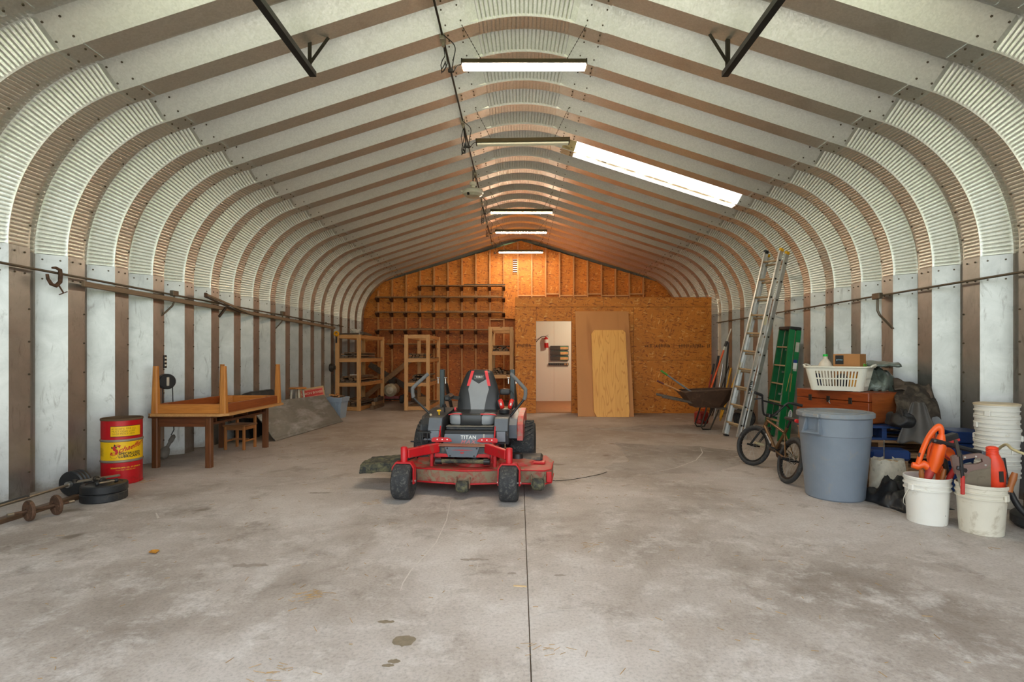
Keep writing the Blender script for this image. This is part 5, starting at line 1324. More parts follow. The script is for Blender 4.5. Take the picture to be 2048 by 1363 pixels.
# ear defenders hung on the console
em = empty('ear_defenders', Vector((-.626, 4.80, 0)) + Matrix.Rotation(R(-4.5), 3, 'Z') @ Vector((.345, 1.12, .715)), R(-4.5), label='red and black ear defenders resting on the right mower console', cat='ear defenders')
MB().tube([(.09 * math.cos(t), .02, .125 + .105 * math.sin(t)) for t in [R(-25 + 23 * i) for i in range(11)]], .006, 8).build('headband', M_BLACK, em)
sq(MB(), (-.015, .02, .20), (.062, .03, .035), .5).build('pad', M_BLACK, em)
for sx in (-1, 1):
    M = Matrix.Translation((sx * .055, .0, .065)) @ Matrix.Rotation(sx * R(15), 4, 'Y')
    mb = MB(); mb.M = M; sq(mb, (0, 0, 0), (.028, .04, .058), .6); mb.build('ear_cup', plain('ear_cup_red', srgb(222, 40, 30), .3), em)
    mb = MB(); mb.M = M; sq(mb, (sx * .026, 0, .0), (.014, .036, .05), .6); mb.build('cushion', M_BLACK, em)
    mb = MB(); mb.M = M; mb.box((0, -.038, 0), (.02, .008, .03), .003); mb.build('white_flash', M_INKW, em)
# ================================================================== RIGHT SIDE
M_ALU = plain('ladder_aluminium', (.62, .62, .60), .38, .75, var=.1, dirt=srgb(150, 130, 104), dirt_amt=.15)
M_RUNG = plain('dusty_rung', srgb(176, 150, 116), .55, .3)
def bmat(x, y, z, o=(0, 0, 0)):
    M = Matrix((Vector(x).normalized(), Vector(y).normalized(), Vector(z).normalized())).transposed().to_4x4(); M.translation = o; return M
# ---- extension ladder: local x across the rungs, z up the rails, y out of the ladder face
lb, lt = Vector((3.44, 8.47, .0)), Vector((4.12, 8.46, 2.95))
u = (lt - lb).normalized(); acr = Vector((-.36, .93, 0)); acr = (acr - u * acr.dot(u)).normalized(); nrm = acr.cross(u)
LAD = bmat(acr, -nrm, u, lb) if nrm.x > 0 else bmat(acr, nrm, u, lb)
el = empty('extension_ladder', lb, label='tall aluminium extension ladder leaning on the right wall', cat='ladder'); el.matrix_world = LAD
LL = 3.03; outy = 1 if (LAD.to_3x3() @ Vector((0, 1, 0))).x < 0 else -1      # local y pointing into the room
for sec, (hw, yy, nm) in enumerate(((.205, 0.0, 'base'), (.165, outy * .085, 'fly'))):
    z0 = .0 if sec == 0 else .03
    for sx in (-1, 1):
        x = sx * hw
        mb = MB(); mb.box((x, yy, z0 + LL / 2), (.003, .072, LL)); mb.box((x - sx * .013, yy - .035, z0 + LL / 2), (.026, .003, LL)); mb.box((x - sx * .013, yy + .035, z0 + LL / 2), (.026, .003, LL))
        rl = mb.build(nm + '_rail', M_ALU, el)
        for k in range(10): MB().cyl((x + sx * .001, yy, z0 + .19 + k * .298), (x + sx * .012, yy, z0 + .19 + k * .298), .014, 10).build('rung_end', M_DARKIRON, rl)
        cp_ = MB().box((x - sx * .01, yy, z0 + LL + .012), (.045, .085, .05), .012).build('end_cap', plain('cap_yellow', srgb(226, 170, 20), .5) if sec == 0 or sx < 0 else M_BLACK, el)
    for k in range(10): MB().cyl((-hw, yy, z0 + .19 + k * .298), (hw, yy, z0 + .19 + k * .298), .016, 12).build('rung', M_RUNG, el)
for sx in (-1, 1): MB().box((sx * .205 - sx * .01, 0, .0), (.05, .09, .03), .006).build('foot', M_BLACK, el)
# lettering and stickers on the near outer web of the fly section
def on_web(vs, fs, z, mat, name, yy, xw, rotq=0):
    mb = MB()
    for v in vs: pass
    mb.add([(xw, yy + (-outy) * (-v.y) * -1, z + v.x) for v in vs], fs); return mb.build(name, mat, el)
vs, fs = text_mb('KELLER', .068, shear=.25, bold=.0018)
on_web(vs, fs, .84, M_INKK, 'lettering', outy * .085, -.1685)
for (z, L, mt) in ((1.28, .22, M_PALE), (1.62, .26, M_PALE), (1.93, .16, plain('sticker_cream', srgb(214, 204, 168), .6))):
    MB().box((-.1672, outy * .085, z), (.0015, .05, L)).build('sticker', mt, el)
for (z, L) in ((1.12, .2), (1.9, .3)): MB().box((.1632, outy * .085, z), (.0015, .05, L)).build('sticker', MATS['sticker_cream'], el)
# ---- second aluminium ladder section behind, upright
a2 = empty('folded_ladder', (4.20, 8.66, 0), label='slim silver folded ladder standing behind the extension ladder', cat='ladder', rot=(R(0), R(6), 0))
for sx in (-1, 1):
    for yy in (0, .05): MB().box((yy, sx * .17, .78), (.045, .03, 1.56), .003).build('rail', M_ALU, a2)
for k in range(5): MB().box((.0, 0, .2 + k * .29), (.05, .31, .02)).build('step', M_ALU, a2)
MB().box((-.024, -.185, .95), (.03, .002, .12)).build('yellow_sticker', plain('sticker_yellow', srgb(214, 190, 60), .5), a2)
# ---- green step ladder
M_GRN = plain('green_fibreglass', srgb(10, 116, 62), .38, var=.1); M_GRND = plain('green_fibreglass_worn', srgb(12, 98, 56), .45, var=.15)
sl = empty('step_ladder', (3.99, 8.12, 0), label='green fibreglass step ladder with black top folded against the right wall', cat='ladder', rot=(R(2), R(6.5), R(0)))
H = 1.74
for s_, (nm, mt) in enumerate((('near', M_GRN), ('far', M_GRND))):
    y0, y1 = (-.02, .06) if s_ == 0 else (.46, .38)
    for (x, w_) in ((0, .085), (.10, .075)):
        mb = MB(); mb.bar((x, y0, 0), (x + .0, y1, H), w_, .028, up=(0, 1, 0)); mb.build('rail', mt, sl)
    MB().box((0.04, y0, .012), (.15, .05, .024), .006).build('foot', M_BLACK, sl)
for k in range(5):
    z = .30 + k * .29; f_ = z / H; MB().box((-.005, .22, z), (.085, .44 - .16 * f_, .022), .004).build('step', M_RUNG, sl)
for k in range(4):
    z = .35 + k * .36; f_ = z / H; MB().box((.10, .22, z), (.02, .44 - .16 * f_, .03)).build('rear_brace', M_ALU, sl)
MB().box((.045, .22, H + .02), (.19, .36, .055), .012).build('top_cap', M_BLACK, sl)
for (x, z, w_, h_, mt) in ((.10, 1.45, .055, .20, M_PALE), (.095, 1.18, .06, .10, M_INKW), (.095, 1.25, .06, .06, plain('sticker_blue', srgb(40, 60, 130), .5)), (.10, 1.12, .05, .03, M_PALE)):
    yy = -.02 + .08 * z / H - .0155; MB().box((x, yy, z), (w_, .0015, h_)).build('sticker', mt, sl)
mb = MB(); mb.prism([(.032 * math.cos(t), .085 * math.sin(t)) for t in [i * math.pi / 8 for i in range(16)]], -.0022, -.001); o = mb.build('logo_oval', M_INKW, sl); o.location = (.10, -.02 + .08 * .42 / H - .0145, .42)
vs, fs = text_mb('WERNER', .034, bold=.0006); MB().add([(v.y * -1, -.0028, v.x) for v in vs], fs).build('lettering', plain('sticker_blue', srgb(40, 60, 130), .5), o)
for x in (.035, .065): MB().tube([(x, -.012 + .08 * 1.02 / H - .02, 1.06), (x - (.03 if x < .05 else -.0), -.012 + .08 * .9 / H - .025, .78)], .006, 6).build('spreader', plain('brass', srgb(176, 150, 84), .4, .6), sl)

# ---- wheelbarrow
M_BARW = plain('rusty_brown_tray', srgb(84, 62, 48), .6, .3, dirt=srgb(120, 92, 70), dirt_amt=.25)
wb = empty('wheelbarrow', (3.38, 9.55, 0), R(-4), label='rusty brown wheelbarrow by the foot of the extension ladder', cat='wheelbarrow')
TOP = [(-.50, -.34), (.30, -.32), (.50, -.20), (.50, .20), (.30, .32), (-.50, .34)]; BOT = [(-.26, -.20), (.16, -.20), (.24, -.13), (.24, .13), (.16, .20), (-.26, .20)]
mb = MB(); n = 6; mb.add([(x, y, .68 if x < .2 else .72) for x, y in TOP] + [(x, y, .40) for x, y in BOT], [(i, (i + 1) % n, n + (i + 1) % n, n + i) for i in range(n)] + [tuple(range(n, 2 * n))]); mb.build('tray', M_BARW, wb)
MB().tube([(x, y, .68 if x < .2 else .72) for x, y in TOP], .012, 8, closed=True).build('rim', M_BARW, wb)
M_HND = wood('grey_handle', srgb(70, 60, 52), srgb(110, 96, 82), 'x')
for sy in (-1, 1):
    MB().bar((-.86, sy * .29, .60), (.66, sy * .09, .29), .035, .045, b=.008).build('handle', M_HND, wb)
    MB().tube([(-.06, sy * .19, .40), (-.16, sy * .20, .06), (-.13, sy * .20, .012), (.0, sy * .20, .012), (.16, sy * .16, .36)], .014, 8).build('leg', M_DARKIRON, wb)
MB().cyl((-.08, -.2, .14), (-.08, .2, .14), .01, 8).build('cross_brace', M_DARKIRON, wb)
w = MB().lathe([(.03, -.03), (.12, -.035), (.17, -.045), (.195, -.02), (.195, .02), (.17, .045), (.12, .035), (.03, .03)], 30, Matrix.Rotation(R(90), 4, 'X')).build('wheel', M_RUBBER, wb); w.location = (.66, 0, .196)
MB().cyl((.66, -.10, .196), (.66, .10, .196), .012, 8).build('axle', M_DARKIRON, wb)
for sy in (-1, 1): MB().bar((.66, sy * .08, .196), (.60, sy * .09, .31), .02, .03).build('fork', M_DARKIRON, wb)
# handles of tools lying in the barrow
def pole(name, pa, pb, r, mats, label, cat='tool', parts=None, grp=None):
    o = empty(name, pa, label=label, cat=cat, group=grp); d = Vector(pb) - Vector(pa)
    for (t0, t1, k, mt, nm) in parts or [(0, 1, 1, mats, 'shaft')]: MB().cyl(d * t0, d * t1, r * k, 10).build(nm, mt, o)
    return o
M_GSH = plain('grey_shaft', srgb(120, 124, 126), .5, .3); M_WSH = wood('tool_handle', srgb(176, 112, 58), srgb(210, 150, 90), 'x')
q0 = A(1321.6, 740.5, 9.75); q1 = Vector((3.42, 9.58, .44))
pole('shovel', q1, q0, .016, None, 'grey tool shaft with green grip sticking out of the wheelbarrow', parts=[(0, .86, 1, M_GSH, 'shaft'), (.86, 1, 1.25, plain('grip_green', srgb(70, 140, 40), .5), 'grip')])
q0 = A(1314, 761, 9.62)
pole('rake', Vector((3.40, 9.42, .44)), q0, .016, None, 'wooden tool handle with red end sticking out of the wheelbarrow', parts=[(0, .87, 1, M_WSH, 'shaft'), (.87, 1, 1.15, plain('grip_maroon', srgb(104, 44, 36), .5), 'grip')])
# ---- poles leaning in the corner
M_ORG = plain('orange_pole', srgb(232, 92, 26), .4)
C1 = Vector((3.75, 10.95, 0)); T1 = A(1462, 657, 11.05)
pole('pruner_pole', C1, T1, .019, None, 'long bright orange pole with white and black tip leaning in the right corner', parts=[(0, .76, 1, M_ORG, 'shaft'), (.76, .80, 1.1, M_WHITE, 'collar'), (.80, .86, 1.5, M_BLACK, 'clamp'), (.86, 1, .7, M_WHITE, 'tip')])
C = [(1444, 840, 1457, 684, 11.35, .017, M_DARKIRON, 'tall dark iron pole leaning upright behind the wheelbarrow'), (1440, 838, 1462, 735, 11.2, .017, plain('yellow_handle', srgb(222, 164, 40), .5), 'yellow handle leaning on the right wall behind the wheelbarrow'),
     (1424, 842, 1461, 721, 11.5, .011, M_DARKIRON, 'thin dark rod slanting across the corner poles'), (1420, 840, 1437, 711, 11.7, .022, M_BLACK, 'black umbrella like pole beside the orange pole'),
     (1405, 838, 1428, 727, 11.25, .018, plain('dark_red_pole', srgb(150, 40, 28), .5), 'dark red pole right behind the orange pole'), (1440, 846, 1480, 727, 10.7, .016, plain('yellow_handle', srgb(222, 164, 40), .5), 'yellow handle leaning on the wall next to the extension ladder'),
     (1428, 841, 1446, 727, 11.0, .016, M_STEEL, 'short silver rod among the corner poles')]
for (xa, ya, xb, yb, d, r_, mt, lab) in C:
    pa = A(xa, 0, d); pa.z = 0.0; pb = A(xb, yb, d + .05)
    pole('corner_pole', pa, pb, r_, mt, lab, grp='poles leaning in the right corner', parts=[(0, .8, 1, mt, 'shaft'), (.8, 1, 1.12, mt if r_ < .015 else (M_BLACK if 'dark' in lab else mt), 'end_section')])
o = empty('fuel_can', (3.52, 10.25, 0), R(20), label='small dark red can on the floor behind the wheelbarrow', cat='can')
MB().box((0, 0, .12), (.24, .18, .24), .03).build('body', plain('dark_red_pole', (0, 0, 0)), o); MB().tube([(-.06, 0, .23), (-.06, 0, .28), (.06, 0, .28), (.06, 0, .24)], .012, 8).build('handle', M_ORG, o)

# ---- bicycle: local y forward, leaning to the right
bk = empty('bmx_bicycle', (2.71, 5.44, 0), label='small black and bronze bicycle leaning beside the grey bin', cat='bicycle', rot=Euler((0, R(15), R(-1.5)), 'XYZ'))
M_BRZ = plain('bronze_frame', srgb(112, 84, 56), .32, .6); WR = .245; WB_ = .92
RXQ = Matrix.Rotation(R(90), 4, 'Y')
def bike_wheel(name, parent, loc, rz):
    w = empty(name, loc, rz); w.parent = parent; return w
def wheel_parts(par, loc, rz, pre):
    M = Matrix.Translation(loc) @ Matrix.Rotation(rz, 4, 'Z')
    t = MB(); t.M = M; t.tube([(0, (WR - .024) * math.cos(a), (WR - .024) * math.sin(a)) for a in [2 * math.pi * i / 40 for i in range(40)]], .024, 10, closed=True); t.build(pre + '_tyre', M_RUBBER, par)
    t = MB(); t.M = M @ RXQ; t.lathe([(WR - .062, -.014), (WR - .045, -.016), (WR - .045, .016), (WR - .062, .014), (WR - .062, -.014)], 40, cap0=False, cap1=False); t.build(pre + '_rim', M_BLACKM, par)
    t = MB(); t.M = M
    for k in range(28):
        a = 2 * math.pi * k / 28; t.tube([((-1) ** k * .025, .016 * math.cos(a + .5), .016 * math.sin(a + .5)), (0, (WR - .06) * math.cos(a), (WR - .06) * math.sin(a))], .0013, 4, cap=False)
    t.build(pre + '_spokes', M_STEEL, par)['kind'] = 'stuff'
    t = MB(); t.M = M; t.cyl((-.045, 0, 0), (.045, 0, 0), .018, 12); t.build(pre + '_hub', M_BLACKM, par)
    t = MB(); t.M = M; t.cyl((-.10, 0, 0), (.10, 0, 0), .012, 10); t.build(pre + '_peg', M_BLACKM, par)
STEER = R(25)
wheel_parts(bk, Vector((0, 0, WR)), 0, 'rear'); wheel_parts(bk, Vector((0, WB_, WR)), STEER, 'front')
hd_t, hd_b = Vector((0, .72, .60)), Vector((0, .765, .49)); bbk = Vector((0, .37, .29)); st_t = Vector((0, .27, .50)); ra = Vector((0, 0, WR))
MB().tube([hd_b, hd_t], .02, 12).build('head_tube', M_BRZ, bk); MB().tube([hd_b + Vector((0, -.01, .02)), bbk], .02, 12).build('down_tube', M_BRZ, bk); MB().tube([hd_t + Vector((0, 0, -.02)), st_t], .017, 12).build('top_tube', M_BRZ, bk)
MB().tube([st_t + Vector((0, -.03, .06)), bbk], .016, 12).build('seat_tube', M_BRZ, bk)
for sx in (-1, 1):
    MB().tube([bbk + Vector((sx * .03, 0, 0)), ra + Vector((sx * .055, 0, 0))], .010, 8).build('chain_stay', M_BRZ, bk); MB().tube([st_t, ra + Vector((sx * .055, 0, 0))], .009, 8).build('seat_stay', M_BRZ, bk)
vs, fs = text_mb('MONGOOSE', .034, bold=.0008)
d_ = (bbk - hd_b).normalized(); nn_ = Vector((-1, 0, 0)); pp_ = d_.cross(nn_); MB().add([hd_b.lerp(bbk, .52) + d_ * v.x * 1.0 + Vector((-.0212, 0, 0)) + pp_ * v.y * .8 for v in vs], fs).build('lettering', M_INKW, bk)
MB().tube([st_t + Vector((0, -.02, .05)), st_t + Vector((0, -.06, .15))], .013, 10).build('seat_post', M_BLACKM, bk)
sq(MB(), (0, .17, .66), (.055, .13, .022), .6).build('saddle', M_BLACK, bk); sq(MB(), (-.02, .04, .655), (.03, .012, .02), .8).build('tail_reflector', plain('reflector_red', srgb(230, 50, 50), .3), bk)
fk = Matrix.Translation((0, WB_, 0)) @ Matrix.Rotation(STEER, 4, 'Z')
for sx in (-1, 1):
    t = MB(); t.M = fk; t.tube([(sx * .055, 0, WR), (sx * .055, -.10, .46), (sx * .03, -.15, .495), (0, -.155, .50)], .013, 10); t.build('fork_blade', M_BLACKM, bk)
hb = Matrix.Translation((0, .70, .62)) @ Matrix.Rotation(STEER * .55, 4, 'Z')
t = MB(); t.M = hb; t.box((0, .02, .02), (.045, .07, .045), .008); t.build('stem', M_BLACKM, bk)
t = MB(); t.M = hb; t.tube(curve_through([(-.30, -.06, .23), (-.20, -.03, .225), (-.165, 0, .20), (-.07, .035, .03), (0, .04, .02), (.07, .035, .03), (.165, 0, .20), (.20, -.03, .225), (.30, -.06, .23)], 4), .0115, 10); t.build('handlebar', M_BLACKM, bk)
t = MB(); t.M = hb; t.cyl((-.15, .01, .17), (.15, .01, .17), .010, 10); t.build('handlebar_brace', M_BLACKM, bk)
for sx in (-1, 1):
    t = MB(); t.M = hb; t.cyl((sx * .21, -.033, .226), (sx * .325, -.066, .231), .018, 12); t.build('grip', M_BLACK, bk)
    t = MB(); t.M = hb; t.bar((sx * .17, .0, .19), (sx * .25, .02, .16), .012, .014); t.build('brake_lever', M_BLACKM, bk)
MB().lathe([(.03, -.003), (.08, -.003), (.08, .003), (.03, .003)], 28, Matrix.Translation(bbk + Vector((.05, 0, 0))) @ RXQ).build('chain_ring', M_BLACKM, bk)
MB().cyl(bbk - Vector((.06, 0, 0)), bbk + Vector((.06, 0, 0)), .024, 14).build('bottom_bracket', M_BLACKM, bk)
cvec = Vector((0, .145, .01))
for sx in (-1, 1):
    MB().bar(bbk + Vector((sx * .065, 0, 0)), bbk + Vector((sx * .075, 0, 0)) - cvec * sx * -1 * (1 if sx < 0 else -1) * (1 if sx < 0 else 1), .014, .022).build('crank_arm', M_BLACKM, bk)
    pc = bbk + Vector((sx * .12, 0, 0)) + cvec * (1 if sx < 0 else -1)
    p_ = MB().box(pc, (.09, .075, .028), .006).build('pedal', plain('smoke_pedal', srgb(150, 140, 112), .4), bk)
    MB().box(pc + Vector((0, .04, 0)), (.05, .006, .014)).build('pedal_reflector', plain('reflector_yellow', srgb(236, 184, 20), .3), p_)
MB().tube([bbk + Vector((.05, -.0, .075)), ra + Vector((.05, 0, .03)), ra + Vector((.05, -.03, 0)), ra + Vector((.05, 0, -.03)), bbk + Vector((.05, 0, -.075))], .005, 6).build('chain', M_BLACKM, bk)
MB().tube(curve_through([(.02, .70, .66), (.10, .78, .72), (.08, .86, .62), (.02, .80, .5)]), .004, 6).build('brake_cable', M_CABLE, bk)

# ---- grey bin with lid
M_BIN = plain('grey_bin_plastic', srgb(118, 128, 140), .42, var=.06, dirt=srgb(136, 134, 130), dirt_amt=.1)
bc = Vector((2.925, 4.935, 0))
bn = empty('rubbish_bin', bc, label='large round grey plastic bin with lid in front of the bicycle', cat='bin')
MB().lathe([(.0, .0), (.235, .0), (.245, .012), (.292, .585), (.298, .592), (.300, .745), (.306, .75), (.306, .77)], 64, cap0=False, cap1=False).build('body', M_BIN, bn)
MB().lathe([(.318, .755), (.322, .76), (.322, .792), (.312, .80), (.285, .802), (.278, .797), (.255, .797), (.248, .806), (.16, .812), (.152, .803), (.06, .806), (0, .808)], 64, cap0=False, cap1=False).build('lid', plain('dusty_bin_lid', srgb(124, 132, 140), .5, dirt=srgb(150, 140, 128), dirt_amt=.35), bn)
for ang in (R(-155), R(25)):
    M = Matrix.Rotation(ang, 4, 'Z')
    t = MB(); t.M = M
    # moulded side handle: hood with two cheeks and a bottom lip
    t.prism([(.285, .60), (.345, .612), (.345, .628), (.295, .64), (.285, .64)], -.085, .085, 'y') 
    for sy in (-1, 1):
        y0 = sy * .085
        t.add([(.285, y0, .605), (.345, y0, .612), (.315, y0 * .80, .745), (.30, y0 * .80, .745), (.285, y0 - sy * .012, .605), (.345, y0 - sy * .012, .612), (.315, y0 * .8 - sy * .012, .745), (.30, y0 * .8 - sy * .012, .745)], [(0, 1, 2, 3), (7, 6, 5, 4), (1, 5, 6, 2), (0, 4, 5, 1)])
    t.build('side_handle', M_BIN, bn)
    t = MB(); t.M = M; t.box((.325, 0, .776), (.05, .16, .034), .006); t.build('lid_tab', MATS['dusty_bin_lid'], bn)

# ---- pallets with chest and basket
M_PALW = wood('pallet_wood', srgb(122, 92, 64), srgb(164, 128, 92), 'x', rough=.8); M_PALB = wood('blue_pallet', srgb(12, 46, 96), srgb(20, 62, 122), 'x', rough=.6)
PC = Vector((3.86, 5.98, 0)); PR = R(-14)
for i in range(4):
    blue = i == 3
    p = empty('pallet', PC + Vector((.03 * (i % 2), .02 * i, .1465 * i)), PR + R(2 * (i % 2)), label=('lowest wooden pallet on the floor under the chest', 'second wooden pallet from the floor under the chest', 'third wooden pallet from the floor under the chest', 'blue painted pallet right under the chest')[i], cat='pallet', group='stacked pallets')
    mt = M_PALB if blue else M_PALW
    for y in (-.50, 0, .50): MB().box((0, y, .073), (.98, .07, .10)).build('stringer', mt, p) if False else None
    for x in (-.47, 0, .47): MB().box((x, 0, .073), (.045, 1.16, .10)).build('stringer', mt, p)
    for k in range(6): MB().box((0, -.53 + k * .212, .1345), (1.0, .12, .022), .002).build('deck_board', mt, p)
    for k in range(3): MB().box((0, -.53 + k * .53, .0115), (1.0, .10, .022), .002).build('base_board', mt, p)
PT = .1465 * 4
M_CHEST = wood('chest_mahogany', srgb(122, 50, 18), srgb(164, 78, 32), 'y', rough=.38); M_CHESTX = wood('chest_end', srgb(138, 66, 24), srgb(176, 94, 42), 'x', rough=.38)
ca, cbv = Vector((3.69, 5.60)), Vector((3.40, 6.50)); cdir = (cbv - ca).normalized(); crt = Vector((-cdir.y, cdir.x)) * -1
crz = math.atan2(cdir.y, cdir.x) - R(90)
cw, cl_, chh = .53, .95, .335
cc3 = ca + cdir * cl_ / 2 + crt * cw / 2
chst = empty('wooden_chest', (cc3.x, cc3.y, PT + .002), crz, label='reddish wooden chest with clasps on the pallets', cat='chest')
MB().box((0, 0, chh * .34), (cw, cl_, chh * .68), .006).build('box', M_CHEST, chst); MB().box((0, 0, chh * .845), (cw + .004, cl_ + .004, chh * .30), .008).build('lid', M_CHEST, chst)
MB().box((0, -cl_ / 2 - .0035, chh / 2), (cw - .09, .003, chh - .03)).build('end_panel', M_CHESTX, chst)
for y in (-.26, .02, .27):
    MB().box((-cw / 2 - .004, y, chh * .70), (.008, .045, .07), .003).build('clasp', M_DARKIRON, chst)
MB().tube([(-cw / 2 - .008, .0, chh * .66), (-cw / 2 - .015, .0, chh * .6), (-cw / 2 - .008, -.01, chh * .55)], .003, 6).build('wire_loop', M_STEEL, chst)
ZT = PT + chh
# laundry basket with real openings
bkx = Vector((3.63, 6.02, ZT + .008))
lbk = empty('laundry_basket', bkx, crz + R(28), label='white plastic laundry basket on the wooden chest', cat='basket')
def rect_ring(a, b, r, n=6):
    out = []
    for (cx_, cy_, a0) in ((a - r, b - r, 0), (-a + r, b - r, 90), (-a + r, -b + r, 180), (a - r, -b + r, 270)):
        for i in range(n + 1): t = R(a0 + 90 * i / n); out.append((cx_ + r * math.cos(t), cy_ + r * math.sin(t)))
    return out
def bring(z): k = z / .27; return rect_ring(.16 + .045 * k, .26 + .055 * k, .06)
levels_ = [0, .03, .05, .128, .142, .220, .24, .262]
M_BSK = plain('basket_white', srgb(232, 230, 216), .45, var=.04)
mb = MB(); N = len(bring(0))
# resample rings to give slats along the straight sides
def dens(z, m=96):
    rg = bring(z); P = [Vector(p) for p in rg] + [Vector(rg[0])]; L = [0]
    for a, b in zip(P[:-1], P[1:]): L.append(L[-1] + (b - a).length)
    out = []
    for i in range(m):
        t = L[-1] * i / m; j = max(k for k in range(len(L)) if L[k] <= t + 1e-9); j = min(j, len(P) - 2)
        f = (t - L[j]) / max(1e-9, L[j + 1] - L[j]); out.append(P[j].lerp(P[j + 1], f))
    return out
m = 120; R3 = [dens(z, m) for z in levels_]
vs = [(p.x, p.y, z) for z, rg in zip(levels_, R3) for p in rg]; fs = []
for i in range(len(levels_) - 1):
    for j in range(m):
        if i in (2, 4) and j % 2 == 0:
            p = R3[i][j]
            corner = abs(p.x) > .115 + .04 * levels_[i] / .27 and abs(p.y) > .19 + .05 * levels_[i] / .27
            if not corner: continue
        fs.append((i * m + j, i * m + (j + 1) % m, (i + 1) * m + (j + 1) % m, (i + 1) * m + j))
fs.append(tuple(range(m))[::-1])
mb.add(vs, fs, False); sh_ = mb.build('basket_wall', M_BSK, lbk)
md = sh_.modifiers.new('thickness', 'SOLIDIFY'); md.thickness = .004
MB().tube([(p.x * 1.02, p.y * 1.02, .264) for p in dens(.264, 60)], .011, 8, closed=True).build('rim', M_BSK, lbk)
for sy in (-1, 1): MB().tube([(-.10, sy * .325, .268), (-.09, sy * .345, .285), (0, sy * .352, .292), (.09, sy * .345, .285), (.10, sy * .325, .268)], .011, 8).build('handle', M_BSK, lbk)
for (x, y) in ((-.13, -.2), (.13, -.2), (-.13, .2), (.13, .2)): MB().box((x, y, .002), (.05, .07, .012), .004).build('foot', M_BSK, lbk)
BM = Matrix.Translation(bkx) @ Matrix.Rotation(crz + R(28), 4, 'Z')
def inb(name, x, y, z, rz=0.0, **kw):
    o = empty(name, BM @ Vector((x, y, z)), crz + R(28) + rz, **kw); return o
j = inb('plastic_jug', -.06, .125, .060, label='translucent white jug with green cap in the laundry basket', cat='jug')
MB().lathe([(0, .0), (.07, 0), (.075, .01), (.075, .20), (.06, .25), (.025, .30), (.022, .33), (0, .33)], 24, cap0=False, cap1=False).build('body', plain('milky_plastic', srgb(216, 206, 190), .4), j); MB().lathe([(.026, .325), (.026, .35), (0, .352)], 20, cap0=False, cap1=False).build('cap', plain('cap_green', srgb(20, 190, 70), .4), j)
j = inb('cardboard_carton', .02, -.10, .0125, R(-6), label='brown cardboard carton with black tape patch standing in the laundry basket', cat='carton')
M_CBX = plain('carton_brown', srgb(176, 124, 74), .75, var=.08)
MB().box((0, 0, .20), (.20, .27, .40), .003).build('box', M_CBX, j); MB().box((-.101, .07, .335), (.002, .085, .10)).build('black_patch', M_INKK, j); MB().box((0, .0, .4005), (.202, .05, .0012)).build('tape', plain('tape_tan', srgb(200, 160, 110), .35), j)
vs, fs = text_mb('prime', .028); MB().add([(-.1025, .07 - v.x, .335 + v.y) for v in vs], fs).build('lettering', plain('print_cyan', srgb(150, 190, 210), .5), j)
j = inb('green_folder', .10, -.225, .013, R(3), label='bright green plastic box at the near end of the laundry basket', cat='box'); MB().box((0, 0, .145), (.17, .035, .29), .004).build('case', plain('lime_green', srgb(96, 186, 30), .45), j); MB().box((-.0, -.0, .2905), (.16, .028, .004)).build('label_strip', M_INKW, j)
for k, (x, y, mt, lab) in enumerate(((-.10, -.05, M_BLACK, 'black bundle at the front of the laundry basket'), (-.11, -.17, plain('ochre_cloth', srgb(226, 160, 40), .7), 'ochre cloth low in the laundry basket'), (-.10, .19, plain('navy_cloth', srgb(34, 40, 66), .8), 'dark blue cloth at the far end of the laundry basket'), (.09, .12, plain('brown_pot', srgb(140, 92, 60), .7), 'round brown pot behind the jug in the laundry basket'))):
    o = inb('bundle', x, y, .013, label=lab, cat='bundle'); mb = MB(); sq(mb, (0, 0, .09 if k != 3 else .13), (.045, .055, .088 if k != 3 else .125), .7); mb.build('bulk', mt, o); MB().tube([(0, -.03, .15), (0, 0, .18), (0, .03, .15)] if k != 3 else [(0, -.03, .25), (0, 0, .275), (0, .03, .25)], .008, 6).build('loop', mt, o)

# ---- tarps and bags
def cloth(name, loc, rz, fn, nu, nv, mat, label, cat, thick=.006):
    o = MB().grid(fn, nu, nv).build(name, mat); place(o, loc, rz); tag(o, label, cat)
    s = o.modifiers.new('thickness', 'SOLIDIFY'); s.thickness = thick; s.offset = 0
    return o
mtp, nt, b = newmat('silver_tarp')
co = coords(nt); c = ramp(nt, noise_t(nt, co, 9, 5, .6), [(.3, srgb(88, 98, 92)), (.7, srgb(130, 140, 130))])
nt.links.new(c, b.inputs['Base Color']); b.inputs['Roughness'].default_value = .28; b.inputs['Metallic'].default_value = .3; bump(nt, b, noise_t(nt, co, 14, 4, .6, 1.0), .9, .02)
M_CANV = plain('dark_canvas', srgb(58, 50, 44), .7, var=.35, scale=7, dirt=srgb(104, 94, 80), dirt_amt=.35, bmp=.5)
def nz(x, y, s, k=0): return noise.noise((x * s + k, y * s - k, k * .7))
def heap(hx, hy, h, s, k, edge=.5, sharp=1.0, amp=.3):
    def fn(u, v):
        x, y = (2 * u - 1), (2 * v - 1); r_ = max(abs(x), abs(y)) * .55 + math.hypot(x, y) * .45
        f = max(0.0, 1 - r_ ** 2.6) ** edge
        xx = x * hx * (1 + .12 * nz(x, y, 2.0, k + 3)); yy = y * hy * (1 + .12 * nz(x, y, 2.2, k + 9))
        z = h * f * (1 + amp * nz(x, y, s, k)) + .25 * amp * h * abs(nz(x, y, s * 2.7, k + 5)) * f
        return (xx, yy, max(.004, z))
    return fn
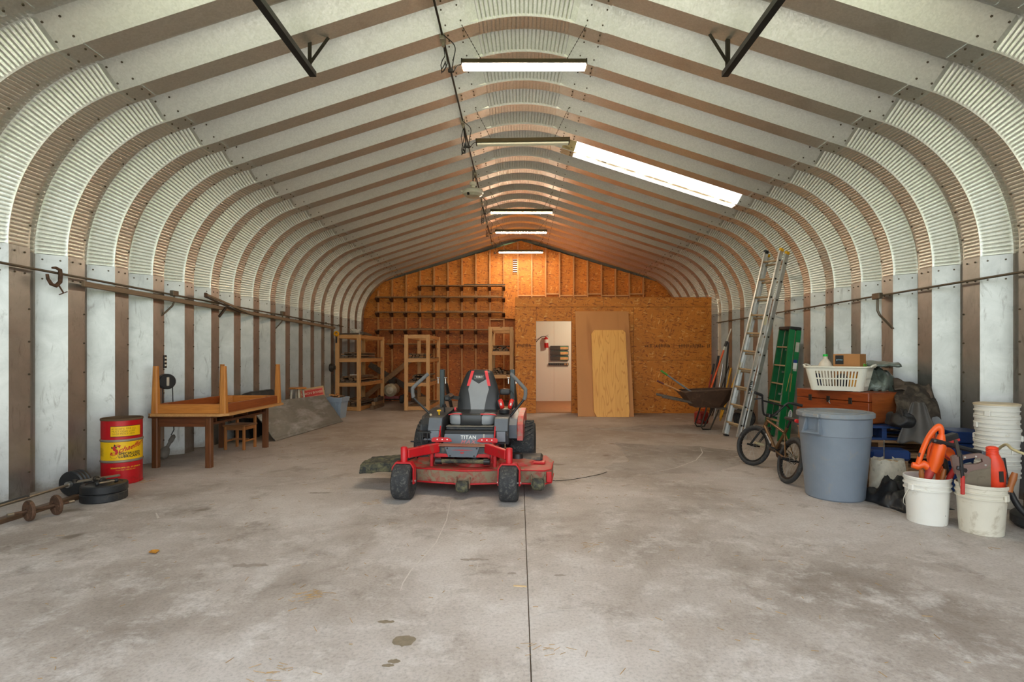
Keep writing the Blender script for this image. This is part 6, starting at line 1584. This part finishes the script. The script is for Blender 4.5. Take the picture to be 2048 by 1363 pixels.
# support: a crate hidden under the tarps, standing on the pallets
o = empty('wire_crate', (4.26, 5.86, PT + .002), R(-14), label='black crate under the tarps beside the wooden chest', cat='crate')
for (x, y, sx, sy) in ((0, -.16, .26, .02), (0, .16, .26, .02), (-.12, 0, .02, .30), (.12, 0, .02, .30)): MB().box((x, y, .12), (sx, sy, .24)).build('side', M_BLACK, o)
MB().box((0, 0, .01), (.24, .30, .02)).build('base', M_BLACK, o)
cloth('silver_tarp', (4.17, 6.32, ZT - .0), R(-20), lambda u, v: (lambda p: (p[0], p[1], p[2] + .012 * math.sin(u * 40 + 6 * v)))(heap(.26, .42, .25, 2.6, 2, .45, amp=.35)(u, v)), 60, 60, mtp, 'crinkled silver green tarp heaped behind the laundry basket', 'tarp')
cloth('folded_tarp', (4.17, 6.34, ZT + .28), R(-25), lambda u, v: ((2 * u - 1) * .27, (2 * v - 1) * .36, .03 + .03 * nz(u, v, 3, 4) - .10 * max(0, 2 * v - 1.3) ** 2 - .05 * max(0, .3 - v) + .006 * math.sin(u * 25)), 24, 24, mtp, 'smooth folded tarp lying on top of the crinkled tarp', 'tarp', .03)
CV = [A(1786, 768, 5.95), A(1862, 774, 5.78), A(1884, 842, 5.40), A(1796, 830, 5.38)]
def canv(u, v):
    p = CV[0].lerp(CV[1], u).lerp(CV[3].lerp(CV[2], u), v)
    bul = math.sin(math.pi * u) * math.sin(math.pi * min(1, v * 1.1 + .12))
    fold = .022 * math.sin(u * 11 + v * 4) * v + .05 * nz(u, v, 3.0, 3) + .03 * abs(nz(u, v, 7.0, 6))
    return (p.x - .05 * bul + .02 * nz(u, v, 5, 8), p.y - .05 * bul, p.z + .05 * bul + fold)
cloth('canvas_tarp', (0, 0, 0), 0, canv, 50, 50, M_CANV, 'dark brown canvas draped over the crate at the end of the chest', 'tarp')
cloth('canvas_fold', (0, 0, .0), 0, lambda u, v: (lambda p: (p.x - .02, p.y - .03, p.z + .03 + .03 * math.sin(u * 5 + 1) + .03 * nz(u, v, 4, 2)))(CV[0].lerp(CV[1], u * .95).lerp(CV[3].lerp(CV[2], u), v * .34)), 36, 14, plain('brown_canvas', srgb(84, 72, 62), .65, var=.3, scale=8, bmp=.4), 'lighter brown fold lying along the top of the dark canvas', 'tarp', .012)
cloth('grey_flap', (3.93, 5.22, PT - .13), R(-30), lambda u, v: ((u - .5) * (.10 + .26 * v), -.05 * v + .03 * math.sin(u * 9), .40 - .40 * v + .03 * nz(u, v, 4, 3)), 16, 24, plain('grey_cloth', srgb(84, 80, 76), .7, var=.2), 'grey cloth flap hanging below the dark canvas', 'cloth')
o = empty('black_bag', (3.84, 5.32, PT + .002), label='black bag slumped beside the end of the chest', cat='bag'); mb = MB(); sq(mb, (0, 0, .085), (.10, .13, .082), .75, 40, 24); mb.v = [Vector((v.x * (1 + .5 * noise.noise(v * 14)), v.y * (1 + .4 * noise.noise(v * 11 + Vector((3, 1, 2)))), max(.002, v.z * (1 + .45 * noise.noise(v * 12 + Vector((7, 2, 5))))))) for v in mb.v]; mb.build('bulk', plain('black_nylon', (.014, .014, .016), .55, scale=14, bmp=.8), o); MB().tube([(-.04, -.08, .13), (-.02, -.02, .19), (.03, .04, .18), (.05, .08, .13)], .010, 8).build('strap', M_BLACK, o)
o = empty('blue_crate', (4.33, 5.20, .0), R(-10), label='stack of blue plastic trays by the wall behind the tool buckets', cat='tray')
for k in range(5): MB().box((0, 0, .06 + k * .118), (.30, .34, .112), .01).build('tray', plain('blue_plastic', srgb(10, 48, 104), .45), o)
o = empty('blue_box', (3.72, 5.28, .30), R(-14), label='blue plastic box tucked in the pallet stack', cat='box'); MB().box((0, 0, .05), (.34, .22, .10), .02).build('case', MATS['blue_plastic'], o); o.location = (3.60, 5.20, .30)
MB().box((0, 0, -.15), (.30, .18, .30)).build('stand', M_PALW, o)
# ---- feed sack, wood scraps and black sheet on the floor by the pallets
o = empty('woven_sack', (3.47, 5.0, 0), R(15), label='dirty white woven sack on the floor between bin and buckets', cat='sack')
mb = MB()
def sack(u, v):
    a = u * 2 * math.pi; k = .8
    rr_ = 1 - .15 * v + .10 * nz(math.cos(a), math.sin(a) + v * 2, 2, 4)
    return (.17 * rr_ * math.copysign(abs(math.cos(a)) ** k, math.cos(a)), .12 * rr_ * math.copysign(abs(math.sin(a)) ** k, math.sin(a)), .34 * v + .02 * nz(math.cos(a) * 2, math.sin(a) * 2, 2, 8) * v)
mb.grid(sack, 40, 14); mb.build('bag', plain('woven_white', srgb(206, 198, 180), .8, var=.15, scale=20, dirt=srgb(140, 126, 104), dirt_amt=.25), o); MB().box((0, 0, .17), (.22, .15, .30), .03).build('filling', M_CARD, o)
cloth('black_sheet', (3.39, 4.68, .0), R(10), heap(.26, .25, .15, 3.0, 6, .6, amp=.9), 44, 44, plain('black_polythene', (.013, .013, .015), .42, bmp=.3), 'crumpled black sheeting on the floor next to the grey bin', 'sheeting')
pole('wire_hook', Vector((3.45, 5.02, .33)), A(1768, 880, 4.98), .005, M_STEEL, 'thin wire rod with an eye end standing in the woven sack', parts=[(0, 1, 1, M_STEEL, 'rod')])
for k in range(4):
    o = MB().box((0, 0, .01), (.5, .05, .02), .002).build('lath', M_SCR[1]); place(o, (3.42, 5.22 + .0 * k, .222 * 0 + .44 * 0 + .0205 * k), R(-8 + 7 * k)); tag(o, ('lowest', 'second', 'third', 'top')[k] + ' of four laths on the floor in front of the pallets', 'lath', 'laths by the pallets')

# ---- buckets
M_BKT = plain('bucket_white', srgb(226, 224, 216), .42, var=.04, dirt=srgb(190, 176, 150), dirt_amt=.08, scale=5)
M_BKT2 = plain('bucket_grubby', srgb(212, 206, 190), .5, var=.06, dirt=srgb(150, 134, 108), dirt_amt=.25, scale=5)
BPROF = [(.128, .0), (.131, .004), (.146, .262), (.156, .264), (.156, .272), (.148, .276), (.149, .300), (.158, .302), (.158, .310), (.150, .314), (.151, .340), (.157, .343), (.158, .362), (.153, .368), (.148, .366), (.146, .30), (.126, .012), (0, .012)]
def bucket(loc, rz, mat, label, tilt=0.0, bail=None, cat='bucket', grp=None):
    b_ = empty('plastic_bucket', loc, rz, label=label, cat=cat, group=grp)
    MB().lathe(BPROF, 44, cap1=False).build('tub', mat, b_)
    for sx in (-1, 1): MB().box((sx * .158, 0, .285), (.018, .045, .05), .006).build('handle_lug', mat, b_)
    if bail is not None:
        s_ = bail; MB().tube([(.164 * math.cos(t), s_ * .19 * math.sin(t) * .75, .285 - (.20 if s_ else 0) * math.sin(t)) for t in [math.pi * i / 14 for i in range(15)]], .003, 6).build('wire_handle', M_STEEL if mat is M_BKT2 else M_WHITE, b_)
    return b_
B1, B2 = Vector((3.20, 4.17, 0)), Vector((3.42, 3.93, 0))
bucket(B1, R(12), M_BKT, 'clean white bucket holding the orange blower', bail=1)
bucket(B2, R(-70), M_BKT2, 'grubby white bucket holding the handsaw, front of the pile', bail=None)
SC = Vector((4.17, 4.62, 0))
for i in range(6):
    b_ = bucket(SC + Vector((.004 * (i % 2), .005 * (i % 3), .0015 + .106 * i)), R(20 + 37 * i), M_BKT, ('bottom', 'second from bottom', 'third from bottom', 'third from top', 'second from top', 'top')[i] + ' white bucket of the nested stack by the right wall', bail=None, grp='nested buckets by the right wall')
    if i == 4: MB().tube([(-.16, .0, .285), (-.14, -.09, .29), (-.05, -.165, .32), (.03, -.17, .37), (.08, -.165, .40)], .0025, 6).build('wire_handle', M_STEEL, b_)
MB().lathe([(.0, .372), (.15, .372), (.161, .368), (.161, .355)], 44, cap0=False, cap1=False).build('lid', plain('yellowed_lid', srgb(206, 190, 160), .5), b_)

# ---- tools in the first bucket
M_BORG = plain('blower_orange', srgb(240, 96, 28), .38, var=.06)
bl_ = empty('leaf_blower', B1 + Vector((-.02, -.02, .37)), R(-20), label='orange electric blower standing nose down in the clean bucket', cat='blower', rot=(R(0), R(10), R(-22)))
bl_.scale = (.70, .85, 1.14)
def prf(pts, t0, t1, nm, mt, par): return MB().prism(pts, t0, t1).build(nm, mt, par)
mb = MB(); pts_o = [Vector((-.10, 0, .07)), Vector((-.085, 0, .17)), Vector((-.055, 0, .27)), Vector((-.01, 0, .335)), Vector((.03, 0, .345)), Vector((.055, 0, .30)), Vector((.06, 0, .20))]
mb.tube(curve_through(pts_o, 4), .026, 14); mb.build('handle', M_BORG, bl_)
mb = MB(); mb.tube([(.055, 0, .30), (.06, 0, .22), (.055, 0, .12), (.04, 0, .04)], [.032, .062, .068, .05], 18); mb.build('motor_housing', M_BORG, bl_)
mb = MB(); mb.tube([(-.155, 0, .055), (-.10, 0, .05), (-.05, 0, .075), (.0, 0, .06)], [.020, .026, .028, .03], 12); mb.build('front_grip', M_BORG, bl_)
MB().box((-.112, -.016, .135), (.02, .016, .03), .004).build('trigger', M_BLACK, bl_)
MB().tube([(.03, 0, .06), (.01, 0, -.02), (.0, 0, -.22)], [.045, .042, .034], 16).build('nozzle', plain('faded_red', srgb(176, 62, 56), .5), bl_)
def handle_tool(name, base, tip, r, mt, label, cat='tool'):
    o = empty(name, base, label=label, cat=cat); d = Vector(tip) - Vector(base); MB().tube([(0, 0, 0), d * .3, d * .7, d], [r, r * .85, r * 1.05, r * .8], 10).build('handle', mt, o); MB().cyl(d * -.9, (0, 0, 0), r * .5, 8).build('blade', M_DARKIRON, o); return o
M_BRH = plain('amber_handle', srgb(150, 88, 40), .4); M_RDH = plain('red_handle', srgb(190, 56, 50), .45)
handle_tool('chisel', B1 + Vector((-.085, -.06, .29)), B1 + Vector((-.10, -.07, .43)), .018, M_BRH, 'brown handled chisel at the left of the clean bucket')
handle_tool('chisel', B1 + Vector((.03, -.09, .29)), B1 + Vector((.06, -.10, .44)), .016, M_BRH, 'brown handled chisel in front of the blower housing')
cd = empty('coiled_cord', B1 + Vector((.085, .03, .36)), label='orange extension cord bundle beside the blower', cat='cord')
for k in range(4): MB().tube([(.012 * k + .05 * math.cos(t) * (1 - .1 * k), .03 * math.sin(k), .14 + .12 * math.sin(t)) for t in [2 * math.pi * i / 18 for i in range(18)]], .010, 8, closed=True).build('cord_loop', M_BORG, cd)
MB().tube([(.02, -.05, .24), (.045, -.05, .17), (.10, -.045, .13), (.16, -.04, .16)], .007, 8).build('cord_tail', M_RDH, cd)
MB().cyl((.03, 0, .02), (.03, 0, -.2), .02, 10).build('tied_end', M_BORG, cd)
lp = empty('loppers', B1 + Vector((.10, -.08, .30)), label='red handled loppers leaning across the two buckets', cat='loppers')
MB().tube([(-.03, -.02, -.02), (.02, 0, .08), (.07, .02, .14)], [.022, .02, .016], 10).build('handle', M_RDH, lp); MB().bar((.06, .02, .13), (.20, .02, .17), .012, .03).build('jaw', M_STEEL, lp); MB().cyl((-.03, -.02, -.02), (-.06, -.04, -.22), .010, 8).build('tang', M_DARKIRON, lp)
tr_ = empty('grass_trimmer', B1 + Vector((.10, .03, .40)), label='black and orange trimmer head sticking up between the buckets', cat='trimmer')
MB().box((.07, 0, .255), (.20, .06, .05), .008, rot=(0, R(-14), R(8))).build('guard', M_BLACK, tr_); MB().box((.08, -.032, .228), (.19, .008, .02), .003, rot=(0, R(-14), R(8))).build('guard_edge', M_RDH, tr_)
MB().tube([(.02, 0, .23), (.05, 0, .12), (.075, 0, .0), (.08, 0, -.15)], [.022, .024, .022, .02], 12).build('shaft', M_DARKIRON, tr_); MB().lathe([(.0, -.03), (.05, -.03), (.056, 0), (.05, .03), (0, .03)], 20, Matrix.Translation((.085, .01, .13)) @ Matrix.Rotation(R(70), 4, 'X'), cap0=False, cap1=False).build('spool', M_BORG, tr_)
MB().lathe([(.0, -.02), (.04, -.02), (.045, 0), (.04, .02), (0, .02)], 20, Matrix.Translation((-.02, .01, .10)) @ Matrix.Rotation(R(75), 4, 'X'), cap0=False, cap1=False).build('motor_cap', M_BORG, tr_); MB().cyl((-.03, 0, .24), (-.028, 0, .30), .017, 10).build('orange_knob', M_BORG, tr_)
# ---- tools in the second bucket
hs = empty('handsaw', B2 + Vector((-.065, -.02, .27)), R(-14), label='handsaw with brown grip standing in the grubby bucket', cat='saw')
MB().prism([(-.085, .02), (.10, -.02), (.10, .29), (.05, .22), (-.12, .16)], -.0012, .0012).build('blade', plain('aged_blade', srgb(128, 118, 102), .5, .6, dirt=srgb(92, 80, 62), dirt_amt=.3), hs)
og = [(-.125, .16), (-.145, .22), (-.155, .29), (-.135, .305), (-.09, .30), (-.03, .315), (.03, .325), (.085, .30), (.095, .26), (.065, .215), (.02, .205), (-.03, .19), (-.05, .165)]
ig = [(-.10, .255), (-.07, .275), (-.01, .29), (.04, .285), (.045, .262), (.01, .245), (-.045, .238), (-.09, .235)]
import mathutils.geometry as mg
def holed(mb, out_, in_, t0, t1):
    vs2 = [Vector((a, b, 0)) for a, b in out_]; hi = [Vector((a, b, 0)) for a, b in in_]
    tri = mg.tessellate_polygon([vs2, hi]); allp = vs2 + hi; n1 = len(vs2); n2 = len(hi); tot = n1 + n2
    V_ = [(p.x, t0, p.y) for p in allp] + [(p.x, t1, p.y) for p in allp]
    F_ = [tuple(t) for t in tri] + [tuple(i + tot for i in t[::-1]) for t in tri]
    F_ += [(i, (i + 1) % n1, tot + (i + 1) % n1, tot + i) for i in range(n1)] + [(n1 + i, n1 + (i + 1) % n2, tot + n1 + (i + 1) % n2, tot + n1 + i) for i in range(n2)]
    mb.add(V_, F_); return mb
holed(MB(), og, ig, -.012, .012).build('grip', plain('saw_grip', srgb(120, 96, 88), .5), hs)
for (x, z) in ((-.11, .20), (-.06, .20), (.06, .24), (.0, .30), (-.07, .292)): MB().cyl((x, -.0125, z), (x, -.015, z), .007, 10).build('screw', M_STEEL, hs)
rb = empty('red_sprayer', B2 + Vector((.095, -.02, .37)), R(0), label='red orange plastic tool body standing at the right of the grubby bucket', cat='tool', rot=(0, R(-4), R(-10)))
MB().tube([(.0, 0, -.2), (.0, 0, .0), (.0, 0, .08), (-.005, 0, .16), (-.01, 0, .22), (-.01, 0, .27), (-.01, 0, .275)], [.03, .055, .062, .055, .036, .033, .02], 16).build('body', plain('red_orange', srgb(226, 66, 34), .42), rb)
for k in range(5): MB().tube([(-.01 + .036 * math.cos(t), .036 * math.sin(t), .205 + k * .014) for t in [2 * math.pi * i / 18 for i in range(18)]], .0035, 5, closed=True).build('neck_ring', MATS['red_orange'], rb)
MB().box((.0, -.060, .06), (.03, .006, .08), .002).build('label_patch', M_DARKIRON, rb)
handle_tool('screwdriver', B2 + Vector((.10, -.115, .33)), B2 + Vector((.135, -.125, .47)), .022, M_BRH, 'amber handled screwdriver at the front right of the grubby bucket')
o = empty('clamp_tool', B2 + Vector((-.215, -.03, .0)), R(10), label='red tipped black clamp hooked over the left rim of the grubby bucket', cat='clamp')
MB().bar((.0, -.05, .44), (.0, -.05, .30), .022, .022, b=.004).build('jaw_tip', M_RDH, o); MB().bar((-.02, -.05, .60), (.0, -.05, .42), .018, .022, b=.004).build('bar', M_BLACK, o); MB().bar((-.05, -.05, .50), (.045, -.04, .47), .02, .03, b=.006).build('lower_jaw', M_BLACK, o); MB().bar((-.03, -.05, .58), (-.05, -.04, .70), .012, .02).build('upper_bar', M_DARKIRON, o)
o = empty('blade_guard', B2 + Vector((-.02, .12, .0)), label='black hedge trimmer blade cover lying across the bucket tops', cat='cover'); MB().bar((-.22, .04, .66), (.17, .06, .56), .05, .035, b=.01).build('sheath', M_BLACK, o); MB().bar((.16, .06, .565), (.32, .05, .47), .055, .045, b=.01).build('grey_end', M_MGREY, o); MB().bar((.0, .05, .58), (.02, .03, .2), .02, .02).build('stem', M_BLACK, o)
# ---- clutter at the right edge
wcl = empty('old_tyre', (4.02, 3.98, 0), label='old dark tyre lying behind the grubby bucket at the right edge', cat='tyre')
MB().lathe([(.12, .0), (.22, .0), (.25, .03), (.25, .09), (.22, .12), (.12, .12), (.10, .06), (.12, .0)], 36, cap0=False, cap1=False).build('tyre', M_RUBBER, wcl)
eng = empty('small_engine', (4.02, 3.98, .121), R(10), label='rusty finned engine block on the tyre at the right edge', cat='engine')
M_RSTB = plain('engine_rust', srgb(96, 74, 52), .7, .4, dirt=srgb(50, 40, 30), dirt_amt=.5)
MB().box((0, 0, .07), (.26, .26, .14), .02).build('crankcase', M_RSTB, eng)
for k in range(7): MB().box((0, 0, .155 + k * .022), (.22, .22, .010), .003).build('fin', M_RSTB, eng)
MB().cyl((0, 0, .14), (0, 0, .31), .08, 16).build('barrel', M_RSTB, eng)
hz = empty('cream_hose', (3.76, 3.80, 0), label='loop of cream plastic hose at the right edge', cat='hose')
MB().tube(curve_through([(.22, .64, .50), (.14, .45, .60), (.05, .28, .585), (.12, .14, .53), (.21, .02, .44), (.17, -.06, .40), (.05, -.10, .35), (-.005, -.12, .24), (.02, -.14, .14), (.10, -.18, .06), (.24, -.20, .018), (.40, -.10, .016)]), .011, 10).build('tube', plain('cream_hose', srgb(206, 194, 150), .45), hz)
hz2 = empty('black_pipe', (3.74, 4.06, 0), label='black flexible pipe curving down behind the grubby bucket', cat='pipe')
MB().tube(curve_through([(.0, .05, .52), (.0, .02, .36), (-.01, -.04, .26), (.0, -.12, .15), (.05, -.25, .06), (.14, -.36, .024), (.30, -.42, .024)]), .022, 12).build('tube', M_BLACK, hz2)
sk = empty('tan_sack', (3.62, 3.42, 0), label='small lumpy tan bag on the floor at the right edge', cat='bag'); mb = MB(); sq(mb, (0, 0, .08), (.11, .10, .08), .8); mb.build('bulk', plain('tan_bag', srgb(176, 160, 120), .7, scale=20, bmp=.8), sk); MB().tube([(-.03, 0, .15), (0, 0, .18), (.03, 0, .15)], .012, 8).build('tie', MATS['tan_bag'], sk)
# ---- conduit on the right wall
cr2 = empty('wall_conduit', (4.50, 4, 2.075), label='thin conduit with one box running along the right wall', cat='conduit')
MB().cyl((0, -3.3, 0), (0, 8.05, .01), .012, 8).build('pipe', M_CONDUIT, cr2)
o = MB().box((-.02, 0, 0), (.05, .14, .075), .005).build('junction_box', M_CONDUIT, cr2); o.location = (0, 2.62, 0)
mb = MB()
for k in (-.012, .016): mb.tube([(-.015, k, -.03), (-.015, k, -.18), (-.0, k - .02, -.24), (.04, k - .12, -.36), (.05, k - .18, -.42)], .007, 8)
o = mb.build('drop_pipe', M_CONDUIT, cr2); o.location = (0, 2.62, 0)
# ================================================================== LITTER ON THE FLOOR
rnd = random.Random(21)
mb = MB()
for k in range(420):
    x = rnd.uniform(-3.6, 3.6); y = rnd.uniform(1.9, 5.5) if k % 3 else rnd.uniform(5.5, 9); a = rnd.uniform(0, math.pi); L = rnd.uniform(.006, .028)
    if -1.7 < x < .4 and 4.5 < y < 6.8: continue
    d = Vector((math.cos(a), math.sin(a), 0)) * L; mb.bar(Vector((x, y, .0015)) - d, Vector((x, y, .0015)) + d, .0022, .002)
for (px, py, n) in ((628, 1190, 40), (545, 1345, 14), (290, 962, 30), (1085, 1300, 12), (1180, 1090, 10), (745, 1005, 14)):
    c = G(px, py)
    for k in range(n):
        p = c + Vector((rnd.gauss(0, .05), rnd.gauss(0, .04), .002 + rnd.random() * .006)); a = rnd.uniform(-.5, .9); L = rnd.uniform(.008, .03)
        d = Vector((math.cos(a), math.sin(a), rnd.uniform(-.05, .05))) * L; mb.bar(p - d, p + d, .0016, .0016)
o = mb.build('straw_litter', plain('dry_straw', srgb(172, 140, 96), .8, var=.3)); tag(o, 'scattered straw and grass clippings on the concrete', 'straw', kind='stuff')
o = MB().grid(lambda u, v: ((u - .5) * .06 * (1 - (2 * v - 1) ** 2), (v - .5) * .08, .004 + .008 * (2 * u - 1) ** 2), 4, 6).build('dead_leaf', plain('leaf_ochre', srgb(188, 130, 44), .7)); place(o, G(308, 1105), R(50)); tag(o, 'small ochre leaf lying on the floor at the left', 'leaf')
o = MB().box((0, 0, .002), (.075, .012, .004)).build('wood_chip', plain('pale_chip', srgb(206, 176, 132), .7)); place(o, G(1040, 1172), R(-8)); tag(o, 'pale wood chip beside the floor joint', 'chip')
pts = [G(x, y) + Vector((0, 0, .006)) for x, y in ((1090, 957), (1110, 962), (1140, 960), (1170, 955), (1200, 949), (1214, 944))]
p0 = pts[0].copy(); o = MB().tube([p - p0 for p in pts], .003, 6).build('wire_offcut', M_DARKIRON); o.location = p0; tag(o, 'thin bent wire lying on the floor right of the mower', 'wire')
